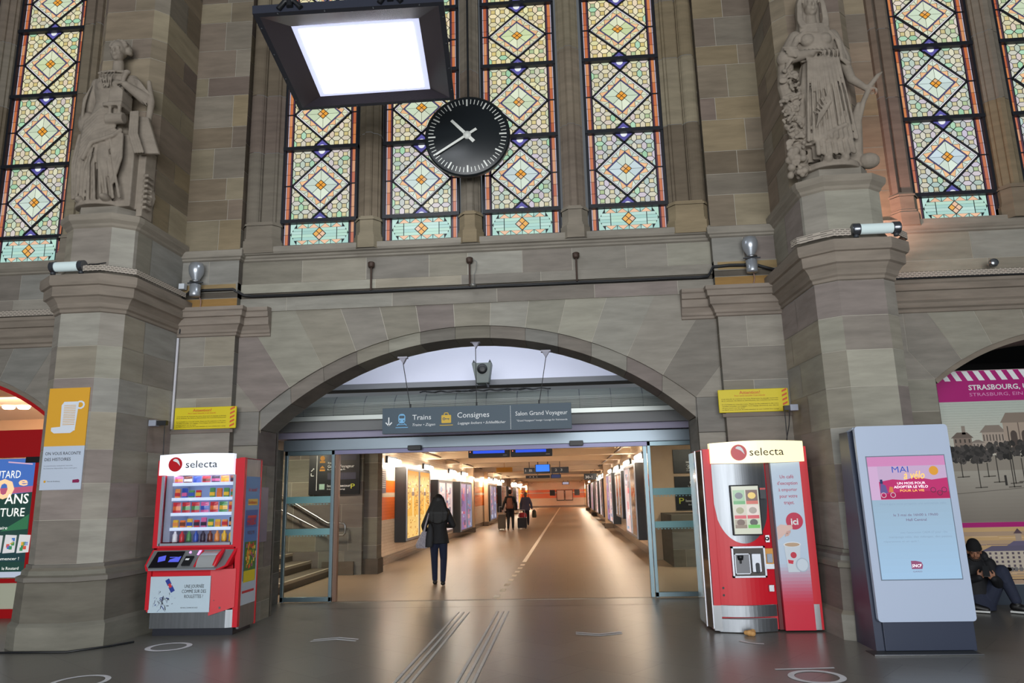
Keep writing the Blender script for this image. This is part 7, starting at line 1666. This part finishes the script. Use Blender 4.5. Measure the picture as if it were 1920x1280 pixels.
def ex2(t,p,s,fw,rt):
    h=MB(); h.ball(p(0,.005,1.63),(.088*s,.10*s,.10*s),14,10); h.ball(p(0,.0,1.66),(.09*s,.105*s,.085*s),14,10); fuse(h,'hair',HAIRB,t,.016,2)
walker('person',(-1.40,24.5,0),1.80,-.02,'man in black walking away with a brown backpack, pulling a trolley',dict(legs=JACK,top=JACK,stride=.10,hem=.86,nod=-.05,loose=1.0,
    arms={'L':((-.27,-.03,1.13),(-.33,-.12,.90),(-.2,-.3,-1)),'R':((.27,0,1.13),(.29,-.05,.88),(0,0,-1))},shoe=mat('tan_shoe',(110,84,60),.6)),ex2)
t=thing('backpack','brown and black backpack on the back of the distant man','bag',(-1.40,24.28,.98)); mb=MB(); loft(mb,[(-1.40,24.30,.98,.15,.09),(-1.40,24.27,1.08,.17,.12),(-1.40,24.27,1.30,.16,.11),(-1.40,24.29,1.46,.10,.07)]); fuse(mb,'pack',mat('pack_brown',(120,72,52),.7),t,.02,2)
for k in(-1,1): mb=MB(); chain(mb,[(-1.40+.12*k,24.22,1.05),(-1.40+.14*k,24.2,1.25),(-1.40+.12*k,24.30,1.47)],[.018,.018,.018]); fuse(mb,'pack_strap',JACK,t,.012,1)
def suitcase(loc,w,d,h,m,lab,wheels=True):
    t=thing('suitcase',lab,'luggage',loc); x,y,z=loc
    mb=MB(); mb.bbox(x-w/2,x+w/2,y-d/2,y+d/2,z+.05,z+h,.04); mb.build('shell',m,t)
    mb=MB(); 
    for k in(-.3,.3): mb.tube([(x+w*k,y-d/2,z+h),(x+w*k,y-d/2,z+h+.36)],.012,6)
    mb.tube([(x-w*.3,y-d/2,z+h+.36),(x+w*.3,y-d/2,z+h+.36)],.016,6); mb.build('pull_handle',STEEL,t)
    for k in(-.38,.38): mb=MB(); mb.cyl((x+w*k-.02,y,z+.035),(x+w*k+.02,y,z+.035),.035,seg=12); mb.build('wheel',BLK,t)
suitcase((-1.86,25.2,0),.36,.24,.70,mat('case_taupe',(92,80,66),.6),'dark taupe trolley suitcase left of the distant man')
suitcase((-.92,25.6,0),.44,.28,.52,mat('case_black',(26,28,36),.6),'black trolley case between the two distant walkers')
t=thing('travel_bag','red travel bag on the black trolley case','bag',(-.90,25.5,.53)); mb=MB(); loft(mb,[(-.90,25.6,.53,.19,.11),(-.90,25.6,.60,.21,.12),(-.90,25.6,.72,.18,.10),(-.90,25.6,.76,.08,.05)]); fuse(mb,'bag_body',mat('bag_red',(176,36,44),.6),t,.02,2)
mb=MB(); mb.tube([(-1.0,25.6,.74),(-.97,25.6,.84),(-.83,25.6,.84),(-.80,25.6,.74)],.012,6); mb.build('bag_handle',BLK,t)
def ex3(t,p,s,fw,rt):
    h=MB(); h.ball(p(0,.0,1.62),(.10*s,.112*s,.11*s),14,10); h.ball(p(0,-.04,1.55),(.09*s,.07*s,.08*s),12,8); fuse(h,'hair',mat('fair_hair',(110,92,78),.7),t,.018,2)
walker('person',(-.93,29.2,0),1.70,0,'grey haired person in a slate blue jacket walking away beside the man',dict(legs=mat('grey_trousers',(40,42,56),.8),top=mat('slate_jacket',(74,78,104),.8),stride=.08,hem=.78,wide=1.18,nod=-.1,loose=1.1,
    arms={'L':((-.27,0,1.12),(-.29,.02,.86),(0,0,-1)),'R':((.28,0,1.12),(.31,.02,.88),(0,0,-1))}),ex3)
t=thing('handbag','olive green bag carried low at the right of the slate blue jacket','bag',(-.50,29.15,.4)); mb=MB(); loft(mb,[(-.50,29.15,.40,.10,.08),(-.50,29.15,.50,.12,.09),(-.50,29.15,.74,.10,.07),(-.50,29.15,.80,.05,.04)]); fuse(mb,'bag_body',mat('bag_olive',(72,74,58),.7),t,.02,2)
mb=MB(); mb.tube([(-.56,29.15,.78),(-.60,29.2,.90),(-.56,29.2,.90),(-.46,29.15,.78)],.01,6); mb.build('bag_handle',BLK,t)
# ---------------------------------------------------------------- seated man with a phone
def seated():
    t=thing('person','man in a black beanie and hooded jacket sitting on the floor with a phone','person',(6.50,.42,0))
    cq,sq_=math.cos(.42),math.sin(.42)
    p=lambda x,y,z: V3(6.55+x*cq-y*(-sq_),.42+x*(-sq_)+y*cq,z)
    FW=V3(-sq_*.9,-cq,-.30)
    HL,HR=p(-.10,.02,.12),p(.10,.02,.12)
    KL,KR=p(-.34,-.16,.26),p(.30,-.06,.50)
    AL,AR=p(-.10,-.22,.10),p(.40,-.14,.10)
    SL,SR=p(-.17,-.0,.60),p(.18,-.0,.585)
    EL,ER=p(-.22,-.10,.36),p(.24,-.10,.36)
    WL,WR=p(.02,-.27,.435),p(.19,-.27,.425)
    N=p(.0,-.05,.64); Hc=p(.03,-.08,.748)
    b=MB(); loft(b,[(*p(0,.02,.07),.17,.13),(*p(0,.02,.16),.16,.12),(*p(0,.03,.32),.14,.11),(*p(0,.03,.48),.16,.11),(*p(0,.01,.60),.16,.09),(*p(0,0,.65),.07,.06)])
    chain(b,[HL,KL,AL],[.085,.055,.04]); chain(b,[HR,KR,AR],[.085,.055,.04]); chain(b,[SL,EL,WL],[.05,.04,.028]); chain(b,[SR,ER,WR],[.05,.04,.028])
    for a in(AL,AR): chain(b,[a,a-V3(0,0,.02)],[.035,.030],8)
    chain(b,[N,Hc-V3(0,-.02,.08)],[.055,.05]); head(b,Hc,FW,1.0)
    hand(b,WL,(.62,-.30,.55),(.35,.85,.2),1.0,.7,1); hand(b,WR,(-.62,-.10,.62),(.2,.9,.2),1.0,.7,-1)
    fuse(b,'body',SKIND,t,.0068,1)
    tr=MB(); loft(tr,[(*p(0,.02,.01),.20,.17),(*p(0,.02,.12),.20,.17),(*p(0,.02,.24),.17,.14)])
    chain(tr,[HL,KL,AL+V3(0,0,.05)],[.115,.085,.062]); chain(tr,[HR,KR,AR+V3(0,0,.06)],[.115,.085,.062]); 
    for k in range(5): ridge(tr,[KR+V3(-.06+.03*k,-.02,-.05),KR+V3(-.04+.03*k,-.12,-.14)],.012)
    fuse(tr,'trousers',mat('navy_trousers',(36,42,62),.85,noise=.08,nscale=(25,25,25)),t,.01,2)
    j=MB(); loft(j,[(*p(0,.03,.14),.20,.16),(*p(0,.03,.30),.19,.15),(*p(0,.02,.46),.195,.145),(*p(0,.0,.57),.19,.125),(*p(0,.0,.63),.12,.10),(*p(0,-.01,.665),.085,.085)])
    chain(j,[SL,EL,WL-V3(-.01,-.0,.0)],[.078,.070,.046]); chain(j,[SR,ER,WR],[.078,.070,.046])
    for sh,e,w_ in((SL,EL,WL),(SR,ER,WR)):
        for k in range(3): q=e.lerp(w_,.2+.25*k); j.lathe([(.055,-.01),(.066,0),(.055,.01)],q,'z',10)
    j.ball(p(.03,.10,.66),(.13,.09,.08),12,8); j.ball(p(.12,.03,.68),(.06,.09,.07),10,8); j.ball(p(-.10,.03,.67),(.06,.09,.06),10,8)
    fuse(j,'hooded_jacket',JACK,t,.010,2)
    h=MB(); r,f,u=frame_from(FW,(0,0,1)); R=Matrix((r,f,u)).transposed()
    h.ball(Hc+u*.055-f*.015,(.090,.104,.085),18,12,R=R); h.ball(Hc+u*.09-f*.02,(.075,.088,.075),16,10,R=R)
    h.lathe([(.06,.0),(.088,.002),(.094,.02),(.088,.04),(.06,.04)],(0,0,0),'z',24) if False else None
    for k in range(20):
        a=2*PI*k/20; q=Hc+u*.035-f*.012+r*math.cos(a)*.084+f*math.sin(a)*.094; h.ball(q,.014,8,6)
    fuse(h,'beanie',mat('black_knit',(14,14,16),.9),t,.008,2)
    bd=MB(); 
    for k in range(9):
        a=PI*(k/8); bd.ball(Hc+r*math.cos(a)*.056+f*(.048+.028*math.sin(a))-u*(.066+.026*math.sin(a)),(.013,.012,.018),8,6,R=R)
    for k in range(5): bd.ball(Hc+r*(.018*(k-2))+f*.097-u*(.043+.002*abs(k-2)),(.010,.006,.005),6,5,R=R)
    fuse(bd,'beard',mat('dark_beard',(34,26,22),.8),t,.005,0)
    for k in(-1,1):
        e=MB(); e.ball(Hc+r*.030*k+f*.079+u*.002,(.010,.006,.0055),8,6,R=R); e.build('eye',mat('dark_eye',(20,14,12),.3),t)
        e=MB(); e.ball(Hc+r*.030*k+f*.085+u*.019,(.018,.005,.004),8,6,R=R); e.build('eyebrow',mat('dark_beard',(1,1,1)),t)
    for a,k in((AL,-1),(AR,1)):
        d=V3(.62 if k>0 else .9,-.55,0).normalized(); s_=MB(); chain(s_,[a-d*.03+V3(0,0,-.02),a+d*.06+V3(0,0,-.035),a+d*.17+V3(0,0,-.055)],[.05,.048,.034]); chain(s_,[a+V3(0,0,.02),a+V3(0,0,.06)],[.05,.05]); sh=fuse(s_,'shoe',SHOE,t,.008,1)
        s_=MB(); R2=Matrix((d.cross(Z),d,Z)).transposed(); s_.obox(a+d*.065+V3(0,0,-.082+.005),(.042,.135,.011),R2); s_.build('sole',mat('white_sole',(206,208,206),.5),sh)
    ph=thing('smartphone','black smartphone held in both hands by the seated man','phone',tuple(p(.115,-.34,.50)))
    mb=MB(); c=p(.112,-.335,.525); R3=Matrix.Rotation(-.42,3,'Z')@Matrix.Rotation(math.radians(-30),3,'X'); mb.obox(c,(.037,.005,.075),R3); mb.build('case',BLK,ph,bevel=.003); mb=MB(); mb.obox(c+R3@V3(0,.006,0),(.033,.001,.068),R3); mb.build('screen',mat('phone_glow',(120,140,170),.2,emit=(.25,.3,.4)),ph)
seated()
